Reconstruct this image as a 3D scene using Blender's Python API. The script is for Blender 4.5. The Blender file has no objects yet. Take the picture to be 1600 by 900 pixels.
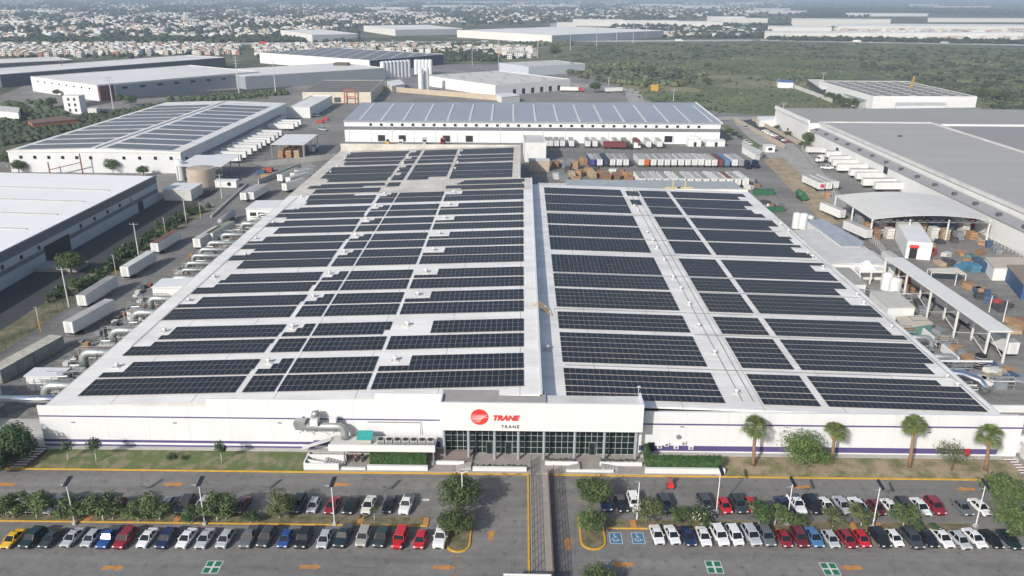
import bpy, bmesh, math, random
from mathutils import Vector, Matrix
R = math.radians
rnd = random.Random(7)
sc = bpy.context.scene
col = sc.collection
# ---------------------------------------------------------------- camera
F, H, HOR, XV, ROLL = 1250., 78., -10., 815., R(0.3)
pitch = math.atan((450 - HOR) / F)
yaw = math.atan((XV - 800) / math.hypot(F, 450 - HOR))
fw = Vector((-math.sin(yaw) * math.cos(pitch), math.cos(yaw) * math.cos(pitch), -math.sin(pitch)))
r0 = Vector((math.cos(yaw), math.sin(yaw), 0))
u0 = r0.cross(fw)
rt = r0 * math.cos(ROLL) + u0 * math.sin(ROLL)
up = -r0 * math.sin(ROLL) + u0 * math.cos(ROLL)
cd = bpy.data.cameras.new('camera')
cam = bpy.data.objects.new('camera', cd); col.objects.link(cam)
cam.matrix_world = Matrix(((rt.x, up.x, -fw.x, 0), (rt.y, up.y, -fw.y, 0), (rt.z, up.z, -fw.z, H), (0, 0, 0, 1)))
cd.sensor_width = 36; cd.lens = 36 * F / 1600; cd.clip_start = 1; cd.clip_end = 60000
sc.camera = cam
# ---------------------------------------------------------------- light
SUN_AZ, SUN_EL = R(34.9), R(30)          # shadows run to +Y +X: the sun stands behind the camera
w = bpy.data.worlds.new('World'); sc.world = w; w.use_nodes = True
nt = w.node_tree; bg = nt.nodes['Background']
sk = nt.nodes.new('ShaderNodeTexSky'); sk.sky_type = 'NISHITA'; sk.sun_disc = False
sk.sun_elevation = SUN_EL; sk.sun_rotation = SUN_AZ + math.pi
sk.dust_density = 2.0; sk.air_density = 1.0
nt.links.new(sk.outputs[0], bg.inputs[0]); bg.inputs[1].default_value = 0.105
sd = bpy.data.lights.new('sun', 'SUN'); so = bpy.data.objects.new('sun', sd); col.objects.link(so)
sd.energy = 3.4; sd.angle = R(0.6); sd.color = (1, 0.96, 0.90)
d = Vector((math.sin(SUN_AZ) * math.cos(SUN_EL), math.cos(SUN_AZ) * math.cos(SUN_EL), -math.sin(SUN_EL)))
so.rotation_euler = d.to_track_quat('-Z', 'Y').to_euler()
so.location = (-200, -200, 300)
sc.view_settings.view_transform = 'Standard'; sc.view_settings.look = 'None'
sc.view_settings.exposure = 0.43; sc.view_settings.gamma = 1; sc.view_settings.use_curve_mapping = False
sc.render.engine = 'CYCLES'
cy = sc.cycles
cy.use_denoising = True; cy.max_bounces = 6; cy.diffuse_bounces = 2; cy.glossy_bounces = 2
cy.transmission_bounces = 2; cy.transparent_max_bounces = 4; cy.volume_bounces = 0
cy.use_adaptive_sampling = True; cy.adaptive_threshold = 0.02

# ---------------------------------------------------------------- pixel of the photo -> point of the place
def ray(px, py):
    return fw * F + rt * (px - 800) - up * (py - 450)
def at(px, py, z=0.0):
    d = ray(px, py); t = (z - H) / d.z
    return Vector((d.x * t, d.y * t, z))
def atY(px, py, Y):
    d = ray(px, py); t = Y / d.y
    return Vector((d.x * t, Y, H + d.z * t))

# ---------------------------------------------------------------- materials
MATS = {}
def mat(name, c, rough=0.8, metal=0.0, var=0.12, scale=0.4, c2=None, lo=0.35, hi=0.65, bump=0.0, coat=0.0, fine=0.0, objrand=0.0, stretch=None):
    if name in MATS: return MATS[name]
    m = bpy.data.materials.new(name); m.use_nodes = True
    n = m.node_tree; L = n.links; b = n.nodes['Principled BSDF']
    b.inputs['Roughness'].default_value = rough; b.inputs['Metallic'].default_value = metal
    if coat: b.inputs['Coat Weight'].default_value = coat; b.inputs['Coat Roughness'].default_value = 0.08
    c = (*c, 1)
    g = n.nodes.new('ShaderNodeNewGeometry')
    vec = g.outputs['Position']
    if stretch:
        mp = n.nodes.new('ShaderNodeMapping'); mp.inputs['Scale'].default_value = stretch
        L.new(vec, mp.inputs['Vector']); vec = mp.outputs[0]
    no = n.nodes.new('ShaderNodeTexNoise'); no.inputs['Scale'].default_value = scale
    no.inputs['Detail'].default_value = 6; no.inputs['Roughness'].default_value = 0.62
    L.new(vec, no.inputs['Vector'])
    if c2 is None: c2 = tuple(x * (1 - 2 * var) for x in c[:3])
    cr = n.nodes.new('ShaderNodeValToRGB')
    cr.color_ramp.elements[0].position = lo; cr.color_ramp.elements[0].color = (*c2, 1)
    cr.color_ramp.elements[1].position = hi; cr.color_ramp.elements[1].color = c
    L.new(no.outputs['Fac'], cr.inputs[0])
    out = cr.outputs[0]
    if fine:
        n2 = n.nodes.new('ShaderNodeTexNoise'); n2.inputs['Scale'].default_value = scale * 14; n2.inputs['Detail'].default_value = 3
        L.new(g.outputs['Position'], n2.inputs['Vector'])
        mr = n.nodes.new('ShaderNodeMapRange'); mr.inputs['From Min'].default_value = .3; mr.inputs['From Max'].default_value = .7
        mr.inputs['To Min'].default_value = 1 - fine; mr.inputs['To Max'].default_value = 1 + fine
        L.new(n2.outputs['Fac'], mr.inputs['Value'])
        mx = n.nodes.new('ShaderNodeVectorMath'); mx.operation = 'SCALE'
        L.new(out, mx.inputs[0]); L.new(mr.outputs[0], mx.inputs['Scale']); out = mx.outputs[0]
    if objrand:
        oi = n.nodes.new('ShaderNodeObjectInfo')
        mr = n.nodes.new('ShaderNodeMapRange'); mr.inputs['To Min'].default_value = 1 - objrand; mr.inputs['To Max'].default_value = 1 + objrand
        L.new(oi.outputs['Random'], mr.inputs['Value'])
        mx = n.nodes.new('ShaderNodeVectorMath'); mx.operation = 'SCALE'
        L.new(out, mx.inputs[0]); L.new(mr.outputs[0], mx.inputs['Scale']); out = mx.outputs[0]
    L.new(out, b.inputs['Base Color'])
    if bump:
        bp = n.nodes.new('ShaderNodeBump'); bp.inputs['Strength'].default_value = bump; bp.inputs['Distance'].default_value = 0.1
        L.new(no.outputs['Fac'], bp.inputs['Height']); L.new(bp.outputs[0], b.inputs['Normal'])
    MATS[name] = m
    return m

def lined(name, c, line, axis, pitch_, width, rough=0.5, metal=0.0, dirt=0.1, pitch2=0, width2=0, space='Position', line2=None, pos2=None, dscale=0.05, rand=0.0, band=None, bands=(), stretch=None):
    """a surface ruled with thin lines every pitch_ metres along axis 0/1/2, optionally a second set; bands = [(lo, hi, colour)] painted on along z"""
    if name in MATS: return MATS[name]
    m = bpy.data.materials.new(name); m.use_nodes = True
    n = m.node_tree; L = n.links; b = n.nodes['Principled BSDF']
    b.inputs['Roughness'].default_value = rough; b.inputs['Metallic'].default_value = metal
    if space == 'Position':
        vec = n.nodes.new('ShaderNodeNewGeometry').outputs['Position']
    else:
        vec = n.nodes.new('ShaderNodeTexCoord').outputs['Object']
    sp = n.nodes.new('ShaderNodeSeparateXYZ'); L.new(vec, sp.inputs[0])
    def ma(op, a, bb=None, cc=None):
        k = n.nodes.new('ShaderNodeMath'); k.operation = op
        for i, v in enumerate((a, bb, cc)):
            if v is None: continue
            if isinstance(v, (int, float)): k.inputs[i].default_value = v
            else: L.new(v, k.inputs[i])
        return k.outputs[0]
    f1 = ma('LESS_THAN', ma('FRACT', ma('DIVIDE', sp.outputs[axis], pitch_)), width / pitch_)
    mask = f1
    no = n.nodes.new('ShaderNodeTexNoise'); no.inputs['Scale'].default_value = dscale; no.inputs['Detail'].default_value = 8
    no.inputs['Roughness'].default_value = .65
    nv = vec
    if stretch:
        mp = n.nodes.new('ShaderNodeMapping'); mp.inputs['Scale'].default_value = stretch; L.new(vec, mp.inputs['Vector']); nv = mp.outputs[0]
    L.new(nv, no.inputs['Vector'])
    cr = n.nodes.new('ShaderNodeValToRGB')
    cr.color_ramp.elements[0].position = .36; cr.color_ramp.elements[0].color = (*[x * (1 - dirt) for x in c], 1)
    cr.color_ramp.elements[1].position = .6; cr.color_ramp.elements[1].color = (*c, 1)
    L.new(no.outputs['Fac'], cr.inputs[0]); base = cr.outputs[0]
    if rand:   # each cell of the grid has its own tone
        cx = ma('FLOOR', ma('DIVIDE', sp.outputs[axis], pitch_)); 
        a2 = 1 if axis == 0 else 0
        cyy = ma('FLOOR', ma('DIVIDE', sp.outputs[a2], pitch2 or pitch_))
        cb = n.nodes.new('ShaderNodeCombineXYZ'); L.new(cx, cb.inputs[0]); L.new(cyy, cb.inputs[1])
        wn = n.nodes.new('ShaderNodeTexWhiteNoise'); L.new(cb.outputs[0], wn.inputs[0])
        mr = n.nodes.new('ShaderNodeMapRange'); mr.inputs['To Min'].default_value = 1 - rand; mr.inputs['To Max'].default_value = 1 + rand
        L.new(wn.outputs['Value'], mr.inputs['Value'])
        mx = n.nodes.new('ShaderNodeVectorMath'); mx.operation = 'SCALE'
        L.new(base, mx.inputs[0]); L.new(mr.outputs[0], mx.inputs['Scale']); base = mx.outputs[0]
    for lo_, hi_, bc in bands:
        bm_ = ma('MULTIPLY', ma('GREATER_THAN', sp.outputs[2], lo_), ma('LESS_THAN', sp.outputs[2], hi_))
        q = n.nodes.new('ShaderNodeMix'); q.data_type = 'RGBA'; L.new(bm_, q.inputs['Factor'])
        L.new(base, q.inputs['A']); q.inputs['B'].default_value = (*bc, 1); base = q.outputs['Result']
    q = n.nodes.new('ShaderNodeMix'); q.data_type = 'RGBA'; L.new(mask, q.inputs['Factor'])
    L.new(base, q.inputs['A']); q.inputs['B'].default_value = (*line, 1); base = q.outputs['Result']
    if pitch2:
        a2 = 1 if axis == 0 else 0
        f2 = ma('LESS_THAN', ma('FRACT', ma('DIVIDE', sp.outputs[a2], pitch2)), width2 / pitch2)
        q = n.nodes.new('ShaderNodeMix'); q.data_type = 'RGBA'; L.new(f2, q.inputs['Factor'])
        L.new(base, q.inputs['A']); q.inputs['B'].default_value = (*(line2 or line), 1); base = q.outputs['Result']
    L.new(base, b.inputs['Base Color'])
    if name.startswith('solar_modules'): b.inputs['Specular IOR Level'].default_value = .35
    MATS[name] = m
    return m

WHITE = mat('white_paint', (.72, .72, .70), .55, var=.06, scale=.25, fine=.03)
WHITE2 = mat('clean_white_paint', (.68, .68, .67), .5, var=.02, scale=.3)
OFFW = mat('off_white_paint', (.60, .59, .56), .7, var=.10, scale=.15, fine=.05)
CREAM = mat('cream_wall', (.62, .56, .46), .8, var=.08, scale=.1)
CONC = mat('concrete', (.36, .345, .32), .9, var=.14, scale=.15, fine=.08)
CONC_L = mat('pale_concrete', (.47, .455, .42), .9, var=.12, scale=.12, fine=.08)
ASPH = mat('asphalt', (.198, .190, .178), .9, var=.10, scale=.045, fine=.10, bump=.15)
def stained(m):
    """oil spots, patched squares and fine cracks that belong to the paving"""
    n = m.node_tree; L = n.links; b = n.nodes['Principled BSDF']; src = b.inputs['Base Color'].links[0].from_socket
    g = n.nodes.new('ShaderNodeNewGeometry')
    def ramp(sock, p0, v0, p1, v1):
        k = n.nodes.new('ShaderNodeMapRange'); k.inputs['From Min'].default_value = p0; k.inputs['From Max'].default_value = p1; k.inputs['To Min'].default_value = v0; k.inputs['To Max'].default_value = v1; L.new(sock, k.inputs['Value']); return k.outputs[0]
    f = []
    k = n.nodes.new('ShaderNodeTexNoise'); k.inputs['Scale'].default_value = .75; k.inputs['Detail'].default_value = 3; L.new(g.outputs['Position'], k.inputs['Vector']); f.append(ramp(k.outputs['Fac'], .58, 1.0, .72, .68))
    mp = n.nodes.new('ShaderNodeMapping'); mp.inputs['Scale'].default_value = (.02, .55, 1); L.new(g.outputs['Position'], mp.inputs['Vector'])
    k = n.nodes.new('ShaderNodeTexNoise'); k.inputs['Scale'].default_value = 1; k.inputs['Detail'].default_value = 4; L.new(mp.outputs[0], k.inputs['Vector']); f.append(ramp(k.outputs['Fac'], .35, .86, .68, 1.12))
    k = n.nodes.new('ShaderNodeTexVoronoi'); k.feature = 'DISTANCE_TO_EDGE'; k.inputs['Scale'].default_value = .11; L.new(g.outputs['Position'], k.inputs['Vector']); f.append(ramp(k.outputs['Distance'], .003, .84, .010, 1.0))
    k = n.nodes.new('ShaderNodeTexVoronoi'); k.distance = 'CHEBYCHEV'; k.inputs['Scale'].default_value = .055; L.new(g.outputs['Position'], k.inputs['Vector'])
    s = n.nodes.new('ShaderNodeSeparateColor'); L.new(k.outputs['Color'], s.inputs[0]); f.append(ramp(s.outputs[0], 0, .92, 1, 1.06))
    for q in f:
        mx = n.nodes.new('ShaderNodeVectorMath'); mx.operation = 'SCALE'; L.new(src, mx.inputs[0]); L.new(q, mx.inputs['Scale']); src = mx.outputs[0]
    L.new(src, b.inputs['Base Color'])
stained(ASPH)
ASPH_Y = mat('yard_asphalt', (.25, .238, .218), .9, var=.18, scale=.035, fine=.12)
stained(ASPH_Y)
ASPH_D = mat('dark_asphalt', (.05, .052, .055), .9, var=.16, scale=.06, fine=.1)
YELLOW = mat('yellow_kerb_paint', (.62, .36, .03), .7, var=.10, scale=.8, fine=.08)
ORANGE = mat('worn_orange_paint', (.50, .22, .05), .8, c2=(.24, .15, .08), scale=.9, lo=.3, hi=.55)
FADED = mat('faded_line_paint', (.30, .19, .08), .85, c2=(.13, .12, .11), scale=1.2, lo=.35, hi=.7)
WPAINT = mat('white_road_paint', (.62, .62, .60), .8, var=.1, scale=1.5)
GPAINT = mat('green_road_paint', (.015, .16, .075), .7, var=.1, scale=1)
BPAINT = mat('blue_road_paint', (.06, .19, .32), .7, var=.14, scale=1)
PURPLE = mat('purple_paint', (.085, .065, .19), .6, var=.05)
GREY = mat('grey_metal', (.30, .31, .32), .5, .3, var=.08)
DGREY = mat('dark_grey_paint', (.085, .09, .10), .6, var=.1)
MGREY = mat('mid_grey_paint', (.19, .20, .21), .6, var=.06)
BLACK = mat('black_plastic', (.012, .012, .014), .6, var=0)
RUBBER = mat('tyre_rubber', (.015, .015, .015), .9, var=0)
STEEL = mat('galvanised_duct', (.40, .43, .42), .5, .6, var=.12, scale=.7)
SHINY = mat('polished_duct', (.70, .72, .76), .16, .95, var=.03)
RUST = mat('rusty_steel', (.25, .10, .045), .9, var=.25, scale=1)
WOOD = mat('pallet_wood', (.42, .24, .10), .9, c2=(.26, .13, .05), scale=1.3)
GLASS_D = mat('dark_glass', (.012, .020, .022), .08, 0, var=0)
GLASS_C = mat('car_glass', (.010, .013, .016), .06, 0, var=0)
GLASS_E = mat('entrance_glass', (.004, .012, .012), .07, 0, c2=(.012, .026, .026), scale=.5)
BARK = mat('bark', (.17, .12, .08), .95, var=.2, scale=3)
LIME = mat('lime_washed_trunk', (.6, .58, .54), .9, var=.1)
LED = mat('lamp_lens', (.85, .85, .8), .3, 0, var=0)
LEAF = mat('tree_leaves', (.105, .150, .042), .75, c2=(.030, .055, .016), scale=.9, lo=.35, hi=.65, objrand=.22)
LEAF_D = mat('dark_tree_leaves', (.055, .100, .028), .75, c2=(.020, .042, .012), scale=.8, lo=.35, hi=.65, objrand=.15)
LEAF_O = mat('olive_tree_leaves', (.13, .150, .050), .8, c2=(.050, .065, .024), scale=.9, objrand=.2)
LEAF_F = mat('far_tree_leaves', (.066, .088, .036), .9, c2=(.026, .040, .018), scale=.12, objrand=.3)
HEDGE = mat('hedge_leaves', (.060, .125, .028), .8, c2=(.020, .050, .012), scale=1.4)
PALM = mat('palm_fronds', (.16, .21, .05), .7, c2=(.06, .085, .02), scale=1.5)
PALM_DRY = mat('dry_palm_skirt', (.30, .20, .09), .9, var=.2, scale=2)
ROOF_W = lined('white_ribbed_roof', (.84, .82, .775), (.62, .555, .53), 1, .76, .10, .45, .0, .20, dscale=.2, stretch=(.35, 1, 1), pitch2=14.6, width2=.16, line2=(.40, .39, .37))
ROOF_WR = lined('white_ribbed_low_roof', (.82, .80, .75), (.60, .54, .51), 1, .76, .10, .45, .0, .24, dscale=.2, stretch=(.35, 1, 1), pitch2=14.6, width2=.16, line2=(.42, .40, .37))
ROOF_G = mat('old_gravel_roof', (.60, .565, .51), .9, c2=(.44, .41, .365), scale=.12, fine=.08)
ROOF_GREY = mat('grey_membrane_roof', (.37, .36, .345), .85, c2=(.33, .32, .305), scale=.02, stretch=(1, 6, 1))
ROOF_DG = mat('dark_grey_roof', (.16, .15, .14), .8, var=.08, scale=.05)
ROOF_BLUE = lined('blue_grey_metal_roof', (.31, .335, .365), (.27, .29, .32), 0, 1.5, .2, .5, 0, .10, dscale=.03)
ROOF_LW = lined('bright_white_roof', (.88, .87, .84), (.72, .67, .64), 1, 1.0, .1, .5, 0, .06)
PV_L = lined('solar_modules', (.012, .012, .017), (.24, .24, .24), 0, 1.15, .066, .45, .0, .2, pitch2=2.247, width2=.066, space='Object', rand=.28, dscale=.3)
PV_R = lined('solar_modules_spaced', (.013, .013, .017), (.21, .21, .215), 0, 1.15, .075, .45, .0, .2, space='Object', rand=.3, dscale=.3)
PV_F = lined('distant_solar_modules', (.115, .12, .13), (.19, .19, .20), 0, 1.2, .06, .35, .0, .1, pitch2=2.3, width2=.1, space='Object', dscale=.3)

# ---------------------------------------------------------------- mesh builder
BASE = {}
class MB:
    def __init__(s): s.v = []; s.f = []; s.m = []
    def add(s, vs, fs, mi=0):
        n = len(s.v); s.v.extend([tuple(v) for v in vs]); s.f.extend([tuple(i + n for i in f) for f in fs]); s.m.extend([mi] * len(fs)); return s
    def box(s, x0, x1, y0, y1, z0, z1, mi=0):
        return s.add([(x0, y0, z0), (x1, y0, z0), (x1, y1, z0), (x0, y1, z0), (x0, y0, z1), (x1, y0, z1), (x1, y1, z1), (x0, y1, z1)],
                     [(0, 3, 2, 1), (4, 5, 6, 7), (0, 1, 5, 4), (1, 2, 6, 5), (2, 3, 7, 6), (3, 0, 4, 7)], mi)
    def prism(s, poly, z0, z1, mi=0, mt=None):
        n = len(poly)
        z0s = z0 if isinstance(z0, (list, tuple)) else [z0] * n
        z1s = z1 if isinstance(z1, (list, tuple)) else [z1] * n
        a = sum(poly[i][0] * poly[(i + 1) % n][1] - poly[(i + 1) % n][0] * poly[i][1] for i in range(n))
        if a < 0: poly = list(poly)[::-1]; z0s = list(z0s)[::-1]; z1s = list(z1s)[::-1]
        vs = [(p[0], p[1], z) for p, z in zip(poly, z0s)] + [(p[0], p[1], z) for p, z in zip(poly, z1s)]
        s.add(vs, [tuple(range(n))[::-1]] + [(i, (i + 1) % n, n + (i + 1) % n, n + i) for i in range(n)], mi)
        s.f.append(tuple(len(s.v) - n + i for i in range(n))); s.m.append(mi if mt is None else mt); return s
    def bar(s, p, q, w_, h_=None, mi=0):
        p = Vector(p); q = Vector(q); d = (q - p).normalized(); h_ = h_ or w_
        a = d.cross(Vector((0, 0, 1))); a = Vector((1, 0, 0)) if a.length < 1e-3 else a.normalized(); b = a.cross(d)
        a *= w_ / 2; b *= h_ / 2
        vs = [c + i * a + j * b for c in (p, q) for i, j in ((-1, -1), (1, -1), (1, 1), (-1, 1))]
        return s.add(vs, [(0, 1, 2, 3), (7, 6, 5, 4), (0, 4, 5, 1), (1, 5, 6, 2), (2, 6, 7, 3), (3, 7, 4, 0)], mi)
    def tube(s, path, rs, n=8, mi=0, caps=True):
        path = [Vector(p) for p in path]
        if isinstance(rs, (int, float)): rs = [rs] * len(path)
        st = len(s.v); prev = None
        for i, p in enumerate(path):
            t = (path[min(i + 1, len(path) - 1)] - path[max(i - 1, 0)]).normalized()
            if prev is None:
                a = t.cross(Vector((0, 0, 1))); a = t.cross(Vector((0, 1, 0))) if a.length < 1e-3 else a
            else: a = prev - t * prev.dot(t)
            a.normalize(); prev = a; b = t.cross(a)
            for k in range(n):
                an = 2 * math.pi * k / n
                s.v.append(tuple(p + (a * math.cos(an) + b * math.sin(an)) * rs[i]))
        for i in range(len(path) - 1):
            for k in range(n):
                s.f.append((st + i * n + k, st + i * n + (k + 1) % n, st + (i + 1) * n + (k + 1) % n, st + (i + 1) * n + k)); s.m.append(mi)
        if caps:
            s.f.append(tuple(st + k for k in range(n))[::-1]); s.m.append(mi)
            s.f.append(tuple(st + (len(path) - 1) * n + k for k in range(n))); s.m.append(mi)
        return s
    def loft(s, rings, mi=0, caps=True):
        st = len(s.v); n = len(rings[0])
        for r in rings: s.v.extend([tuple(p) for p in r])
        for i in range(len(rings) - 1):
            for k in range(n):
                s.f.append((st + i * n + k, st + i * n + (k + 1) % n, st + (i + 1) * n + (k + 1) % n, st + (i + 1) * n + k)); s.m.append(mi)
        if caps:
            s.f.append(tuple(st + k for k in range(n))[::-1]); s.m.append(mi)
            s.f.append(tuple(st + (len(rings) - 1) * n + k for k in range(n))); s.m.append(mi)
        return s
    def move(s, d, rz=0.0, sx=1.0):
        c, q = math.cos(rz), math.sin(rz)
        s.v = [(x * c * sx - y * q + d[0], x * q * sx + y * c + d[1], z + d[2]) for x, y, z in s.v]; return s
    def build(s, name, mats, parent=None, smooth=False, label=None, origin=None):
        me = bpy.data.meshes.new(name)
        b0 = BASE.get(parent.name, Vector((0, 0, 0))) if parent else Vector((0, 0, 0))
        if origin is None:
            if parent: origin = b0
            else:
                n = max(1, len(s.v)); origin = Vector((sum(v[0] for v in s.v) / n, sum(v[1] for v in s.v) / n, min(v[2] for v in s.v)))
        o3 = Vector(origin)
        me.from_pydata([(v[0] - o3.x, v[1] - o3.y, v[2] - o3.z) for v in s.v], [], s.f)
        if not isinstance(mats, (list, tuple)): mats = [mats]
        for m_ in mats: me.materials.append(m_)
        if len(mats) > 1: me.polygons.foreach_set('material_index', s.m)
        if smooth: me.polygons.foreach_set('use_smooth', [True] * len(s.f))
        me.update()
        o = bpy.data.objects.new(name, me); col.objects.link(o)
        o.parent = parent; o.location = o3 - b0
        BASE[o.name] = o3
        if label: o['label'] = label
        return o
def tag(o, label, cat, group=None, kind=None):
    if label: o['label'] = label
    if cat: o['category'] = cat
    if group: o['group'] = group
    if kind: o['kind'] = kind
    return o
def thing(name, label, cat, loc=(0, 0, 0), group=None):
    o = bpy.data.objects.new(name, None); col.objects.link(o); o.location = loc; o.empty_display_size = .5
    BASE[o.name] = Vector(loc)
    return tag(o, label, cat, group)
def struct(o): o['kind'] = 'structure'; return o
KIDS = {}
def dup(root, loc, rz=0.0, label=None, group=None, sc_=1.0, mats=None):
    """a copy of a thing with copies of its parts and sub-parts; mats = {part name: material}"""
    c = root.copy(); col.objects.link(c); c.location = loc; c.rotation_euler = (0, 0, rz); c.scale = (sc_, sc_, sc_)
    def sub(a, b):
        for ch in a.children:
            k = ch.copy(); col.objects.link(k); k.parent = b
            nm = ch.name.split('.')[0]
            if mats and nm in mats:
                k.material_slots[0].link = 'OBJECT'; k.material_slots[0].material = mats[nm]
            sub(ch, k)
    sub(root, c)
    if label: c['label'] = label
    if group: c['group'] = group
    return c
def drop(root):
    for ch in list(root.children): drop(ch)
    bpy.data.objects.remove(root)
ORD = 'first second third fourth fifth sixth seventh eighth ninth tenth eleventh twelfth thirteenth fourteenth fifteenth sixteenth seventeenth eighteenth nineteenth twentieth twenty-first twenty-second twenty-third twenty-fourth twenty-fifth twenty-sixth twenty-seventh twenty-eighth twenty-ninth thirtieth thirty-first thirty-second'.split()
def sheet(name, pts, z, m):
    mb = MB(); mb.prism([(p[0], p[1]) for p in pts], z - .03, z)
    return struct(mb.build(name, m))
def psheet(name, pix, z, m): return sheet(name, [at(*p) for p in pix], z, m)
# ================================================================ the ground, roads, yards
def ground_mat():
    m = bpy.data.materials.new('open_land'); m.use_nodes = True
    n = m.node_tree; L = n.links; b = n.nodes['Principled BSDF']; b.inputs['Roughness'].default_value = .95
    g = n.nodes.new('ShaderNodeNewGeometry')
    def noise(s, det=8):
        k = n.nodes.new('ShaderNodeTexNoise'); k.inputs['Scale'].default_value = s; k.inputs['Detail'].default_value = det
        k.inputs['Roughness'].default_value = .65; L.new(g.outputs['Position'], k.inputs['Vector']); return k.outputs['Fac']
    r = n.nodes.new('ShaderNodeValToRGB'); e = r.color_ramp.elements
    e[0].position = .38; e[0].color = (.045, .060, .030, 1); e[1].position = .66; e[1].color = (.21, .19, .14, 1)
    k = e.new(.52); k.color = (.085, .098, .050, 1)
    L.new(noise(.006), r.inputs[0])
    r2 = n.nodes.new('ShaderNodeValToRGB'); e = r2.color_ramp.elements
    e[0].position = .35; e[0].color = (.55, .6, .5, 1); e[1].position = .7; e[1].color = (1.25, 1.2, 1.15, 1)
    L.new(noise(.09), r2.inputs[0])
    mx = n.nodes.new('ShaderNodeMix'); mx.data_type = 'RGBA'; mx.blend_type = 'MULTIPLY'; mx.inputs['Factor'].default_value = 1
    L.new(r.outputs[0], mx.inputs['A']); L.new(r2.outputs[0], mx.inputs['B']); L.new(mx.outputs['Result'], b.inputs['Base Color'])
    return m
sheet('terrain', [(-16000, -1500), (16000, -1500), (16000, 17000), (-16000, 17000)], -.25, ground_mat())
GRASS = mat('meadow_grass', (.135, .15, .065), .95, c2=(.075, .105, .035), scale=.02, fine=.3, lo=.38, hi=.62)
GRASS_N = mat('watered_grass', (.085, .115, .035), .95, c2=(.19, .165, .105), scale=.45, lo=.40, hi=.56, fine=.3)
DRY = mat('dry_grass_bank', (.27, .215, .14), .95, c2=(.12, .125, .05), scale=.35, lo=.38, hi=.58, fine=.18)
SCRUBG = mat('scrub_ground', (.14, .15, .07), .95, c2=(.07, .085, .04), scale=.02, fine=.3)
DIRT = mat('bare_earth', (.30, .25, .18), .95, var=.2, scale=.05, fine=.15)
SOIL = mat('median_soil', (.20, .155, .10), .95, c2=(.09, .10, .04), scale=.8, lo=.4, hi=.6, fine=.15)
PAVER = mat('concrete_pavers', (.32, .295, .265), .9, var=.08, scale=.6)
# far open land
psheet('scrub_ground', [(560, 82), (905, 74), (1210, 64), (1900, 78), (1900, 190), (1560, 178), (1330, 108), (1215, 112), (1000, 105), (870, 118), (700, 96)], -.12, SCRUBG)
psheet('meadow', [(862, 118), (1000, 104), (1215, 112), (1345, 112), (1300, 160), (1345, 178), (1130, 182), (1090, 160), (1010, 158), (880, 162), (855, 150)], -.10, GRASS)
psheet('meadow', [(800, 160), (862, 137), (925, 137), (985, 143), (1010, 162), (900, 166)], -.06, GRASS)
MEAD2 = mat('dry_meadow', (.22, .20, .11), .95, c2=(.10, .125, .05), scale=.012, fine=.25, lo=.42, hi=.6)
psheet('meadow', [(1000, 104), (1100, 97), (1250, 90), (1345, 94), (1300, 110), (1215, 116), (1090, 118)], -.09, GRASS)
psheet('dry_meadow', [(1010, 117), (1060, 119), (1150, 117), (1240, 124), (1275, 135), (1180, 140), (1100, 133), (1030, 126)], -.07, MEAD2)
psheet('dry_meadow', [(925, 128), (985, 138), (1010, 150), (1100, 142), (1060, 132), (960, 124)], -.08, MEAD2)
psheet('bare_earth', [(930, 150), (985, 148), (1000, 156), (960, 160)], -.05, MEAD2)
psheet('dirt_path', [(985, 110), (1060, 116), (1060, 119), (985, 113)], -.07, DIRT)
# industrial aprons
psheet('yard', [(-160, 250), (-40, 165), (60, 125), (340, 112), (560, 112), (600, 100), (870, 100), (960, 128), (1020, 160), (1130, 176), (1230, 182), (1300, 230), (1700, 420), (1700, 480), (900, 460), (-160, 460)], -.02, ASPH_Y)
sheet('yard', [(-200, 116.5), (-86, 116.5), (-86, 200), (-200, 200)], -.015, ASPH_Y)
sheet('yard', [(84, 118), (300, 118), (300, 300), (84, 300)], -.015, ASPH_Y)
psheet('scrub_ground', [(-60, 215), (0, 205), (120, 186), (215, 168), (262, 160), (300, 160), (230, 180), (200, 235), (60, 235), (-60, 250)], 0.03, SCRUBG)
psheet('scrub_ground', [(255, 158), (420, 148), (420, 155), (300, 161)], 0.03, SCRUBG)
psheet('road', [(-120, 206), (0, 190), (75, 179), (200, 155), (420, 143), (475, 131), (470, 127), (420, 137), (200, 149), (0, 181), (-120, 196)], 0.02, ASPH_D)
sheet('yard', [(-144, 130), (-127, 130), (-127, 345), (-144, 345)], .01, ASPH_D)
sheet('road', [(-119, 118), (-84, 118), (-84, 400), (-119, 345)], .01, ASPH)
sheet('verge', [(-127, 125), (-119, 125), (-119, 300), (-127, 300)], .03, mat('verge_earth', (.20, .17, .11), .95, c2=(.07, .085, .03), scale=.15, lo=.4, hi=.6, fine=.2))
sheet('road', [(-100, 372), (130, 372), (134, 446), (-110, 446)], .012, ASPH)
psheet('road', [(1008, 160), (1000, 143), (985, 138), (925, 133), (880, 128), (868, 132), (930, 138), (975, 144), (985, 165)], .02, CONC)
psheet('road', [(1120, 182), (1700, 186), (1700, 190), (1120, 187)], .03, CONC)
psheet('road', [(-300, 70), (0, 68.5), (400, 66.5), (800, 64), (1200, 61.5), (1600, 69), (2000, 76), (2000, 79), (1600, 71.5), (1200, 64), (800, 66.5), (400, 69.5), (0, 71.5), (-300, 73)], .05, mat('far_concrete_road', (.42, .41, .38), .9, var=.05))
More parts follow.
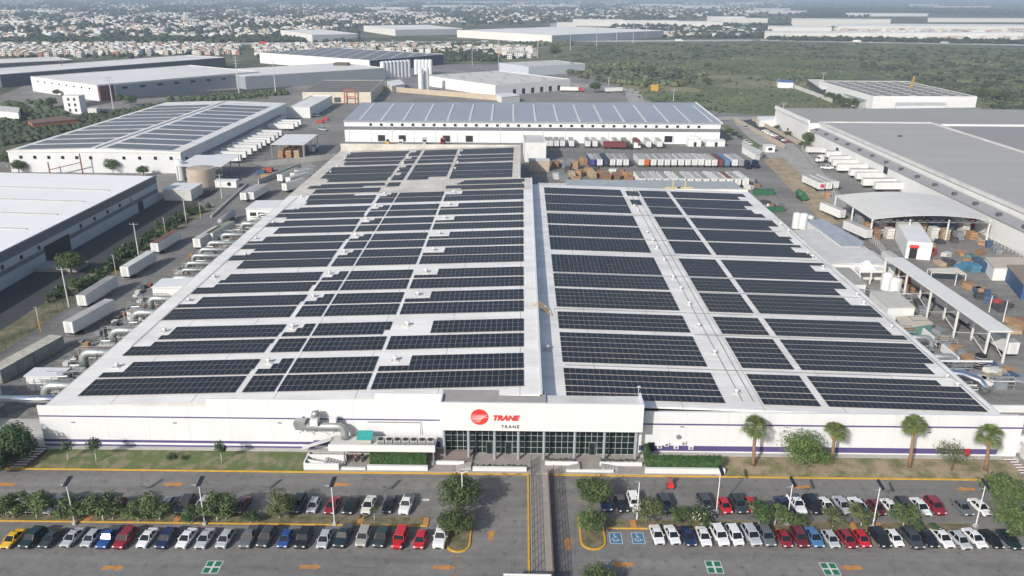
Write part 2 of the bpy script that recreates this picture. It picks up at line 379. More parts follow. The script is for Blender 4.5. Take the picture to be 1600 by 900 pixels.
# curved drive in the east, and a car park with a planted strip
psheet('drive', [(1145, 190), (1200, 187), (1250, 235), (1330, 330), (1288, 330), (1200, 245)], .025, CONC)
psheet('verge', [(1126, 196), (1136, 195), (1192, 229), (1180, 232)], .05, GRASS)
psheet('car_park', [(1160, 188), (1175, 186), (1240, 222), (1215, 226)], .04, ASPH_D)
psheet('bare_earth', [(1192, 250), (1222, 245), (1330, 345), (1290, 352)], .035, mat('sandy_verge', (.38, .30, .19), .95, var=.2, scale=.2, fine=.15))
psheet('bare_earth', [(1225, 196), (1240, 192), (1305, 245), (1280, 250)], .035, DIRT)
# ---------------------------------------------------------------- front car park
sheet('parking_lot', [(-220, 40), (220, 40), (220, 118.6), (-220, 118.6)], 0.0, ASPH)
KY = 118.6
def kerb(x0, x1, y0, y1, z=.14, m=None):
    mb = MB(); mb.box(x0, x1, y0, y1, 0, z); return struct(mb.build('kerb', m or YELLOW))
kerb(-200, 1.75, KY - .2, KY + .12)
kerb(1.45, 1.75, 40, KY - .2)
kerb(5.3, 86, KY - .2, KY + .12)
kerb(4.95, 5.2, 88, 91.5)
# banks of grass in front of the factory
def bank(name, x0, x1, m, y0=KY + .12, y1=124.2):
    mb = MB(); n = max(6, int((x1 - x0) / 3)); rr = random.Random(int(x0))
    vs = []; fs = []
    for i in range(n + 1):
        for j, (t, z) in enumerate(((0, .10), (.35, .42), (.75, .66), (1, .60))):
            vs.append((x0 + (x1 - x0) * i / n, y0 + (y1 - y0) * t, z + (rr.uniform(-.07, .07) if j in (1, 2) else 0)))
    for i in range(n):
        for j in range(3): fs.append((i * 4 + j, (i + 1) * 4 + j, (i + 1) * 4 + j + 1, i * 4 + j + 1))
    mb.add(vs, fs); return struct(mb.build(name, m, smooth=True))
bank('grass_bank', -84.5, -37.3, GRASS_N)
bank('grass_bank', 35.6, 87, DRY)
sheet('bare_earth', [(-105, KY + .1), (-84.6, KY + .1), (-84.6, 126), (-105, 126)], .1, SOIL)
mb = MB(); mb.box(-86, -13, 124.2, 125.4, 0, .66); struct(mb.build('pavement', CONC_L))
mb = MB(); mb.box(21.4, 89, 124.2, 125.4, 0, .66); struct(mb.build('pavement', CONC_L))
mb = MB(); mb.box(-37.2, 35.5, KY + .13, 126, 0, .30); struct(mb.build('terrace', PAVER))
mb = MB(); mb.box(1.9, 5.0, 60, KY + .13, 0, .05); struct(mb.build('walkway', PAVER))
# planted median
mb = MB(); mb.box(-200, -14.2, 104.15, 106.1, 0, .12); struct(mb.build('median', SOIL))
mb = MB(); mb.box(14.0, 71, 104.15, 106.1, 0, .12); struct(mb.build('median', SOIL))
for x0, x1 in ((-200, -14.2), (14.0, 71)):
    kerb(x0, x1, 103.95, 104.15, .15); kerb(x0, x1, 106.1, 106.25, .15, FADED)
def island(cx, y0, y1, hw):
    pts = [(cx - hw, y1), (cx - hw, y0 + hw)] + [(cx - hw * math.cos(a), y0 + hw - hw * math.sin(a)) for a in [math.pi * k / 10 for k in range(1, 10)]] + [(cx + hw, y0 + hw), (cx + hw, y1)]
    mb = MB(); mb.prism(pts, 0, .13); struct(mb.build('traffic_island', SOIL))
    mb = MB(); n = len(pts); q = [(cx + (x - cx) * 1.16, y if y > y0 + hw else y0 + hw + (y - y0 - hw) * 1.16) for x, y in pts]
    for i in range(n - 1):
        a, b, c, d2 = pts[i], pts[i + 1], q[i + 1], q[i]
        mb.add([(a[0], a[1], 0), (b[0], b[1], 0), (c[0], c[1], 0), (d2[0], d2[1], 0), (a[0], a[1], .17), (b[0], b[1], .17), (c[0], c[1], .17), (d2[0], d2[1], .17)],
               [(4, 5, 6, 7), (0, 4, 7, 3), (3, 7, 6, 2), (1, 2, 6, 5), (0, 1, 5, 4)])
    struct(mb.build('kerb', YELLOW))
islL = at(715, 862); islR = at(928, 858)
island(islL.x, islL.y, 107, 1.55); island(islR.x, islR.y, 107, 1.7)
# painted markings
def paint(name, poly, m, z=.006):
    mb = MB(); mb.add([(p[0], p[1], z) for p in poly], [tuple(range(len(poly)))]); return struct(mb.build(name, m))
for i in range(70):       # stall lines of the outer row, then of the inner row
    x = at(8, 862).x - 1.5 + i * 2.98
    if x < -16: paint('stall_line', [(x, 97.4), (x + .12, 97.4), (x - .25, 103.9), (x - .37, 103.9)], FADED)
    x = 19.7 + i * 2.45
    if x < 71: paint('stall_line', [(x, 97.4), (x + .12, 97.4), (x - .35, 103.9), (x - .47, 103.9)], FADED)
    x = -15.5 - i * 2.98
    if x > -90: paint('stall_line', [(x, 106.4), (x + .1, 106.4), (x - .2, 111), (x - .3, 111)], FADED)
    x = 15.5 + i * 2.45
    if x < 68: paint('stall_line', [(x, 106.4), (x + .1, 106.4), (x - .3, 111), (x - .4, 111)], FADED)
def arrow(px, py, dirx, diry=0, L=3.2):
    c = at(px, py); a = Vector((dirx, diry, 0)); b = Vector((-diry, dirx, 0))
    P = [c - a * L / 2 - b * .42, c + a * L * .15 - b * .42, c + a * L * .15 - b * .75, c + a * L / 2, c + a * L * .15 + b * .75, c + a * L * .15 + b * .42, c - a * L / 2 + b * .42]
    paint('painted_arrow', P, ORANGE)
for px, py, dx in ((269, 757, -1), (8, 757, -1), (177, 887, 1), (531, 757, -1), (485, 886, 1), (694, 887, 1), (972, 882, -1), (1251, 761, -1), (1509, 764, -1), (1329, 887, -1)): arrow(px, py, dx)
arrow(767, 836, 0, 1, 2.4); arrow(887, 849, 0, 1, 3)
c = at(664, 781); paint('painted_mark', [(c.x - .7, c.y - .3), (c.x + .7, c.y - .3), (c.x + .7, c.y + .3), (c.x - .7, c.y + .3)], WPAINT)
for px in (131, 272, 562, 665, 989, 1372, 1330):       # orange crossings painted over the median
    c = at(px, 819); mb = MB(); mb.box(c.x - .45, c.x + .45, 104.16, 106.09, .05, .13); struct(mb.build('painted_crossing', ORANGE))
for px, py, sk_ in ((332, 886, -.4), (1116, 886, .25), (1297, 889, .45)):        # green assembly-point marks
    c = at(px, py)
    def P(u, v): return (c.x + u * 1.05, c.y + v * 1.25)
    paint('assembly_point_border', [P(-1.12, -1.1), P(1.12, -1.1), P(1.12, 1.1), P(-1.12, 1.1)], WPAINT, .005)
    for su in (-1, 1):
        for sv in (-1, 1):
            paint('assembly_point_square', [P(su * .14, sv * .12), P(su * 1, sv * .12), P(su * 1, sv * 1), P(su * .14, sv * 1)][::su * sv], GPAINT, .010)
    for su, sv in ((1, 0), (-1, 0), (0, 1), (0, -1)):
        paint('assembly_point_arrow', [P(su * .2 - sv * .14, sv * .2 - su * .14), P(su * .48, sv * .48), P(su * .2 + sv * .14, sv * .2 + su * .14)], WPAINT, .013)
for px in (962, 997):      # wheelchair bays
    c = at(px, 841)
    q = lambda u, v: (c.x + u, c.y + v)
    paint('wheelchair_bay_border', [q(-.95, -1.35), q(.95, -1.35), q(.95, 1.35), q(-.95, 1.35)], WPAINT, .005)
    paint('wheelchair_bay', [q(-.86, -1.25), q(.86, -1.25), q(.86, 1.25), q(-.86, 1.25)], BPAINT, .010)
    mb = MB(); z = .014
    ring = [(math.cos(a), math.sin(a)) for a in [R(150 + 12 * k) for k in range(22)]]
    vs = [(c.x - .05 + x * .50, c.y - .25 + y * .50, z) for x, y in ring] + [(c.x - .05 + x * .36, c.y - .25 + y * .36, z) for x, y in ring]
    mb.add(vs, [(i, i + 1, i + 23, i + 22) for i in range(21)])
    for a, b, w_ in (((-.15, .75), (-.05, .0), .13), ((-.05, .0), (.35, 0), .13), ((.35, 0), (.5, -.5), .13), ((.5, -.5), (.66, -.46), .1), ((-.12, .42), (.25, .42), .1)):
        d2 = Vector((b[0] - a[0], b[1] - a[1])); nrm = Vector((-d2.y, d2.x)).normalized() * w_ / 2
        mb.add([(c.x + a[0] + nrm.x, c.y + a[1] + nrm.y, z), (c.x + b[0] + nrm.x, c.y + b[1] + nrm.y, z), (c.x + b[0] - nrm.x, c.y + b[1] - nrm.y, z), (c.x + a[0] - nrm.x, c.y + a[1] - nrm.y, z)], [(0, 1, 2, 3)])
    mb.add([(c.x - .16 + .13 * math.cos(a), c.y + .92 + .13 * math.sin(a), z) for a in [R(30 * k) for k in range(12)]], [tuple(range(12))])
    struct(mb.build('wheelchair_symbol', WPAINT))

# ================================================================ the factory
zl = lambda x: 8.65 + (min(x, 4) + 84.3) * (3.25 / 88.3)
zr = lambda x: 9.4 - (x - 4) * .026
FY = 125.5
fac = thing('factory', 'vast white factory with purple stripes and solar covered roof behind the car park', 'factory', (0, FY, 0))
PANELW = lined('white_wall_panels', (.66, .665, .67), (.52, .52, .52), 0, 7.4, .07, .55, 0, .045, dscale=1.0, stretch=(.9, 1, .10))
PANELW2 = lined('white_side_wall', (.66, .67, .67), (.5, .5, .5), 1, 7.4, .08, .55, 0, .08, dscale=.12)
def fb(name, m, f, lab=None, smooth=False):
    mb = MB(); f(mb); return mb.build(name, m, fac, smooth=smooth, label=lab)
def q1(mb):
    mb.box(-86, -55.6, FY - .15, FY + .1, .4, 8.75); mb.box(-55.6, -25.5, FY - .152, FY + .1, .4, 10.45); mb.box(-25.5, -13.4, FY - .15, FY + .1, .4, 11.9)
fb('front_wall', PANELW, q1)
def q2(mb): mb.box(21.4, 89, FY - .15, FY + .1, .4, 8.75); mb.box(21.4, 88.9, FY - .1, FY + 1.6, 7.5, 8.1)
fb('front_wall', PANELW, q2)
for x0, x1, z0, z1 in ((-86.0, -14, 6.55, 6.8), (-86.0, -37, 1.45, 1.95), (-86.0, -37, .62, .98), (21.5, 89.0, 6.2, 6.5), (21.5, 85.5, .95, 2.0)):
    fb('purple_stripe', PURPLE, lambda mb: mb.box(x0, x1, FY - .19, FY - .155, z0, z1))
for i in range(3): fb('purple_stripe', PURPLE, lambda mb: mb.box(-37 + i * 7.7, -29.5 + i * 7.7, FY - .19, FY - .155, 1.2, 2.3))
for px, py in ((114, 660), (273, 661), (437, 661), (1066, 667), (1290, 672), (1452, 676)):   # vents in the wall
    p = atY(px, py, FY - .2); fb('wall_vent', MGREY, lambda mb: mb.box(p.x - .35, p.x + .35, FY - .2, FY - .152, p.z - .12, p.z + .12))
fb('side_wall', PANELW2, lambda mb: mb.box(-84.2, -84.0, FY + .1, 372, 0, 8.3), 'shaded west wall along the duct lane')
fb('side_wall', PANELW2, lambda mb: mb.box(86.4, 86.6, FY + .1, 302, 0, 7.1))
def rear(mb):
    mb.box(-84, -.5, 371.8, 372, 0, 8.6); mb.box(-.6, -.4, 302, 371.8, 0, 11.6); mb.box(-.5, 4, 301.8, 302, 0, 11.7); mb.box(4.02, 86.4, 301.8, 302, 0, 7.1)
fb('rear_wall', PANELW2, rear)
def slab(x0, x1, y0, y1, za, zb, t=.35):
    def f(mb): mb.prism([(x0, y0), (x1, y0), (x1, y1), (x0, y1)], [za - t, zb - t, zb - t, za - t], [za, zb, zb, za])
    return f
def fascia(mb):
    for x0, x1, z0 in ((-84.3, -55.6, 8.76), (-55.55, -25.5, 10.46), (-25.45, -13.6, 11.91)):
        za, zb = max(zl(x0) + .02, z0), max(zl(x1) + .02, z0)
        if zb - z0 < .02: continue
        xs = x0 if zl(x0) > z0 else x0 + (z0 - zl(x0)) / (3.25 / 88.3); mb.add([(xs, FY + .04, z0 - .1), (x1, FY + .04, z0 - .1), (x1, FY + .04, zb), (xs, FY + .04, za), (xs, FY + .11, z0 - .1), (x1, FY + .11, z0 - .1), (x1, FY + .11, zb), (xs, FY + .11, za)], [(0, 1, 2, 3), (3, 2, 6, 7), (1, 5, 6, 2), (0, 3, 7, 4), (4, 7, 6, 5)])
fb('roof_fascia', OFFW, fascia)
fb('high_roof', ROOF_W, slab(-84.4, 4.0, FY + .12, 283.2, zl(-84.4), zl(4)), 'high white ribbed roof half')
fb('old_roof', ROOF_G, slab(-84.4, 4.0, 283.2, 302.1, zl(-84.4), zl(4)), 'weathered tan far end of the roof')
fb('old_roof', ROOF_G, slab(-84.4, -.4, 302.1, 372.2, zl(-84.4), zl(-.4)), 'weathered tan far end of the roof')
fb('old_roof', ROOF_G, lambda mb: (mb.box(-84.4, -.4, 371.6, 372.3, 8.6, 12.0), mb.box(-1.0, -.4, 302.3, 371.6, 11.3, 12.25)), 'weathered parapet')
fb('low_roof', ROOF_WR, slab(4.0, 86.7, FY + 1.6, 302.1, zr(4), zr(86.7)), 'low white ribbed roof half')
fb('step_wall', PANELW2, lambda mb: (mb.box(3.85, 4.0, FY + .12, 302, 8.9, 11.55), mb.box(3.6, 4.06, FY + .12, 302, 11.56, 12.02)), 'wall stepping down between the roof halves')
fb('gutter', OFFW, lambda mb: (mb.box(-84.75, -84.42, FY + .1, 372, 8.35, 8.6), mb.box(86.72, 87.0, FY + 1.7, 302, 6.95, 7.2), mb.box(4.2, 86.7, 301.4, 302.3, 7.2, 8.1)))
# flat grey porch roof behind the sign band
fb('porch_roof', mat('porch_membrane', (.34, .315, .30), .8, var=.06), lambda mb: mb.box(-13.6, 4.6, 122.3, 127.6, 11.3, 11.62))
fb('porch_roof', OFFW, lambda mb: mb.box(4.6, 21.2, 122.3, 126.4, 11.0, 11.3))
fb('entrance_band', WHITE2, lambda mb: mb.box(-13.7, 21.4, 121.9, 122.3, 6.65, 12.05), 'tall blank white band carrying the red sign')
fb('entrance_band_side', WHITE2, lambda mb: (mb.box(-13.7, -13.4, 122.3, 125.3, 6.65, 12.05), mb.box(21.1, 21.4, 122.3, 126.3, 6.65, 12.05), mb.box(-13.4, 21.1, 122.3, 125.2, 6.65, 6.95)))
# entrance glass wall with frames and a door
gw = fb('entrance_glass', GLASS_E, lambda mb: mb.box(-13.2, 21.0, 125.0, 125.12, .3, 6.65))
mb = MB()
bays = [-13.2, -8.9, -4.3, -.1, 4.4, 9.8, 15.0, 20.6]
for a, b in zip(bays[:-1], bays[1:]):
    n = 4 if b - a < 5 else 5
    for k in range(n + 1):
        x = a + (b - a) * k / n; mb.box(x - .035, x + .035, 124.92, 124.995, .3, 6.65)
for z in (.32, 1.55, 2.75, 3.95, 5.15, 6.35): mb.box(-13.2, 20.6, 124.90, 124.915, z, z + .07)
f = mb.build('glazing_bars', mat('aluminium_bars', (.62, .64, .64), .4, .4, var=.02), gw)
for x in (-5.8, -2.4, 12.6):
    dr = fb('entrance_door', GLASS_E, lambda mb: mb.box(x, x + 1.0, 124.80, 124.88, .3, 2.7))
    mb = MB(); mb.box(x - .08, x, 124.76, 124.89, .3, 2.78); mb.box(x + 1, x + 1.08, 124.76, 124.89, .3, 2.78); mb.box(x, x + 1, 124.76, 124.89, 2.7, 2.78); mb.build('door_frame', GREY, dr)
for x in bays:
    fb('column', mat('grey_column', (.36, .39, .42), .5, .2, var=.04), lambda mb: mb.tube([(x, 123.0, .3), (x, 123.0, 6.66)], .26, 14))
# the emblem and the two lines of writing
RED = mat('sign_red', (.62, .045, .035), .45, var=.02)
SBLK = mat('sign_black', (.02, .02, .022), .5, var=0)
lc = atY(749, 651.5, 121.85)
mb = MB(); nseg = 48; rad = 1.5
mb.tube([(lc.x, 121.78, lc.z), (lc.x, 121.9, lc.z)], rad, nseg)
em = mb.build('emblem', RED, fac, label='round red emblem with white streaks')
mb = MB()
for z, xl, xr, t in ((.42, -1.3, 1.30, .07), (.20, -1.4, .95, .13), (-.02, -1.42, 1.35, .10), (-.24, -1.4, .60, .15), (-.50, -1.32, .30, .12), (-.76, -1.15, .15, .09), (-.98, -.95, 0, .06)):
    mb.add([(lc.x + xl, 121.765, lc.z + z - t * .25), (lc.x + xr, 121.765, lc.z + z - t / 2), (lc.x + xr + .12, 121.765, lc.z + z + t / 2), (lc.x + xl, 121.765, lc.z + z + t * .25)], [(0, 1, 2, 3)])
mb.build('emblem_streaks', WHITE2, em)
def text(s, px0, px1, py, hgt, m, shear, bold, label, thin=0, spacing=1.0):
    a = atY(px0, py, 121.85); b = atY(px1, py, 121.85)
    c_ = bpy.data.curves.new('lettering', 'FONT'); c_.body = s; c_.size = hgt / .72; c_.shear = shear; c_.extrude = .04; c_.offset = bold; c_.space_character = spacing
    c_.materials.append(m)
    o = bpy.data.objects.new('lettering', c_); col.objects.link(o)
    bpy.context.view_layer.update()
    wd = max(o.dimensions.x, .1)
    me = bpy.data.meshes.new_from_object(o); bpy.data.objects.remove(o); o = bpy.data.objects.new('lettering', me); col.objects.link(o)
    o.parent = fac; o.location = Vector((a.x, 121.84, a.z)) - BASE[fac.name]; o.rotation_euler = (R(90), 0, 0); o.scale = ((b.x - a.x) / wd, 1, 1)
    o['label'] = label
text('TRANE', 769, 811, 656.5, .95, RED, .28, .075, 'heavy slanted red lettering')
text('TRANE', 783, 811, 669, .62, SBLK, 0, 0, 'small thin black lettering', spacing=1.25)

# ================================================================ solar arrays, one thing per bolted block, one part per row
ROWS_L = [(128.7, 135.4), (136.1, 143.0), (145.9, 152.6), (153.8, 160.5), (164.7, 171.4), (172.2, 178.9), (181.3, 188.0), (188.9, 195.6), (200.0, 206.8), (207.4, 214.1), (215.5, 222.3), (223.2, 230.0), (232.9, 239.7), (241.1, 247.9), (250.1, 256.9), (258.0, 264.8), (268.3, 275.1), (275.8, 282.6)]
ROWS_B = [(285.1, 291.9), (293.4, 300.2), (304.0, 310.8), (311.0, 317.8), (318.7, 325.5), (326.0, 332.8), (336.2, 343.0), (344.3, 351.1), (353.1, 359.5), (359.6, 366.2)]
def pv_row(root, x0, x1, y0, y1, zf, m):
    n = round((x1 - x0) / 1.15)
    if n < 1: return
    x1 = x0 + n * 1.15
    za, zb = zf(x0) + .16, zf(x1) + .16
    b0 = BASE[root.name]
    me = bpy.data.meshes.new('module_row'); L_, W_ = x1 - x0, y1 - y0
    v = [(0, 0, -.05), (L_, 0, zb - za - .05), (L_, W_, zb - za - .05), (0, W_, -.05), (0, 0, 0), (L_, 0, zb - za), (L_, W_, zb - za), (0, W_, 0)]
    me.from_pydata(v, [], [(0, 3, 2, 1), (4, 5, 6, 7), (0, 1, 5, 4), (1, 2, 6, 5), (2, 3, 7, 6), (3, 0, 4, 7)])
    me.materials.append(m)
    o = bpy.data.objects.new('module_row', me); col.objects.link(o); o.parent = root; o.location = Vector((x0, y0, za)) - b0
CN = ['above the duct lane', 'in the narrowest column', 'in the middle wide column', 'beside the roof step']
def arr(label, segs, zf, m, group):
    x = min(s[0] for s in segs); y = min(s[2] for s in segs)
    t = thing('solar_array', label, 'solar array', (x, y, zf(x) + .1), group)
    for s in segs: pv_row(t, *s, zf, m)
stepL = {0: (0, 0, 0), 1: (0, 3.8, 3.8), 2: (0, 0, 3.8), 3: (3.8, 5.2, 5.2), 4: (0, 0, 0), 5: (0, 4, 4), 6: (0, 0, 4), 7: (4, 5, 5), 8: (4.8, 4.8, 4.8), 9: (0, 0, 4.6), 10: (4.6, 0, 0), 11: (0, 4, 4), 12: (5, 5, 5), 13: (0, 0, 4.6), 14: (4, 0, 0), 15: (0, 0, 5), 16: (5.6, 5.6, 4.6), 17: (4.4, 4.2, 4)}
stepB = [(4, 4, 4), (0, 0, 4), (5, 5, 3.7), (.8, .8, .8), (.7, .7, .7), (.8, .8, .8), (5, 4, 4), (4, 2.3, 2.3), (2, 2, 1.5), (1.2, 1.2, 1.2)]
for i, (y0, y1) in enumerate(ROWS_L):
    rear_band = i % 2 == 1
    for c in range(4):
        segs = []
        for k in range(3):
            ya = y0 + k * 2.25; yb = ya + 2.22
            if c == 0: x0, x1 = -80.4 + stepL[i][k], -51.6
            elif c == 1: x0, x1 = -50.3, -45.0 - (0)
            elif c == 2: x0, x1 = -43.9, -28.0
            else: x0, x1 = -26.9, .7
            if rear_band and c == 1 and k > 0: x0 += 2.3 if k == 1 else 3.4
            if rear_band and c == 3 and k > 0: x0 += 5.7
            if i == 3 and c == 3: x0 = -26.9 + 6.9 + 1.15 * 1
            if i == 3 and c == 2 and k == 0: x1 -= 1.2
            if i == 17 and c == 0 and k == 2: x1 -= 9
            segs.append((x0, x1, ya, yb))
        arr('solar array in the %s band behind the parapet, %s' % (ORD[i], CN[c]), segs, zl, PV_L, 'solar arrays on the high roof')
for i, (y0, y1) in enumerate(ROWS_B):
    for c in range(4):
        segs = []
        for k in range(3):
            ya = y0 + k * 2.25; yb = ya + 2.22
            if c == 0:
                x0, x1 = -80.4 + stepB[i][k], -52.0
                if i == 1 and k == 0: x1 = -60
            elif c == 1: x0, x1 = -50.6, -45.6
            elif c == 2: x0, x1 = -44.4, -29.0
            else: x0, x1 = -27.9, (.7 if i < 2 else -3.6)
            if c == 1 and i in (3, 5, 7, 9): x0 += 1.15 * (k > 0) * 2
            if c == 2 and i == 0: x1 = -29
            if c == 2 and i in (0, 1): continue
            if c == 2 and i == 2 and k < 2: x1 = -36
            if c == 3 and i == 0 and k == 0: x0 = -22
            if c == 3 and i == 1: x0 = -24 + k
            if c == 1 and i == 0: continue
            segs.append((x0, x1, ya, yb))
        if segs: arr('solar array, %s band of the tan roof end, %s' % (ORD[i], CN[c]), segs, zl, PV_L, 'solar arrays on the old roof end')
BANDS_R = [(129.2, 5), (144.3, 6), (161.3, 4), (174.3, 5), (188.2, 4), (199.4, 6), (218.9, 5), (232.7, 5), (246.8, 5), (262.6, 4), (273.2, 5), (287.0, 4)]
endR = [[84.6] * 4 + [81.0], [82, 82, 84.7, 84.7, 84.7, 84.7], [84.5, 81.9, 81.9, 81.9], [84.2, 84.2, 84.2, 80.3, 80.3], [80.2, 80.2, 84, 84], [84, 84, 84, 80.5, 80.5, 84.2], [84, 84, 80, 80, 84], [83, 83, 83.6, 79.8, 79.8], [79.7, 79.7, 83.4, 83.4, 83.4], [83, 83, 80, 80], [79.5, 79.5, 83, 83, 83], [80, 80, 83.3, 83.3]]
RN = ['beside the roof step', 'between the two light aisles', 'along the east eave']
for i, (y0, n) in enumerate(BANDS_R):
    for c in range(3):
        segs = []
        for k in range(n):
            ya = y0 + k * 2.52; yb = ya + 2.17
            if c == 0: x0, x1 = 8.5, 37.3
            elif c == 1: x0, x1 = 44.2, 54.6
            else: x0, x1 = 56.0, endR[i][k]
            segs.append((x0, x1, ya, yb))
        arr('solar array in the %s band of the low roof, %s' % (ORD[i], RN[c]), segs, zr, PV_R, 'solar arrays on the low roof')
for j_, (y_, xa_, xb_) in enumerate(((142.9, 9, 85), (160.3, 38, 85), (172.9, 8, 54), (187.2, 44, 84), (198.6, 9, 56), (216.6, 40, 84), (231.6, 8, 44), (245.8, 44, 83), (260.2, 9, 84))):
    o_ = MB().bar((xa_, y_, zr(xa_) + .12), (xb_, y_, zr(xb_) + .12), .13).build('conduit', GREY); tag(o_, 'thin grey conduit crossing the low roof, %s behind the parapet' % ORD[j_], 'conduit', 'conduits crossing the low roof')
for y0, n, w_ in ((274.5, 3, 4), (288, 3, 4.6)):
    arr('small solar array standing alone in the %s part of the wide aisle' % ('far' if y0 > 280 else 'middle'), [(39.0, 39.0 + w_, y0 + k * 2.52, y0 + k * 2.52 + 2.25) for k in range(n)], zr, PV_R, 'solar arrays on the low roof')
# ================================================================ plants
def crown_mb(mb, c, rad, n, leaf, rr, clumps=14, flat=.75):
    cs = []
    for i in range(clumps):
        while True:
            p = Vector((rr.uniform(-1, 1), rr.uniform(-1, 1), rr.uniform(-.85, 1)))
            if .25 < p.length < 1: break
        p *= .72; cs.append((Vector((p.x * rad[0], p.y * rad[1], p.z * rad[2])), rr.uniform(.28, .5)))
    cs.append((Vector((0, 0, 0)), .55))
    for i in range(n):
        q, s = cs[rr.randrange(len(cs))]
        d = Vector((rr.gauss(0, 1), rr.gauss(0, 1), rr.gauss(0, 1))).normalized() * (rr.random() ** .35)
        p = Vector(c) + q + Vector((d.x * rad[0] * s, d.y * rad[1] * s, d.z * rad[2] * s))
        if p.z < .15: p.z = .15 + rr.random() * .2
        nn = (d + Vector((rr.uniform(-.8, .8), rr.uniform(-.8, .8), rr.uniform(0, 1.0)))).normalized()
        a = nn.orthogonal().normalized(); a = Matrix.Rotation(rr.random() * 6.28, 3, nn) @ a; b = nn.cross(a)
        l = leaf * rr.uniform(.6, 1.4); a *= l; b *= l * rr.uniform(.5, .9)
        mb.add([p - a, p - b * .8, p + a, p + b * .8], [(0, 1, 2, 3)])
def tree_proto(name, h, r, seed, leafm, n=1700, leaf=.17, trunkm=None, label='', cat='tree', clumps=14, cz=.62, fl=.8, base_white=True, r_tr=.11):
    rr = random.Random(seed); t = thing(name, label, cat)
    mb = MB(); top = h * (cz + .05); lean = rr.uniform(-.1, .1)
    mb.tube([(0, 0, -.05), (lean * .3, 0, top * .35), (lean, .05, top * .7), (lean * 1.4, 0, top)], [r_tr * 1.3, r_tr, r_tr * .75, r_tr * .4], 7)
    for k in range(5):
        a = k * 1.3 + rr.random(); z0 = top * rr.uniform(.42, .75)
        mb.tube([(lean * .6, 0, z0), (math.cos(a) * r * .35, math.sin(a) * r * .35, z0 + h * .16), (math.cos(a) * r * .65, math.sin(a) * r * .65, z0 + h * .30)], [r_tr * .55, r_tr * .35, r_tr * .12], 5)
    mb.build('trunk', trunkm or BARK, t, smooth=True)
    mb = MB(); crown_mb(mb, (lean, 0, h * cz), (r, r, h * (1 - cz) * fl + .2), n, leaf, rr, clumps); mb.build('crown', leafm, t)
    return t
TP = [tree_proto('street_tree', 4.9, 2.9, 11 + i, (LEAF, LEAF, LEAF_O, LEAF, LEAF_D)[i], 2600 if i != 2 else 1700, .17, LIME, 'x', cz=.58) for i in range(5)]
OLIVE = tree_proto('street_tree', 5.0, 3.1, 31, LEAF_O, 3200, .15, LIME, 'x', clumps=24, cz=.6)
BIGT = [tree_proto('shade_tree', 6.4, 4.0, 41 + i, LEAF, 5200, .19, BARK, 'x', clumps=34, cz=.6, r_tr=.2) for i in range(2)]
DARKT = tree_proto('shade_tree', 7.0, 4.4, 51, LEAF_D, 8000, .2, BARK, 'x', clumps=26, cz=.55, r_tr=.22)
THIN = tree_proto('young_tree', 3.6, 1.1, 61, LEAF_D, 420, .14, LIME, 'x', clumps=9, cz=.68, r_tr=.06)
SPARSE = tree_proto('mesquite_tree', 6.0, 3.6, 62, LEAF_O, 950, .15, BARK, 'x', clumps=20, cz=.62, r_tr=.12)
FEATHER = tree_proto('mesquite_tree', 7.0, 4.6, 63, mat('feathery_leaves', (.13, .21, .05), .75, c2=(.06, .10, .025), scale=1), 4200, .14, BARK, 'x', clumps=48, cz=.5, r_tr=.14)
SHRUB = tree_proto('shrub', 1.6, 1.5, 64, LEAF_D, 600, .14, BARK, 'x', clumps=9, cz=.5, r_tr=.04)
FLOWER = tree_proto('oleander', 3.6, 2.6, 65, LEAF, 1900, .15, LIME, 'x', clumps=18, cz=.55)
mb = MB(); rr = random.Random(5)
for i in range(70):
    d = Vector((rr.gauss(0, 1), rr.gauss(0, 1), rr.gauss(0, 1) + .4)).normalized(); p = Vector((d.x * 2.4, d.y * 2.4, 2.0 + d.z * 1.5)); a = d.orthogonal().normalized() * .08; b = d.cross(a).normalized() * .08
    mb.add([p - a, p - b, p + a, p + b], [(0, 1, 2, 3)])
mb.build('white_blossom', WHITE2, FLOWER)
def plant(proto, x, y, label, s=1.0, group=None, z=0):
    rz = ((x * 12.9898 + y * 78.233) % 6.28)
    return dup(proto, (x, y, z), rz, label, group, s)
def ptree(proto, px, py, zc, label, s=1.0, group=None, base=None):
    """tree placed by the middle of its crown as seen in the photo, zc metres up"""
    c = at(px, py, zc) if base is None else at(*base)
    return plant(proto, c.x, c.y, label, s, group)
G = 'trees along the planted median'
med = [(12, 790, 3, 1.05, 'street tree with two dark clumps at the end near the yellow taxi coloured sedan'), (50, 787, 1, 1.1, 'full street tree on the median behind a dark green sedan'), (103, 797, 3, .95, 'round street tree just behind the first lamp pole'),
       (150, 797, 0, 1.05, 'wide street tree behind the bright blue pickup'), (168, 792, 1, .9, 'street tree leaning over a dark red car roof'), (203, 803, 3, .85, 'small street tree with a white painted trunk behind a white sedan'), (243, 792, 1, 1.1, 'bushy street tree half hiding two parked silver cars'),
       (288, 806, 4, .7, 'low dark street tree behind the white sedan with a sunroof'), (333, 795, 3, 1.05, 'spreading street tree beside the second lamp pole'), (350, 788, 0, .95, 'street tree whose crown covers the bonnet of a maroon car'), (382, 806, 4, .55, 'smallest dark street tree behind a grey pickup')]
for px, py, k, s, l in med:
    c = at(px, py, 3.0); plant(TP[k], c.x, 105.1 + (c.y - 105.1) * .35, l, s * 1.0, G)
c = at(427, 797, 3.2); plant(OLIVE, c.x, 105.6, 'big olive green round tree reaching over two rows of cars', 1.0, G)
plant(THIN, at(585, 795, 2).x, 105.2, 'slim pale sapling beside a cream white car', .85, G)
plant(THIN, at(562, 812, 1).x, 105.0, 'short sapling stub next to the orange crossing', .4, G)
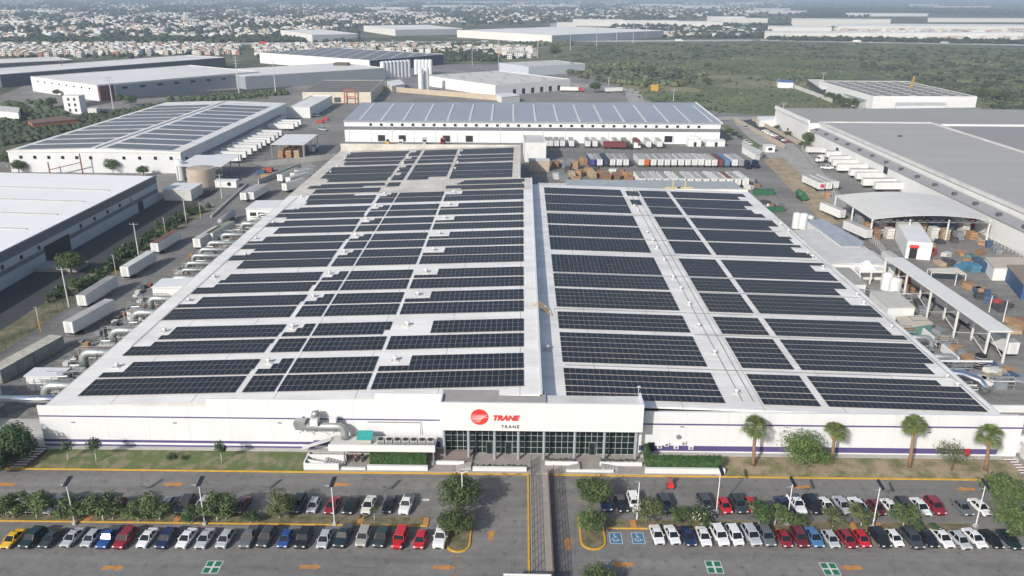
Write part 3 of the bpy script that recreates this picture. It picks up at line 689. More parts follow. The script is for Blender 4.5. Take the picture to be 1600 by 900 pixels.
med = [(1010, 787, 2, 1.02, 'yellowish street tree over a white off-road car near the wheelchair bays'), (1062, 790, 3, .75, 'thin street tree between two dark cars'),
       (1187, 790, 4, 1.0, 'dense dark street tree over a small red car'), (1213, 794, 1, .95, 'street tree crowding a white pickup'), (1254, 806, 0, .6, 'small bright street tree on the median beside the tall lamp'), (1306, 800, 2, .8, 'thin open street tree before a white hatchback'),
       (1348, 794, 2, .95, 'pale open street tree beside the lamp by the maroon car'), (1415, 797, 0, .95, 'bright round street tree with forked white trunk'), (1448, 822, 4, .5, 'low dark clump under a white sedan and a red suv'), (1475, 822, 4, .4, 'smallest bush like tree under the red suv')]
for px, py, k, s, l in med:
    c = at(px, py, 3.0); plant(TP[k], c.x, 105.1 + (c.y - 105.1) * .35, l, s * .93, G)
c = at(1098, 795, 2.4); plant(FLOWER, c.x, 105.2, 'oleander full of white blossom on the median', 1.0, G)
G = 'large shade trees on the islands'
for px, py, k, s, l in ((715, 766, 0, 1.02, 'largest shade tree beside the walkway lamp, over the empty bay'), (713, 812, 1, .76, 'smaller shade tree at the rounded kerb by the white pickup'),
                        (925, 762, 1, .84, 'shade tree behind the wheelchair bays, nearer the building'), (926, 811, 0, .66, 'shade tree standing in the round ended island by the wheelchair bays'), (936, 899, 1, .62, 'shade tree cut by the bottom edge of the picture')):
    c = at(px, py, 3.8 * s); plant(BIGT[k], c.x, c.y, l, s, G)
for px, py, s, l in ((1570, 762, 1.0, 'dense shade tree at the corner stairs of the east bank'), (1592, 808, .95, 'dense shade tree over the last bay of the outer row')):
    c = at(px, py, 4); plant(BIGT[0], c.x, c.y, l, s, G)
c = at(16, 696, 3.4); plant(DARKT, c.x, c.y, 'dark bushy tree next to the white steps at the west corner', 1.12)
c = at(-14, 715, 3); plant(DARKT, c.x, c.y, 'second dark tree merging into the first at the picture edge', .9)
for px, py, s, l in ((151, 721, 1.45, 'slender sapling with a straight white trunk on the grass bank'), (107, 719, 1.15, 'faint thin sapling near the white steps'), (347, 722, 1.3, 'thin leafless looking sapling before the long white wall')):
    c = at(px, py, .5); plant(THIN, c.x, c.y, l, s, 'saplings on the grass bank', .4)
for px, py, s, l in ((270, 716, .75, 'dark shrub on the grass bank'), (288, 717, .6, 'lighter shrub touching the dark one on the bank')):
    c = at(px, py, .5); plant(SHRUB, c.x, c.y, l, s, None, .4)
c = at(1255, 728, .4); plant(FEATHER, c.x, c.y, 'large feathery green tree against the white wall between two palms', 1.12, None, .4)
c = at(1282, 727, .4); plant(FEATHER, c.x, c.y, 'smaller feathery tree leaning on a palm trunk', .55, None, .4)
c = at(1487, 735, .4); plant(SPARSE, c.x, c.y, 'sparse spreading tree with a red sign under it', 1.0, None, .4)
# palms
def palm(px, pyb, pyt, rad, label):
    b = at(px[0], pyb, .5); t_ = atY(px[1], pyt, b.y)
    t = thing('fan_palm', label, 'palm tree', (b.x, b.y, .4), 'palms against the factory wall'); rr = random.Random(int(px[0]))
    mb = MB(); dx = t_.x - b.x; hz = t_.z
    mb.tube([(b.x, b.y, .3), (b.x + dx * .3, b.y, hz * .35), (b.x + dx * .7, b.y, hz * .7), (t_.x, b.y, hz)], [.42, .30, .27, .24], 10); mb.build('trunk', mat('palm_trunk', (.33, .20, .12), .95, var=.25, scale=4), t, smooth=True)
    for nm, mm, n, e0, e1, rl in (('crown', PALM, 58, -30, 80, 1.08), ('dry_skirt', PALM_DRY, 26, -88, -50, .62)):
        mb = MB(); c = Vector((t_.x, b.y, hz + .1))
        for i in range(n):
            az = i * 2.4 + rr.random(); el = R(rr.uniform(e0, e1)); L_ = rad * rl * rr.uniform(.8, 1.1)
            d = Vector((math.cos(az) * math.cos(el), math.sin(az) * math.cos(el), math.sin(el))); m_ = c + d * L_ * .45
            side = d.cross(Vector((0, 0, 1))).normalized(); upn = side.cross(d)
            for k in range(9):
                a = R(-62 + 15.5 * k); dd = (d * math.cos(a) + side * math.sin(a)).normalized(); tip = m_ + dd * L_ * .58 * (1 - .2 * abs(k - 4) / 4) + Vector((0, 0, -.22 * L_)); s2 = dd.cross(upn).normalized() * .075
                mb.add([m_ - s2 * .4, m_ + dd * L_ * .3 + s2, tip, m_ + dd * L_ * .3 - s2], [(0, 1, 2, 3)])
            mb.bar(c, m_, .05, .03)
        mb.build(nm, mm, t)
palm((1177, 1180), 727, 668, 2.5, 'fan palm with a shaggy brown trunk near the trimmed hedge')
palm((1299, 1305), 724, 675, 2.2, 'shortest fan palm growing behind the feathery tree')
palm((1421, 1429), 729, 665, 2.4, 'fan palm with tall slim trunk standing alone on the dry bank')
palm((1540, 1547), 734, 682, 2.5, 'fan palm with the widest crown near the corner stairs')
# hedges
def hedge(x0, x1, y0, y1, z0, z1, label):
    mb = MB(); rr = random.Random(int(x0 * 7)); mb.box(x0 + .1, x1 - .1, y0 + .1, y1 - .1, z0, z1 - .1)
    A = [((x0, x1), (y0, y1), (z1, z1), (0, 0, 1)), ((x0, x1), (y0, y0), (z0, z1), (0, -1, 0)), ((x1, x1), (y0, y1), (z0, z1), (1, 0, 0))]
    for xs, ys, zs, nn in A:
        ar = max(.01, (xs[1] - xs[0] or 1) * (ys[1] - ys[0] or 1) * (zs[1] - zs[0] or 1))
        for i in range(int(ar * 42)):
            p = Vector((rr.uniform(*xs), rr.uniform(*ys), rr.uniform(*zs))) + Vector((rr.gauss(0, .05), rr.gauss(0, .05), rr.gauss(0, .05)))
            n2 = (Vector(nn) + Vector((rr.uniform(-.9, .9), rr.uniform(-.9, .9), rr.uniform(-.9, .9)))).normalized(); a = n2.orthogonal().normalized(); a = Matrix.Rotation(rr.random() * 6.28, 3, n2) @ a; b = n2.cross(a)
            l = rr.uniform(.07, .15); mb.add([p - a * l, p - b * l, p + a * l, p + b * l], [(0, 1, 2, 3)])
    return tag(mb.build('hedge', HEDGE), label, 'hedge')
hedge(-26.0, -16.0, 119.7, 121.5, .9, 2.9, 'trimmed hedge in the white planter under the rooftop fan units')
hedge(22.0, 35.3, 119.7, 121.4, .9, 2.6, 'long trimmed hedge in front of the wall mounted air conditioners')
hedge(22.0, 22.9, 121.4, 124.0, .9, 3.3, 'short tall hedge turning back towards the wall')

# ================================================================ lamps and poles
def lamp_proto():
    t = thing('parking_lamp', 'x', 'lamp post')
    MB().box(-.28, .28, -.28, .28, 0, .45).build('foot', CONC_L, t)
    MB().tube([(0, 0, .45), (0, 0, 7.4)], [.10, .065], 10).build('pole', WHITE2, t)
    mb = MB(); mb.bar((0, 0, 7.0), (-.9, -.15, 7.25), .08); mb.build('arm', WHITE2, t)
    mb = MB(); mb.box(-1.35, -.8, -.22, -.02, 7.2, 7.28); mb.build('lamp_head', GREY, t)
    mb = MB(); mb.prism([(-.16, -.7), (.50, -.5), (.62, 1.1), (-.04, .9)], [7.3, 7.3, 8.1, 8.1], [7.36, 7.36, 8.16, 8.16]); mb.build('solar_panel', mat('small_solar_panel', (.02, .022, .03), .3, var=.05), t)
    return t
LP = lamp_proto(); G = 'solar lamp posts along the median'
for px, py, rz, l in ((117, 819, -.1, 'solar lamp post rising behind a silver sedan, first from the yellow car'), (320, 819, -.1, 'solar lamp post beside two silver cars, second from the yellow car'), (523, 820, -.1, 'solar lamp post in front of the red car of the inner row'),
                      (1119, 801, .25, 'solar lamp post standing at the bonnet of a red hatchback'), (1229, 820, .35, 'solar lamp post beside the white pickup of the inner row'), (1363, 825, .35, 'solar lamp post beside the maroon car in the tree shade'), (1524, 823, .4, 'solar lamp post leaning over the last white car of the inner row')):
    c = at(px, py); dup(LP, (c.x, c.y, 0), rz, l, G)
drop(LP)
c = at(995, 812); t = thing('parking_lamp', 'plain white lamp post above the white off-road car near the bays', 'lamp post', (c.x, c.y, 0))
MB().tube([(c.x, c.y, 0), (c.x, c.y, 7)], [.11, .07], 8).build('pole', WHITE2, t); MB().box(c.x - .7, c.x + .1, c.y - .2, c.y + .2, 7, 7.12).build('lamp_head', GREY, t)
c = at(723, 802); c.z = 0; t = thing('twin_lamp', 'white lamp post with two arms standing in the largest shade tree', 'lamp post', c)
MB().tube([c, c + Vector((0, 0, 7.6))], [.12, .08], 8).build('pole', WHITE2, t)
mb = MB(); mb.bar(c + Vector((-.9, 0, 7.9)), c + Vector((0, 0, 7.5)), .08); mb.bar(c + Vector((.9, 0, 7.9)), c + Vector((0, 0, 7.5)), .08); mb.build('arm', WHITE2, t)
for s in (-1, 1): MB().box(c.x + s * 1.25 - .35, c.x + s * 1.25 + .35, c.y - .15, c.y + .15, 7.88, 7.98).build('lamp_head', GREY, t)
def pole(px, pyb, hgt, label, kind='utility'):
    c = at(px, pyb); c.z = 0; t = thing('utility_pole' if kind == 'utility' else 'bollard_pole', label, 'utility pole' if kind == 'utility' else 'pole', c, None)
    if kind == 'utility':
        MB().tube([c, c + Vector((0, 0, hgt))], [.2, .13], 8).build('post', mat('concrete_post', (.55, .55, .53), .8, var=.05), t)
        mb = MB(); mb.bar(c + Vector((-1.3, 0, hgt - .5)), c + Vector((1.3, 0, hgt - .5)), .14); 
        for k in (-1.2, 0, 1.2): mb.tube([c + Vector((k, 0, hgt - .45)), c + Vector((k, 0, hgt))], .07, 6)
        mb.build('crossarm', GREY, t)
    else:
        MB().tube([c, c + Vector((0, 0, hgt * .45))], .12, 8).build('yellow_foot', YELLOW, t)
        MB().tube([c + Vector((0, 0, hgt * .45)), c + Vector((0, 0, hgt))], .10, 8).build('post', mat('pole_grey', (.5, .5, .5), .7, var=.05), t)
        MB().box(c.x - .5, c.x + .15, c.y - .15, c.y + .15, hgt, hgt + .12).build('lamp_head', GREY, t)
for px, py, h, l in ((108, 480, 11, 'utility pole beside the shaded forecourt, nearest the big grey containers'), (217, 401, 11, 'utility pole with crossarm between two lane trailers'), (291, 346, 11, 'utility pole at the far end of the hedge strip'), (347, 310, 10, 'utility pole beside the small white cabin'), (475, 250, 9, 'utility pole at the canopy with orange forklifts')):
    pole(px, py, h, l)
for px, py, h, l in ((64, 519, 6.5, 'yellow footed lamp pole beside the green fence'), (182, 432, 6.5, 'orange footed lamp pole behind a lane trailer'), (259, 367, 6, 'orange footed lamp pole in the hedge strip'), (314, 341, 6, 'orange footed lamp pole near the small white office')):
    pole(px, py, h, l, 'y')

# ================================================================ cars
def paintm(n, c, rough=.28): return mat('car_paint_' + n, c, rough, 0, var=.02, coat=.6)
CP = dict(white=paintm('white', (.72, .72, .71)), cream=paintm('cream', (.62, .60, .52)), silver=paintm('silver', (.40, .42, .44), .3), grey=paintm('grey', (.12, .13, .14)), darkgrey=paintm('dark_grey', (.05, .055, .06)), black=paintm('black', (.012, .013, .016)),
          navy=paintm('navy', (.012, .025, .075)), blue=paintm('blue', (.02, .07, .25)), skyblue=paintm('sky_blue', (.07, .17, .34)), red=paintm('red', (.50, .015, .02)), maroon=paintm('maroon', (.14, .012, .02)), darkred=paintm('dark_red', (.24, .012, .022)),
          yellow=paintm('yellow', (.72, .42, .02)), darkgreen=paintm('dark_green', (.03, .045, .045)), teal=paintm('dark_teal', (.012, .03, .035)), beige=paintm('beige', (.34, .33, .29)))
CHROME = mat('lamp_glass', (.75, .77, .8), .15, .1, var=0); TAIL = mat('tail_light_red', (.35, .01, .01), .3, var=0)
SPEC = {  # half length, half width, belt z, roof z, hood z, windscreen base y, roof front y, roof rear y, rear glass base y
 'sedan': (2.32, .90, .93, 1.43, .84, -1.15, -.40, .75, 1.55), 'hatchback': (2.0, .87, .95, 1.48, .88, -1.10, -.45, 1.25, 1.85), 'suv': (2.35, .95, 1.08, 1.70, 1.03, -1.15, -.55, 1.70, 2.2),
 'minivan': (2.4, .95, 1.05, 1.72, .95, -1.45, -.75, 1.75, 2.25), 'pickup': (2.7, .97, 1.12, 1.78, 1.06, -1.15, -.65, .45, .62), 'jeep': (2.2, .94, 1.12, 1.84, 1.10, -.85, -.62, 2.0, 2.1)}
def car_proto(kind):
    hl, hw, zb, zr_, zh, wb, rf, rr_, rb = SPEC[kind]
    t = thing('parked_car', 'x', 'car'); pk = kind == 'pickup'
    def ring(y, w, z, zl_=.26): return [(-w * .93, y, zl_), (-w, y, zl_ + .15), (-w, y, z * .68), (-w * .96, y, z - .10), (-w * .84, y, z), (w * .84, y, z), (w * .96, y, z - .10), (w, y, z * .68), (w, y, zl_ + .15), (w * .93, y, zl_)]
    mb = MB()
    zt = zb + .02 if kind not in ('sedan',) else zb + .04
    if pk: zt = zb - .06
    st = [(-hl, hw * .78, zh * .62), (-hl + .08, hw * .90, zh * .84), (-hl + .35, hw * .97, zh * .94), (-hl + .8, hw, zh), (wb - .1, hw, (zh + zb) / 2 + .01), (wb + .3, hw, zb), (rr_, hw, zb + .01), (rb, hw * .99, zt), (hl - .25, hw * .97, zt - .02), (hl - .05, hw * .90, zt - .12), (hl, hw * .84, zt * .62)]
    if kind == 'jeep': st[0:3] = [(-hl, hw * .7, zh * .8), (-hl + .05, hw * .72, zh * .97), (-hl + .35, hw * .74, zh)]; st[3] = (-hl + .9, hw * .8, zh)
    rs = []
    for k, (y, w_, z) in enumerate(st): rs.append(ring(y, w_, z, .42 if k in (0, len(st) - 1) else .26))
    mb.loft(rs)
    if pk: pass
    mb.build('body', CP['white'], t, smooth=False)
    if pk: MB().box(-hw * .80, hw * .80, .85, hl - .15, zb - .05, zb - .03).build('bed', DGREY, t)
    if kind == 'jeep':
        for s in (-1, 1): MB().box(s * hw - .16 * (s > 0) - 0 * s, s * hw + .16 * (s < 0), -hl + .1, -hl + 1.0, .75, .86).build('mudguard', BLACK, t)
        MB().tube([(0, hl, 1.0), (0, hl + .25, 1.0)], .36, 14).build('spare_wheel', RUBBER, t)
    bw, tw = hw * .90, hw * .70 if kind not in ('jeep', 'suv', 'minivan') else hw * .78
    z0, z1 = zb - .03, zr_
    B = [(-bw, wb, z0), (bw, wb, z0), (bw, rb, z0), (-bw, rb, z0)]; T = [(-tw, rf, z1), (tw, rf, z1), (tw, rr_, z1), (-tw, rr_, z1)]
    def pane(nm, a, b, c_, d_):
        m = MB(); m.add([a, b, c_, d_], [(0, 1, 2, 3)]); m.build(nm, GLASS_C, t)
    pane('windscreen', B[0], B[1], T[1], T[0]); pane('side_window', B[1], B[2], T[2], T[1]); pane('rear_window', B[2], B[3], T[3], T[2]); pane('side_window', B[3], B[0], T[0], T[3])
    mb = MB(); mb.loft([[(-tw, rf - .02, z1 - .04), (tw, rf - .02, z1 - .04), (tw, rr_ + .02, z1 - .04), (-tw, rr_ + .02, z1 - .04)], [(-tw + .02, rf, z1 + .01), (tw - .02, rf, z1 + .01), (tw - .02, rr_, z1 + .01), (-tw + .02, rr_, z1 + .01)], [(-tw + .12, rf + .12, z1 + .045), (tw - .12, rf + .12, z1 + .045), (tw - .12, rr_ - .12, z1 + .045), (-tw + .12, rr_ - .12, z1 + .045)]])
    for a, b in zip(B, T): mb.bar(Vector(a) * 1.0 + Vector((0, 0, .0)), Vector(b), .09, .09)
    ym = (rf + rr_) / 2
    for s in (-1, 1): mb.bar((s * (bw + .005), ym, z0), (s * (tw + .005), ym, z1), .07, .10)
    mb.build('roof_panel', CP['white'], t)
    wr = .33 if kind in ('sedan', 'hatchback') else .38
    for y in (-hl + .82, hl - .85):
        for s in (-1, 1):
            wl = MB().tube([(s * (hw - .2), y, wr), (s * (hw + .015), y, wr)], wr, 14).build('wheel', RUBBER, t)
            MB().tube([(s * (hw + .015), y, wr), (s * (hw + .03), y, wr)], wr * .6, 10).build('rim', GREY, wl)
    for s in (-1, 1):
        mb = MB(); xx = s * hw * .66; zz = zh * .74; mb.prism([(xx - .17, -hl - .0), (xx + .17, -hl + .0), (xx + .2, -hl + .26), (xx - .16, -hl + .16)], zz - .07, zz + .09); mb.build('headlight', CHROME, t)
        mb = MB(); mb.box(s * hw * .74 - .14, s * hw * .74 + .14, hl - .08, hl + .012, zt * .72, zt * .72 + .16); mb.build('tail_light', TAIL, t)
        mb = MB(); mb.box(s * (hw + .08) - .08, s * (hw + .08) + .08, wb + .35, wb + .47, zb, zb + .13); mb.build('mirror', CP['white'], t)
    MB().box(-hw * .45, hw * .45, -hl - .012, -hl + .06, .34, .60).build('grille', BLACK, t)
    return t
CARP = {k: car_proto(k) for k in SPEC}
CI = [0]
def car(kind, colr, x, y, rz, label, group, s=1.0):
    m = CP[colr]
    return dup(CARP[kind], (x, y, 0.0), rz, label, group, s, {'body': m, 'roof_panel': m, 'mirror': m})
CNAME = dict(white='white', cream='cream white', silver='silver', grey='grey', darkgrey='dark grey', black='black', navy='navy blue', blue='bright blue', skyblue='sky blue', red='red', maroon='maroon', darkred='dark red', yellow='yellow', darkgreen='dark green', teal='black teal', beige='silver beige')
def carrow(items, pyf, rz, anchor, rowname, group, off=2.3):
    n = {}
    for i, (px, kind, colr) in enumerate(items):
        hl = SPEC[kind][0]
        if callable(pyf): p = at(px, pyf(px))
        else: p = at(px, pyf)
        x = p.x + math.sin(rz) * -hl + rnd.uniform(-.08, .08); y = p.y + hl * math.cos(rz) + rnd.uniform(-.2, .3)
        car(kind, colr, x, y, rz + R(rnd.uniform(-2.6, 2.6)), '%s %s, %s car from %s in the %s' % (CNAME[colr], kind, ORD[i], anchor, rowname), group, .95 * rnd.uniform(.96, 1.04))
OUTL = [(6, 'sedan', 'yellow'), (37, 'suv', 'teal'), (67, 'sedan', 'darkgreen'), (99, 'sedan', 'silver'), (130, 'hatchback', 'silver'), (156, 'pickup', 'blue'), (185, 'suv', 'darkred'), (219, 'sedan', 'white'), (250, 'suv', 'navy'), (281, 'sedan', 'white'), (311, 'sedan', 'silver'), (344, 'hatchback', 'silver'), (379, 'pickup', 'grey'),
        (408, 'suv', 'darkgrey'), (440, 'hatchback', 'blue'), (467, 'suv', 'black'), (501, 'hatchback', 'silver'), (529, 'pickup', 'teal'), (561, 'suv', 'beige'), (591, 'suv', 'darkgreen'), (621, 'jeep', 'red'), (654, 'hatchback', 'red'), (685, 'pickup', 'white')]
carrow(OUTL, 861, R(-4.5), 'the yellow sedan', 'outer row', 'cars parked in the outer row west of the walkway')
OUTR = [(1032, 'sedan', 'white'), (1057, 'sedan', 'white'), (1082, 'sedan', 'navy'), (1106, 'sedan', 'white'), (1132, 'suv', 'white'), (1156, 'minivan', 'white'), (1182, 'suv', 'silver'), (1206, 'suv', 'grey'), (1233, 'hatchback', 'darkred'), (1258, 'suv', 'maroon'), (1282, 'sedan', 'skyblue'), (1306, 'hatchback', 'silver'), (1332, 'hatchback', 'darkred'), (1356, 'hatchback', 'red'),
        (1386, 'suv', 'black'), (1409, 'hatchback', 'white'), (1436, 'suv', 'darkgrey'), (1462, 'sedan', 'black'), (1487, 'sedan', 'white'), (1511, 'hatchback', 'silver'), (1537, 'sedan', 'white'), (1564, 'sedan', 'black'), (1592, 'sedan', 'teal')]
carrow(OUTR, lambda px: 856.5 + (px - 1030) * .011, R(5.5), 'the wheelchair bays', 'outer row', 'cars parked in the outer row east of the walkway')
INL = [(12, 'sedan', 'white'), (45, 'sedan', 'grey'), (72, 'sedan', 'silver'), (104, 'hatchback', 'darkgrey'), (140, 'suv', 'darkgrey'), (172, 'hatchback', 'darkred'), (215, 'sedan', 'white'), (251, 'hatchback', 'silver'), (281, 'suv', 'darkgrey'), (308, 'sedan', 'silver'), (370, 'sedan', 'maroon'), (457, 'suv', 'darkgreen'), (484, 'hatchback', 'silver'), (514, 'sedan', 'darkred'), (543, 'sedan', 'black'), (571, 'sedan', 'cream'), (603, 'sedan', 'black'), (630, 'pickup', 'white')]
carrow(INL, lambda px: 807, R(-4.5), 'the picture edge', 'inner row under the trees', 'cars parked in the inner row west of the walkway')
INR = [(951, 'suv', 'navy'), (975, 'sedan', 'black'), (996, 'jeep', 'white'), (1045, 'suv', 'darkgrey'), (1109, 'suv', 'darkgrey'), (1138, 'hatchback', 'red'), (1162, 'suv', 'darkgreen'), (1181, 'hatchback', 'red'), (1233, 'sedan', 'navy'), (1256, 'pickup', 'white'), (1281, 'suv', 'black'), (1302, 'sedan', 'white'), (1327, 'sedan', 'silver'), (1352, 'sedan', 'white'), (1379, 'hatchback', 'maroon'), (1403, 'sedan', 'white'), (1426, 'suv', 'darkgrey'), (1450, 'sedan', 'white'), (1474, 'suv', 'darkred'), (1518, 'sedan', 'grey'), (1546, 'sedan', 'white')]
carrow(INR, lambda px: 804.5 + (px - 950) * .012, R(6.5), 'the island trees', 'inner row behind the median', 'cars parked in the inner row east of the walkway')
for t_ in TP + [OLIVE, DARKT, THIN, FEATHER, FLOWER, SPARSE] : pass
PROTOS = TP + [OLIVE] + BIGT + [DARKT, THIN, SPARSE, FEATHER, SHRUB, FLOWER] + list(CARP.values())
# ================================================================ in front of the factory: terrace, stairs, machines
def bx(name, m, x0, x1, y0, y1, z0, z1, label, cat, group=None):
    mb = MB(); mb.box(x0, x1, y0, y1, z0, z1); return tag(mb.build(name, m), label, cat, group)
G = 'low white planter walls'
bx('planter_wall', WHITE2, -26.3, -15.8, 119.0, 119.5, .3, 1.15, 'long white planter wall under the western hedge', 'low wall', G)
bx('planter_wall', WHITE2, 21.8, 35.6, 119.0, 119.5, .3, 1.25, 'long white planter wall under the eastern hedge', 'low wall', G)
bx('planter_wall', WHITE2, -8.0, 1.35, 119.1, 119.5, .3, 1.05, 'white planter wall with flower pots west of the walkway', 'low wall', G)
bx('planter_wall', WHITE2, 4.6, 10.4, 121.2, 121.5, .3, 1.0, 'short white planter wall right of the walkway below the glass', 'low wall', G)
bx('planter_wall', WHITE2, 14.2, 21.6, 121.2, 121.5, .3, 1.0, 'white planter wall ending at the eastern hedge', 'low wall', G)
bx('planter_wall', WHITE2, 8.2, 16.4, 119.1, 119.4, .3, .75, 'low white wall between the two small staircases', 'low wall', G)
bx('planter_wall', WHITE2, -15.4, -9.6, 121.0, 121.3, .3, .95, 'white wall in front of the brown entrance steps', 'low wall', G)
bx('planter_wall', WHITE2, -30.8, -26.6, 119.0, 119.4, .3, .7, 'white wall with striped drain between stair box and hedge planter', 'low wall', G)
# stair box beside the grass
t = thing('stair_box', 'white walled stair and ramp box beside the grass bank', 'stairwell', (-34, 119, .3))
mb = MB(); mb.box(-37.3, -31.2, 118.95, 119.2, .14, 1.5); mb.box(-37.3, -37.05, 119.2, 122.2, .14, 1.7); mb.box(-37.05, -30.4, 121.4, 121.65, .3, 1.75); mb.prism([(-36.9, 120.1), (-31, 119.6), (-31, 119.85), (-36.9, 120.35)], .3, [1.6, .9, .9, 1.6]); mb.build('stair_walls', WHITE2, t)
mb = MB()
for k in range(7): mb.box(-30.9 - k * .5, -30.4 - k * .5, 119.3, 121.4, .3, .45 + k * .15)
mb.build('steps', CONC_L, t)
mb = MB(); mb.box(-36.7, -35.9, 120.6, 121.2, .3, 1.1); mb.build('dark_cabinet', BLACK, t)
for x0, lab in ((-15.2, 'broad brown steps leading up to the western end of the entrance glass'), ):
    mb = MB()
    for k in range(5): mb.box(x0, x0 + 7.0, 121.6 + k * .55, 124.9, .3 + k * .14, .44 + k * .14)
    tag(mb.build('entrance_steps', mat('brown_steps', (.26, .20, .18), .85, var=.1, scale=2)), lab, 'steps')
def stair(x0, x1, y, lab):
    t = thing('small_staircase', lab, 'staircase', (min(x0, x1), y, .05)); n = 6; mb = MB()
    for k in range(n):
        a = x0 + (x1 - x0) * k / n; b = x0 + (x1 - x0) * (k + 1) / n; mb.box(min(a, b), max(a, b), y, y + 1.8, .05, .2 + k * .12)
    mb.build('steps', CONC_L, t)
    for yy in (y, y + 1.8):
        mb = MB(); A = Vector((x0, yy, 1.05)); B_ = Vector((x1, yy, 1.8)); mb.bar(A, B_, .05)
        for k in range(7): p = A.lerp(B_, k / 6); mb.bar(p, p - Vector((0, 0, .85)), .04)
        mb.build('railing', mat('purple_grey_rail', (.22, .19, .25), .5, .3, var=.02), t)
stair(-11.5, -8.3, 119.4, 'small railed staircase west of the flower pots'); stair(7.9, 10.6, 119.5, 'small railed staircase rising towards the walkway on the east side'); stair(17.8, 14.4, 119.5, 'small railed staircase descending towards the eastern hedge')
# flower pots
G = 'flower pots on the entrance walls'
pots = [(-7.2 + i * 1.1, 119.9) for i in range(8)] + [(5.2 + i * 1.05, 122.1) for i in range(5)] + [(14.6 + i * 1.1, 122.1) for i in range(6)]
potp = thing('flower_pot', 'x', 'flower pot'); MB().tube([(0, 0, 0), (0, 0, .45)], [.16, .24], 9).build('pot', mat('grey_pot', (.35, .33, .35), .7, var=.05), potp)
mb = MB(); crown_mb(mb, (0, 0, .62), (.34, .34, .28), 60, .12, random.Random(3), 4); mb.build('plant', HEDGE, potp)
for i, (x, y) in enumerate(pots): dup(potp, (x, y, .3), i, 'grey flower pot, %s of the row %s' % (ORD[i if i < 8 else i - 8 if i < 13 else i - 13], 'west of the walkway' if i < 8 else 'beside the walkway under the glass' if i < 13 else 'near the eastern hedge'), G, 1.0 + (i % 3) * .1)
drop(potp)
# machine deck: a white roofed terrace with air handling on it
t = thing('machine_deck', 'long white beam roof on posts carrying fan units beside the entrance', 'canopy', (-24, 121, .3))
MB().box(-33.2, -14.6, 120.9, 124.6, 3.55, 3.75).build('deck', OFFW, t); MB().box(-33.2, -14.6, 120.6, 120.9, 3.0, 4.25).build('beam', WHITE2, t)
for x in (-30.5, -14.9): MB().tube([(x, 120.75, .3), (x, 120.75, 3.0)], .16, 8).build('post', GREY, t)
for x in (-25, -20): MB().tube([(x, 124.3, .3), (x, 124.3, 3.55)], .08, 8).build('post', GREY, t)
MB().add([(-38.8, 124.3, 1.6), (-38.8, 123.3, 1.6), (-33.2, 122.6, 4.0), (-33.2, 123.8, 4.0), (-38.8, 124.3, 1.5), (-38.8, 123.3, 1.5), (-33.2, 122.6, 3.88), (-33.2, 123.8, 3.88)], [(0, 1, 2, 3), (7, 6, 5, 4), (0, 4, 5, 1), (1, 5, 6, 2), (2, 6, 7, 3), (3, 7, 4, 0)]).build('sloping_awning', mat('awning_sheet', (.52, .53, .53), .6, var=.08), t)
cu = thing('fan_unit', 'x', 'fan unit'); MB().box(-.62, .62, -.6, .6, 0, 1.0).build('casing', mat('casing_grey', (.42, .41, .38), .6, var=.1), cu); MB().tube([(0, 0, 1.0), (0, 0, 1.12)], .46, 16).build('fan', BLACK, cu)
MB().box(-.5, .5, -.615, -.605, .15, .85).build('coil_face', MGREY, cu)
for i in range(7): dup(cu, (-24.2 + i * 1.45, 121.9, 3.75), 0, 'rooftop fan unit with round black fan, %s from the teal roofed box' % ORD[i], 'fan units in a row on the white machine deck')
for i, px in enumerate((1040, 1051, 1063, 1098, 1110)): c = atY(px, 708, 122.6); dup(cu, (c.x, 122.8, .35), 0, 'ground standing fan unit behind the long hedge, %s from the black wall panel' % ORD[i], 'fan units behind the eastern hedge', .95)
drop(cu)
wu = thing('wall_unit', 'x', 'wall air conditioner'); MB().box(-.45, .45, -.4, 0, 0, .7).build('casing', WHITE2, wu); MB().tube([(0, -.41, .35), (0, -.43, .35)], .27, 14).build('fan', MGREY, wu)
for i, (px, py) in enumerate(((1030, 699), (1041, 696), (1056, 700), (1067, 694), (1079, 701))): c = atY(px, py, FY - .2); dup(wu, (c.x, FY - .2, c.z), 0, 'white wall hung air conditioner above the hedge, %s counted from the black wall panel' % ORD[i], 'white air conditioners hung on the wall', .95)
drop(wu)
p = atY(1017, 698, FY - .2); bx('wall_panel', BLACK, p.x - .6, p.x + .6, FY - .3, FY - .16, p.z - .9, p.z + .9, 'black rectangular louvre panel on the wall beside the hedge corner', 'louvre')
p = atY(1060, 682, FY - .2); mb = MB(); mb.tube([(p.x, FY - .5, p.z), (p.x, FY - .16, p.z)], .42, 14); tag(mb.build('exhaust_cowl', GREY), 'single round grey cowl high on the wall above the hedge', 'exhaust cowl')
# teal roofed box
t = thing('air_handler', 'grey air handling box with a bright teal sloping roof', 'air handler', (-27, 122.8, 3.75))
MB().box(-28.2, -25.9, 121.6, 123.4, 3.75, 4.8).build('casing', mat('handler_beige', (.48, .46, .40), .6, var=.08), t)
MB().prism([(-28.4, 121.4), (-25.7, 121.4), (-25.7, 123.6), (-28.4, 123.6)], [4.8, 4.8, 5.4, 5.4], [4.88, 4.88, 5.48, 5.48]).build('teal_roof', mat('teal_sheet', (.03, .33, .30), .5, var=.1, scale=2), t)
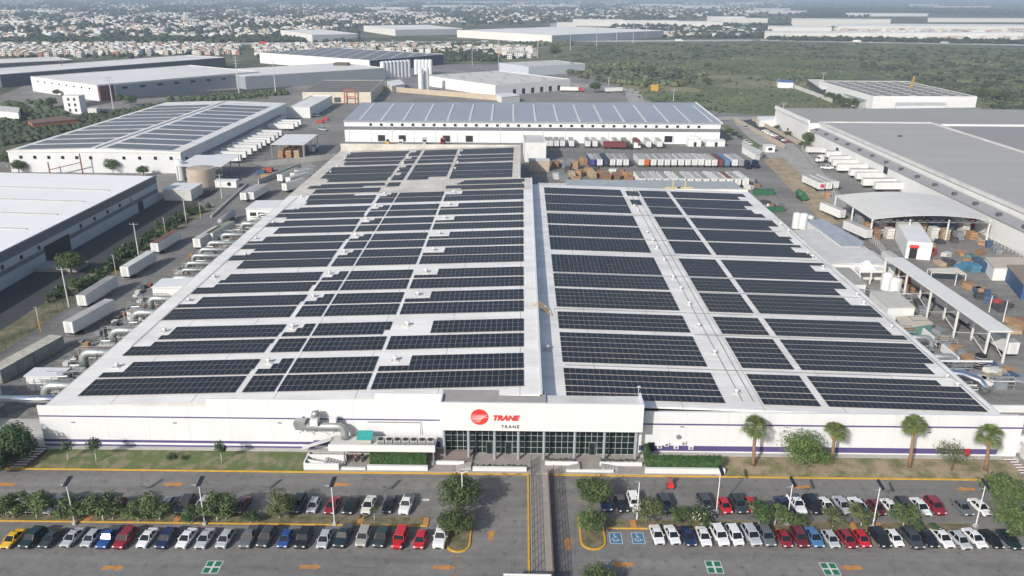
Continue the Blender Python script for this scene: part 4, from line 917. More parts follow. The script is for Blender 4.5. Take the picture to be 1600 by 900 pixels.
# front wall duct with its fan
t = thing('wall_duct', 'big galvanised duct running along the white wall and turning down', 'air duct', (-36, 124, 4))
def arc(p, q, r, n=6):
    """quarter bend of radius r between leg directions p (in) and q (out), corner at origin"""
    P = Vector(p).normalized(); Q = Vector(q).normalized(); c = -P * r + Q * r
    return [c + (-Q * math.cos(a) + P * math.sin(a)) * r for a in [math.pi / 2 * k / n for k in range(n + 1)]]
cz = Vector((-30.8, 123.6, 6.2))
path = [Vector((-39.4, 123.6, 6.2))] + [cz + v for v in arc((1, 0, 0), (0, -.15, -1), 1.1)] + [Vector((-30.8, 123.3, 4.0))]
MB().tube(path, .72, 16).build('duct_run', STEEL, t, smooth=True)
MB().box(-39.6, -37.6, 122.9, 124.5, 6.3, 7.3).build('duct_end_box', STEEL, t)
MB().box(-36.6, -35.3, 122.6, 124.4, 6.8, 8.0).build('fan_box', WHITE2, t)
MB().tube([Vector((-36.0, 123.9, 7.9)), Vector((-35.9, 123.8, 8.6)), Vector((-35.3, 123.7, 8.8))], [.7, .65, .5], 14).build('fan_cowl', STEEL, t, smooth=True)
MB().box(-33.4, -32.2, 123.4, 124.6, 7.0, 7.7).build('motor', WHITE2, t)
mb = MB()
for x in (-38.5, -36, -32.6): mb.box(x - .06, x + .06, 124.4, 125.3, 4.5, 7.2); mb.box(x - .06, x + .06, 122.6, 125.3, 5.25, 5.35)
mb.build('bracket', GREY, t)
mb = MB(); mb.tube([(-27, 125.1, 6.3), (-17.6, 125.1, 6.3), (-17.6, 124.9, 4.0)], .07, 6); tag(mb.build('wall_pipe', MGREY), 'thin grey pipe line above the row of rooftop fan units', 'pipe')
# things on the shaded terrace
for i, (px, c_, l) in enumerate(((504, 'maroon', 'dark red motorcycle'), (523, 'navy', 'dark blue motorcycle'), (545, 'black', 'black motorcycle'), (560, 'red', 'bright red motorcycle'), (570, 'black', 'dark scooter'), (620, 'silver', 'pale scooter'))):
    x = at(px, 712).x; y = 122.3; t = thing('parked_motorcycle', l + ' parked in the shade under the machine deck', 'motorcycle', (x, y, .3))
    for yy in (-.65, .65): MB().tube([(x - .06, y + yy, .62), (x + .06, y + yy, .62)], .32, 14).build('wheel', RUBBER, t)
    mb = MB(); mb.loft([[(x - .1, y - .5, .6), (x + .1, y - .5, .6), (x + .1, y - .5, .9), (x - .1, y - .5, .9)], [(x - .17, y - .1, .55), (x + .17, y - .1, .55), (x + .16, y - .1, 1.15), (x - .16, y - .1, 1.15)], [(x - .14, y + .7, .8), (x + .14, y + .7, .8), (x + .12, y + .75, 1.0), (x - .12, y + .75, 1.0)]]); mb.build('body', CP[c_], t)
    mb = MB(); mb.bar((x - .35, y - .45, 1.25), (x + .35, y - .45, 1.25), .05); mb.bar((x, y - .45, 1.25), (x, y - .65, .62), .06); mb.build('handlebar', GREY, t)
# walkway fences, gate house roof
def fence(name, p, q, h, n, label, m, rails=3, cat='fence', infill=False, z=0):
    p = Vector((p[0], p[1], z)); q = Vector((q[0], q[1], z)); t = thing(name, label, cat, p)
    mb = MB()
    for k in range(n + 1): c = p.lerp(q, k / n); mb.bar(c, c + Vector((0, 0, h)), .08)
    mb.build('posts', m, t)['label'] = 'row of thin posts'
    mb = MB()
    for k in range(rails): mb.bar(p + Vector((0, 0, h * (k + 1) / rails - .04)), q + Vector((0, 0, h * (k + 1) / rails - .04)), .05)
    if infill:
        L_ = (q - p).length; nn = int(L_ / .22)
        for k in range(nn): c = p.lerp(q, (k + .5) / nn); mb.bar(c, c + Vector((0, 0, h * .95)), .025)
    mb.build('rail_mesh', m, t)
FENM = mat('fence_dark_metal', (.07, .07, .08), .6, .4, var=.02)
fence('walkway_fence', (2.15, 90), (2.15, 122), 1.9, 16, 'tall dark metal fence on the west side of the walkway', FENM, 4, infill=True)
fence('walkway_fence', (6.0, 90), (6.0, 119), 1.9, 15, 'tall dark metal fence just east of the walkway wall', FENM, 4, infill=True)
bx('walkway_wall', mat('brown_wall', (.17, .10, .085), .9, var=.15), 4.98, 5.15, 92, 118.9, 0, 1.1, 'low brown wall edging the walkway on its east side', 'low wall')
t = thing('gatehouse', 'white roofed gatehouse cut by the bottom edge beside the walkway', 'gatehouse', (0, 88, 0))
MB().box(-1.6, 4.2, 83.5, 89.3, 0, 2.6).build('wall', WHITE, t); MB().box(-2.0, 4.6, 83.2, 89.8, 2.6, 2.85).build('roof', CONC_L, t)
mb = MB(); mb.box(-2.0, 4.6, 89.65, 89.8, 2.851, 3.05); mb.box(4.45, 4.6, 83.2, 89.65, 2.851, 3.05); mb.build('parapet', WHITE, t); MB().box(2.2, 3.4, 88.0, 89.0, 2.86, 3.2).build('rooftop_box', MGREY, t)
fence('gate_fence', (-9.5, 91.5), (-2.0, 91.5), .9, 14, 'low dark sliding gate at the bottom edge left of the gatehouse', FENM, 3, infill=True)
p = at(1257 // 4 + 400, 858)
MB().tube([(islL.x, islL.y - .6, 0), (islL.x, islL.y - 8, .02)], .05, 4)
sheet('painted_line', [(islL.x - .12, 60), (islL.x + .12, 60), (islL.x + .12, islL.y - .6), (islL.x - .12, islL.y - .6)], .008, FADED)
sheet('painted_line', [(islR.x - .12, 60), (islR.x + .12, 60), (islR.x + .12, islR.y - .6), (islR.x - .12, islR.y - .6)], .008, FADED)
# corner steps on both banks, red sign
for x0, x1, y0, y1, l in ((-88.6, -86.4, 118.9, 124.6, 'flight of white edged steps climbing the west bank'), (87.6, 89.6, 118.9, 124.8, 'flight of white edged steps climbing the east bank')):
    t = thing('bank_steps', l, 'steps', (x0, y0, 0)); mb = MB(); m2 = MB(); n = 8
    for k in range(n):
        ya = y0 + (y1 - y0) * k / n; sh = (k / n) * (1.6 if x0 < 0 else -1.6)
        mb.box(x0 + sh, x1 + sh, ya, ya + (y1 - y0) / n, 0, .12 + k * .08); m2.box(x0 + sh - .03, x1 + sh + .03, ya - .05, ya + .3, .12 + k * .08, .15 + k * .08)
    mb.build('steps', mat('red_brown_steps', (.22, .13, .11), .9, var=.1), t); m2.build('step_edges', WHITE2, t)
c = at(1508, 722, .5); c.z = .5; t = thing('notice_sign', 'red upright sign on a white post under the sparse tree', 'sign', c); MB().box(c.x - .45, c.x + .45, c.y - .05, c.y + .05, 1.7, 3.2).build('sign_board', mat('sign_board_red', (.42, .02, .03), .5, var=.03), t); MB().box(c.x - .05, c.x + .05, c.y + .06, c.y + .14, .3, 3.0).build('post', WHITE2, t)
c = at(1047, 762); t = thing('red_cart', 'small red maintenance cart with a dark shadow on the lane behind the median', 'cart', (c.x, c.y, 0)); MB().box(c.x - .5, c.x + .5, c.y - .7, c.y + .7, .35, .8).build('body', RED, t); MB().box(c.x - .4, c.x + .4, c.y + .3, c.y + .65, .8, 1.7).build('mast', mat('cart_grey', (.25, .1, .1), .6), t)
for s in (-1, 1):
    for yy in (-.45, .45): MB().tube([(c.x + s * .4, c.y + yy, .2), (c.x + s * .55, c.y + yy, .2)], .2, 10).build('wheel', RUBBER, t)

# ================================================================ roof furniture of the factory
vt = thing('roof_ventilator', 'x', 'roof ventilator'); MB().tube([(0, 0, 0), (0, 0, .5)], .28, 10).build('neck', OFFW, vt); MB().tube([(0, 0, .5), (0, 0, .7), (0, 0, .85), (0, 0, .92)], [.42, .45, .35, .12], 12).build('cowl', WHITE2, vt, smooth=True)
MB().box(-.75, .75, -.75, .75, 0, .12).build('curb', OFFW, vt)
W1 = [i for i in range(len(ROWS_L)) if i % 2]
for j, i in enumerate(W1):
    y = ROWS_L[i][1] - 2.1
    dup(vt, (-79.0 + (2 if j % 3 == 1 else 0), y, zl(-79)), j, 'white roof ventilator above the duct lane, %s behind the parapet' % ORD[j], 'white ventilators on the high roof')
    dup(vt, (-49.2, y + .5, zl(-49.2)), j, 'white roof ventilator at the narrowest panel column, %s behind the parapet' % ORD[j], 'white ventilators on the high roof')
    dup(vt, (-24.2, y, zl(-24.2)), j, 'white roof ventilator in the notch of the widest eastern panel blocks, %s behind the parapet' % ORD[j], 'white ventilators on the high roof', 1.1)
for j, y in enumerate((322, 335, 350, 361)):
    for k, x in enumerate((-78, -50, -27)): dup(vt, (x, y, zl(x)), j, 'roof ventilator on the tan roof end, %s row, %s' % (ORD[j], ('duct side', 'middle', 'eastern')[k]), 'ventilators on the old roof end', .95)
for j, (px, py) in enumerate(((1064, 451), (1077, 475), (1092, 509), (1117, 551), (1151, 613), (1011, 364), (1020, 376), (1027, 388), (1038, 407), (1052, 434), (991, 322), (997, 330))):
    c = at(px, py, 8.6); dup(vt, (c.x, c.y, zr(c.x)), j, 'white roof ventilator in the wide aisle of the low roof, %s of its line' % ORD[j], 'white ventilators on the low roof', .9)
for j, (px, py) in enumerate(((1339, 460), (1350, 473), (1393, 510), (1480, 588), (1496, 601), (1220, 350), (1232, 361), (1262, 396), (1270, 401), (1286, 417), (1200, 320))):
    c = at(px, py, 7.6); dup(vt, (c.x, c.y, zr(c.x)), j, 'white roof ventilator along the east eave, %s of its line' % ORD[j], 'white ventilators on the low roof', .9)
for j, y in enumerate((150, 172)): dup(vt, (5.6, y, 9.36), j, ('nearer' if j == 0 else 'farther') + ' ventilator standing in the shadow beside the roof step', 'white ventilators on the low roof', 1.2)
drop(vt)
mb = MB()
for i, (x, zf, y0, y1) in enumerate(((-80.6, zl, 150, 280), (40.6, zr, 130, 300), (42.6, zr, 130, 300), (85.4, zr, 130, 262))):
    mb = MB(); mb.tube([(x, y0, zf(x) + .15), (x, y1, zf(x) + .15)], .06, 5); tag(mb.build('conduit', MGREY), 'thin grey conduit running lengthwise on the white roof %s' % ('above the duct lane', 'in the wide aisle, nearer the step', 'in the wide aisle, nearer the east', 'along the east eave')[i], 'conduit')

t = thing('crossover_ladder', 'yellow crossover ladder bridging the roof step', 'ladder', (4, 168, 9.4))
for yy in (168, 168.9): MB().bar((2.6, yy, 12.1), (4.2, yy, 12.2), .08).bar((4.2, yy, 12.2), (7.2, yy - .0, 9.5), .10).bar((4.2, yy, 13.0), (7.0, yy, 10.4), .05).build('side_rail', mat('safety_yellow', (.65, .38, .03), .5, var=.05), t)
mb = MB()
for k in range(8): mb.bar((4.3 + k * .37, 168, 12.1 - k * .34), (4.3 + k * .37, 168.9, 12.1 - k * .34), .06)
mb.build('treads', MGREY, t)
for x, y, zf in ((21.5, 129.5, zr), ): 
    t = thing('roof_antenna', 'small white dish on a thin mast behind the entrance band', 'antenna', (x, y, zf(x))); MB().tube([(x, y, 9), (x, y, 11.6)], .05, 6).build('mast', WHITE2, t); MB().tube([(x, y - .1, 11.6), (x, y + .1, 11.7)], [.35, .1], 12).build('dish', WHITE2, t)
mb = MB(); mb.prism([(15.8, 126.6), (17.4, 126.6), (17.4, 127.6), (15.8, 127.6)], 9.0, [9.1, 9.1, 12.0, 12.0]); 
t = thing('rusty_frame', 'rusty braced frame propping the entrance band from behind', 'frame', (16.6, 127, 9)); MB().bar((16.3, 126.4, 12), (15.9, 128.4, 9.2), .12).bar((16.9, 126.4, 12), (17.2, 128.4, 9.2), .12).bar((16.0, 127.6, 10.2), (17.1, 127.6, 10.2), .1).build('braces', RUST, t)

# ================================================================ west lane: ducts, sheds, trailers
G = 'galvanised ducts leaving the west eave'
for i, (y, r, xr, lab) in enumerate(((140.5, .9, -94, None), (156, .95, -94.5, None), (168, .85, -94, None), (179, .85, -94, None), (188.5, .8, -94, None), (204, .85, -95, None), (211, .5, -95, None), (217, .55, -96, None), (224, .6, -97, None), (230, .6, -97, None), (237, .7, -97, None), (246, .65, -96, None), (259, .8, -94, None), (265, .55, -93, None), (271, .5, -92, None))):
    t = thing('air_duct', 'galvanised elbow duct bending down beside the west wall, %s from the polished straight duct' % ORD[i], 'air duct', (xr, y, 0), G)
    c = Vector((xr, y, 4.9)); path = [Vector((-84.1, y, 4.9))] + [c + v for v in arc((-1, 0, 0), (0, 0, -1), 1.9 if r > .8 else 1.2)] + [Vector((xr, y, 1.2))]
    MB().tube(path, r, 16).build('duct_run', STEEL, t, smooth=True)
    mb = MB()
    for k in range(3): x = -86 - k * 2.4; MB().tube([(x, y, 4.9), (x + .12, y, 4.9)], r + .05, 16).build('flange', GREY, t)
    mb = MB()
    for yy in (-r - .2, r + .2): mb.bar((xr + 3.5, y + yy, 0), (xr + 3.5, y + yy, 4.9), .12); mb.bar((xr - .2 + 7, y + yy, 0), (xr + 6.8, y + yy, 4.9), .12)
    mb.bar((xr + 3.5, y - r - .2, 3.9), (xr + 3.5, y + r + .2, 3.9), .12); mb.build('support_frame', GREY, t)
t = thing('air_duct', 'polished straight metal duct just behind the west end of the facade', 'air duct', (-98, 134, 4)); MB().tube([(-84.1, 134.5, 5.2), (-101, 135.5, 4.4)], .75, 16).build('duct_run', SHINY, t, smooth=True); MB().tube([(-101, 135.5, 4.4), (-105, 139.5, 3.6)], .9, 14).build('duct_branch', STEEL, t, smooth=True)
# dust collectors and machines between the ducts
G = 'machines under the ducts'
rr = random.Random(12)
for i, y in enumerate((147, 153, 165, 176, 186, 197, 236, 243, 255)):
    x = -95 + rr.uniform(-2, 4); t = thing('machine_unit', 'greyish plant machine with pipework in the duct lane, %s from the facade end' % ORD[i], 'machine', (x, y, 0), G)
    hh = rr.uniform(1.8, 3.2); MB().box(x - 1.7, x + 1.7, y - 1.2, y + 1.2, .5, hh).build('casing', rr.choice([GREY, OFFW, mat('machine_beige', (.36, .34, .28), .7)]), t)
    mb = MB()
    for sx in (-1.6, 1.6):
        for sy in (-1.1, 1.1): mb.bar((x + sx, y + sy, 0), (x + sx, y + sy, hh + 1.2), .12)
    mb.bar((x - 1.6, y - 1.1, hh + 1.2), (x + 1.6, y - 1.1, hh + 1.2), .1); mb.bar((x - 1.6, y + 1.1, hh + 1.2), (x + 1.6, y + 1.1, hh + 1.2), .1); mb.build('pipe_frame', GREY, t)
    mb = MB(); mb.tube([(x - .8, y, hh), (x - .8, y, hh + .9), (x + 1.2, y, hh + 1.0)], .22, 8); mb.build('outlet_pipe', STEEL, t)
rr = random.Random(13); G = 'pallets and crates along the duct lane'
for i in range(46):
    y = 160 + i * 2.1 + rr.uniform(-1, 1); x = -101.5 + rr.uniform(-2.2, 2.5)
    if 196 < y < 211: x -= 2
    m = rr.choice([WOOD, RUST, MGREY, GREY, DGREY, OFFW]); h = rr.uniform(.4, 1.6); mb = MB()
    for k in range(max(1, int(h / .35))): mb.box(x - .6, x + .6, y - .7, y + .7, .05 + k * .35, .30 + k * .35)
    tag(mb.build('pallet_stack', m), 'low stack of %s pallets among the clutter beside the lane' % {'pallet_wood': 'wooden', 'rusty_steel': 'rusty', 'mid_grey_paint': 'mid grey', 'grey_metal': 'grey metal', 'dark_grey_paint': 'dark', 'off_white_paint': 'whitish'}[m.name], 'pallet stack', G)
def shed(name, label, x0, x1, y0, y1, h, roofm=WHITE2, wallm=WHITE, slope=.3, cat='shed', group=None, ov=.25):
    t = thing(name, label, cat, ((x0 + x1) / 2, y0, 0), group); MB().box(x0, x1, y0, y1, 0, h - .2).build('wall', wallm, t)
    MB().prism([(x0 - ov, y0 - ov), (x1 + ov, y0 - ov), (x1 + ov, y1 + ov), (x0 - ov, y1 + ov)], [h - .2] * 4, [h, h + slope, h + slope, h]).build('roof', roofm, t); return t
shed('lean_to', 'flat white roofed lean-to between the ducts', -97, -84.4, 196.5, 203, 5, slope=.6)
s = shed('lane_office', 'white lane office with two black windows below the tan roof', -99.5, -86, 280, 292, 4.6)
for x in (-98.2, -95.2): MB().box(x, x + 2.2, 279.93, 279.99, 1.9, 3.2).build('window', BLACK, s)
shed('west_annex', 'white box building at the left picture edge beside the polished duct', -124, -103.5, 122, 141.5, 5.6, wallm=mat('annex_wall', (.55, .57, .58), .6, var=.04), slope=0)
q_ = at(67, 587, 3.4); s = shed('pump_room', 'white box plant room between the annex and the ducts', q_.x - 3.7, q_.x + 3.4, q_.y, q_.y + 3.6, 3.4, slope=0)
struct(MB().box(-106, -84.6, 124.5, 135, 0, .5).build('pavement', CONC_L))
sheet('yard', [(-107, 135), (-84.6, 135), (-84.6, 300), (-103, 300)], .016, mat('stained_concrete', (.26, .25, .23), .9, c2=(.11, .105, .095), scale=.35, fine=.2, lo=.35, hi=.65))
G = 'large grey open top containers'
def container(x, y, rz, L_, W_, Hh, m, label, group=None, ribs=True, cat='container', name='container', roofm=None, z=0):
    mb = MB(); mb.box(-W_ / 2, W_ / 2, 0, L_, .15, Hh)
    if ribs:
        k = .6
        while k < L_ - .3: mb.box(-W_ / 2 - .05, W_ / 2 + .05, k, k + .14, .3, Hh - .1); k += .9
    mb.move((x, y, z), rz); t = thing(name, label, cat, (x, y, z), group); o = mb.build('steel_body', m, t)
    MB().box(-W_ / 2 + .04, W_ / 2 - .04, .05, L_ - .05, Hh, Hh + .04).move((x, y, z), rz).build('top', roofm or mat('container_top', (.42, .41, .37), .8, var=.15, scale=1), t)
    MB().box(-W_ / 2 + .1, W_ / 2 - .1, -.06, -.0, .3, Hh - .12).move((x, y, z), rz).build('end_door', m, t)
    return t
CGR = mat('container_grey_green', (.27, .28, .24), .7, var=.15, scale=.5)
for i, (x, y) in enumerate(((-110.8, 150.6), (-110.0, 155.2), (-109.1, 159.8), (-108.2, 164.4), (-117.6, 149.4), (-116.7, 154.0))): container(x, y, R(-11), 4.4, 3.4, 3.2, CGR, 'large grey green container, %s of the block behind the white annex' % ORD[i], G, roofm=mat('pale_container_top', (.50, .48, .40), .8, var=.15, scale=.8))
# trailers
def trailer_proto(L_=15.5):
    t = thing('semi_trailer', 'x', 'trailer')
    MB().box(-1.28, 1.28, 0, L_, 1.15, 4.0).build('cargo_box', WHITE, t)
    MB().box(-1.24, 1.24, .06, L_ - .06, 4.0, 4.05).build('trailer_roof', mat('trailer_roof_sheet', (.40, .39, .37), .7, var=.12, scale=.3, objrand=.25), t)
    d = MB().box(-1.2, 1.2, -.05, -.0, 1.3, 3.9).build('rear_door', mat('door_white', (.66, .66, .65), .5, var=.05), t)
    mb = MB()
    for x in (-.05, .35, -.45): mb.box(x - .03, x + .03, -.09, -.05, 1.35, 3.85)
    mb.build('locking_bar', GREY, d)
    MB().box(-1.1, 1.1, .1, L_ - .3, 1.0, 1.14).build('chassis', BLACK, t); MB().box(-1.1, 1.1, -.02, .1, .5, .62).build('bumper_bar', GREY, t)
    for y in (1.6, 2.9):
        for s in (-1, 1): MB().tube([(s * .75, y, .5), (s * 1.22, y, .5)], .5, 14).build('wheel', RUBBER, t)
    for s in (-1, 1): MB().box(s * .8 - .08, s * .8 + .08, L_ - 3.2, L_ - 3.0, 0, 1.0).build('landing_leg', GREY, t)
    return t
TR = trailer_proto(15.5); TRS = trailer_proto(12.5)
TW = mat('trailer_white', (.66, .66, .64), .5, var=.05, scale=.3, objrand=.12); 
TC = dict(white=TW, red=mat('trailer_red', (.30, .035, .03), .5, var=.1), maroon=mat('trailer_maroon', (.17, .035, .035), .6, var=.15), blue=mat('trailer_blue', (.04, .07, .25), .5, var=.1), navy=mat('trailer_navy', (.02, .035, .08), .5, var=.1), orange=mat('trailer_orange', (.55, .12, .02), .5, var=.1), green=mat('trailer_green', (.03, .20, .06), .5, var=.1), grey=mat('trailer_grey', (.30, .31, .32), .6, var=.1), skyblue=mat('trailer_sky_blue', (.10, .2, .34), .5, var=.1), purple=mat('trailer_purple', (.05, .045, .22), .5, var=.1))
RFM = dict(white=None, red='red', maroon='maroon', brown=mat('brown_trailer_roof', (.20, .10, .07), .8, var=.2, scale=.4), green=mat('green_trailer_roof', (.26, .28, .20), .8, var=.1), silver=mat('pale_trailer_roof', (.60, .60, .58), .6, var=.06))
def trailer(x, y, rz, label, group, colr='white', roofm=None, short=False, s=1.0):
    mm = {'cargo_box': TC[colr]}
    if colr != 'white': mm['rear_door'] = TC[colr]
    if roofm: mm['trailer_roof'] = RFM[roofm] if isinstance(RFM.get(roofm), bpy.types.Material) else TC[roofm]
    return dup(TRS if short else TR, (x, y, 0), rz, label, group, s, mm)
G = 'trailers parked along the west lane'
for px, py, rz, rf_, l in ((110, 527, -10, None, 'white trailer with a dark grey roof nearest the big grey containers'), (130, 484, -3, None, 'white trailer with a grey roof parked along the verge fence'), (197, 438, -4, 'silver', 'white trailer with a pale grey roof in the middle of the lane shade line'), (243.5, 399, -3, 'brown', 'white trailer with a rusty brown roof'),
                       (309, 392, -6, None, 'white trailer with plain grey roof beside a greenish one'), (329, 383, -7, 'green', 'white trailer with a faded greenish roof'), (381, 317, -5, None, 'white trailer parked beside the lane office, outer of a pair'), (393, 316, -5, None, 'pale trailer parked beside the lane office, inner of a pair'), (438, 287, -14, 'green', 'lone white trailer close to the yard wall')):
    c = at(px, py); trailer(c.x, c.y, R(rz), l, G, 'white', rf_)
c = at(345, 357); t = thing('tank_trailer', 'grey tank trailer in the lane beside the lane office', 'tank trailer', (c.x, c.y, 0), None); MB().tube([(c.x, c.y, 2.2), (c.x, c.y + .6, 2.2), (c.x, c.y + 13, 2.2), (c.x, c.y + 13.6, 2.2)], [.5, 1.3, 1.3, .5], 14).build('tank', mat('tank_grey', (.30, .30, .30), .5, .3, var=.1), t, smooth=True); MB().box(c.x - 1, c.x + 1, c.y + 1, c.y + 12, .6, 1.0).build('chassis', BLACK, t)
for yy in (2.2, 3.5):
    for s in (-1, 1): MB().tube([(c.x + s * .8, c.y + yy, .5), (c.x + s * 1.2, c.y + yy, .5)], .5, 12).build('wheel', RUBBER, t)
for i, (px, py) in enumerate(((445, 302), (451, 292), (458, 285), (464, 280))):
    c = at(px, py); trailer(c.x, c.y, R(-24), 'short trailer slanting against the tan roof edge, %s of four' % ORD[i], 'slanting short trailers', 'white', None, True)
DX = [(270 + a / 4.736, 150 + b / 4.736) for a, b in [(510, 495), (550, 470), (590, 445), (630, 420), (662, 400), (694, 380), (728, 362), (760, 345), (785, 325), (812, 305), (900, 255), (930, 240), (955, 225)]]
for i, (px, py) in enumerate(DX):
    c = at(px, py); trailer(c.x, c.y, R(90), 'white docked trailer, %s from the beige tank canopy' % ORD[i], 'white trailers docked side by side in the shade', 'white', 'silver')
# forecourt greenery and chain fence along the verge
def bushes(name, poly, n, r0_, r1_, label, cat, m, seed, zmax=1.2, leaf=.22, per=90, kind=None, z0=0):
    rr = random.Random(seed); mb = MB(); k = 0; a = 0
    xs = [p[0] for p in poly]; ys = [p[1] for p in poly]
    while k < n and a < n * 20:
        a += 1; x = rr.uniform(min(xs), max(xs)); y = rr.uniform(min(ys), max(ys)); ins = False
        for i in range(len(poly)):
            x1, y1 = poly[i][:2]; x2, y2 = poly[i - 1][:2]
            if (y1 > y) != (y2 > y) and x < (x2 - x1) * (y - y1) / (y2 - y1) + x1: ins = not ins
        if not ins: continue
        k += 1; r = rr.uniform(r0_, r1_); crown_mb(mb, (x, y, z0 + r * .55), (r, r, r * zmax), per, leaf * r / 1.2, rr, 6)
    return tag(mb.build(name, m), label, cat, kind=kind)
bushes('roadside_shrubbery', [(-126.5, 222), (-120.5, 222), (-120, 300), (-126.5, 300)], 60, 1.2, 2.3, 'green shrubbery filling the verge beside the shaded warehouse', 'shrubbery', LEAF_D, 21, 1.1, .25, 150, 'stuff')
bushes('roadside_shrubbery', [(-127, 196), (-120.8, 200), (-120.8, 222), (-127, 222)], 16, 1.2, 2.2, 'green shrubbery beside the lane trailers', 'shrubbery', LEAF_D, 22, 1.1, .25, 150, 'stuff')
ptree(BIGT[0], 108, 408, 4, 'large tree shading the warehouse forecourt', 1.15); ptree(TP[1], 125, 440, 3, 'smaller tree beside the forecourt, nearer the lane', 1.1)
fence('chain_fence', (-119.3, 130), (-119.5, 225), 2.2, 30, 'dark green mesh fence along the forecourt verge', mat('green_mesh', (.02, .05, .035), .7, var=.02), 4)

rr = random.Random(91)
for i, y in enumerate((144.5, 149.5, 161, 172.5, 183, 193, 207, 214, 220.5, 227, 233.5, 241.5, 250, 255.5, 263)):
    t = thing('pipe_rack', 'bare grey pipe rack between the ducts, %s from the facade end' % ORD[i], 'pipe rack', (-92, y, 0), 'pipe racks of the duct lane'); mb = MB()
    for x in (-99 + rr.uniform(-1, 1), -95, -90): mb.bar((x, y, 0), (x, y, 3.6), .14); mb.bar((x, y + 2, 0), (x, y + 2, 3.2), .14)
    mb.bar((-99, y, 3.5), (-84.5, y, 3.5), .12); mb.bar((-99, y + 2, 3.1), (-84.5, y + 2, 3.1), .12); mb.build('frame', mat('rack_grey', (.34, .35, .34), .7, .2, var=.15, scale=1), t)
    for k in range(3): z = 1 + k; MB().tube([(-98, y + .5 + k * .4, z), (-84.6, y + .5 + k * .4, z)], .10 + .05 * k, 6).build('pipe', rr.choice([STEEL, OFFW, RUST, MGREY]), t)
# ================================================================ neighbouring buildings
def unit(v): return v / v.length
def frame(a, b, c):
    """footprint frame: corner a, along b, the other side towards c made square"""
    a, b, c = Vector(a[:2]), Vector(b[:2]), Vector(c[:2]); u = b - a; L_ = u.length; u = u / L_; v = Vector((-u.y, u.x)); 
    if v.dot(c - a) < 0: v = -v
    return a, u, v, L_, v.dot(c - a)
def hall(name, label, A, B, C, h, wallm, roofm, cat='warehouse', group=None, par=.5, ridge=0, wall_label=None, parm=None):
    a, u, v, L_, W_ = frame(A, B, C); P = lambda s, t: a + u * s + v * t
    t = thing(name, label, cat, (a.x, a.y, 0), group)
    MB().prism([P(0, 0), P(L_, 0), P(L_, W_), P(0, W_)], 0, h - par).build('wall', wallm, t)
    e = .35
    if ridge:
        mb = MB(); m1, m2 = P(L_ / 2, -e), P(L_ / 2, W_ + e)
        for s0, s1 in ((-e, L_ / 2), (L_ / 2, L_ + e)):
            z0_, z1_ = (h - par, h - par + ridge) if s0 < 0 else (h - par + ridge, h - par)
            mb.prism([P(s0, -e), P(s1, -e), P(s1, W_ + e), P(s0, W_ + e)], [z0_ - .0, z1_, z1_, z0_], [z0_ + .4, z1_ + .4, z1_ + .4, z0_ + .4])
        mb.build('roof', roofm, t)
        mb = MB()
        for tt in (0, W_): mb.add([(*P(0, tt), h - par), (*P(L_, tt), h - par), (*P(L_ / 2, tt), h - par + ridge)], [(0, 1, 2)])
        mb.build('gable', wallm, t)
    else:
        MB().prism([P(e, e), P(L_ - e, e), P(L_ - e, W_ - e), P(e, W_ - e)], h - par, h - par + .12).build('roof', roofm, t)
        mb = MB()
        for (s0, t0, s1, t1) in ((0, 0, L_, e), (0, W_ - e, L_, W_), (0, e, e, W_ - e), (L_ - e, e, L_, W_ - e)):
            mb.prism([P(s0, t0), P(s1, t0), P(s1, t1), P(s0, t1)], h - par, h)
        mb.build('parapet', parm or wallm, t)
    return t, P, u, v, L_, W_
def on_wall(t, name, p, q, z0, z1, m, out, th=.12):
    """a thin raised piece on a wall between plan points p and q, pushed out along out"""
    p, q = Vector(p[:2]), Vector(q[:2]); o = Vector(out[:2]) 
    mb = MB(); mb.prism([p + o * .004, q + o * .004, q + o * th, p + o * th], z0, z1); return mb.build(name, m, t)
def windows(t, p, q, n, w_, z0, z1, out, m=GLASS_D, name='window', off=0.0):
    p, q = Vector(p[:2]), Vector(q[:2]); d = (q - p); L_ = d.length; d = d / L_
    for i in range(n):
        c = p + d * (L_ * (i + .5) / n + off); on_wall(t, name, c - d * w_ / 2, c + d * w_ / 2, z0, z1, m, out)
S = Vector((0, -1)); E_ = Vector((1, 0)); W_ = Vector((-1, 0))
# bright white roofed warehouse in the west
wm = lined('striped_warehouse_wall', (.43, .45, .47), (.35, .37, .39), 1, 8, .1, .7, 0, .06, bands=((7.2, 20, (.13, .14, .16)), (3.6, 5.0, (.13, .14, .16))))
t = thing('white_roofed_warehouse', 'bright white roofed warehouse with grey striped wall on the left side', 'warehouse', (-200, 120, 0))
MB().prism([(-144, 118), (-144, 309), (-262, 305), (-262, 118)], 0, 9.6).build('wall', wm, t)
MB().prism([(-144.3, 118), (-144.3, 308.7), (-262, 304.7), (-262, 118)], 9.6, [9.9, 9.9, 12.8, 12.8]).build('roof', ROOF_LW, t)
MB().box(-144.3, -143.7, 118, 309.2, 9.5, 10.15).build('parapet', mat('dark_parapet', (.14, .15, .17), .6, var=.05), t)
for i, y in enumerate((172, 181, 190, 199, 208, 217, 226, 250, 259, 268, 277, 286)): on_wall(t, 'window', (-144, y), (-144, y + 1.3), 5.4, 6.6, GLASS_D, E_)
on_wall(t, 'dock_opening', (-144, 229), (-144, 243), .1, 5.6, BLACK, E_); on_wall(t, 'dock_opening', (-144, 291), (-144, 295), .1, 3.6, BLACK, E_)
for i, y in enumerate((215, 232, 249, 266, 283)): MB().prism([(-150, y), (-215, y), (-215, y + .5), (-150, y + .5)], [9.9, 11.4, 11.4, 9.9], [10.35, 11.95, 11.95, 10.35]).build('roof_rib', mat('roof_rib_grey', (.38, .38, .37), .7, var=.05), t)
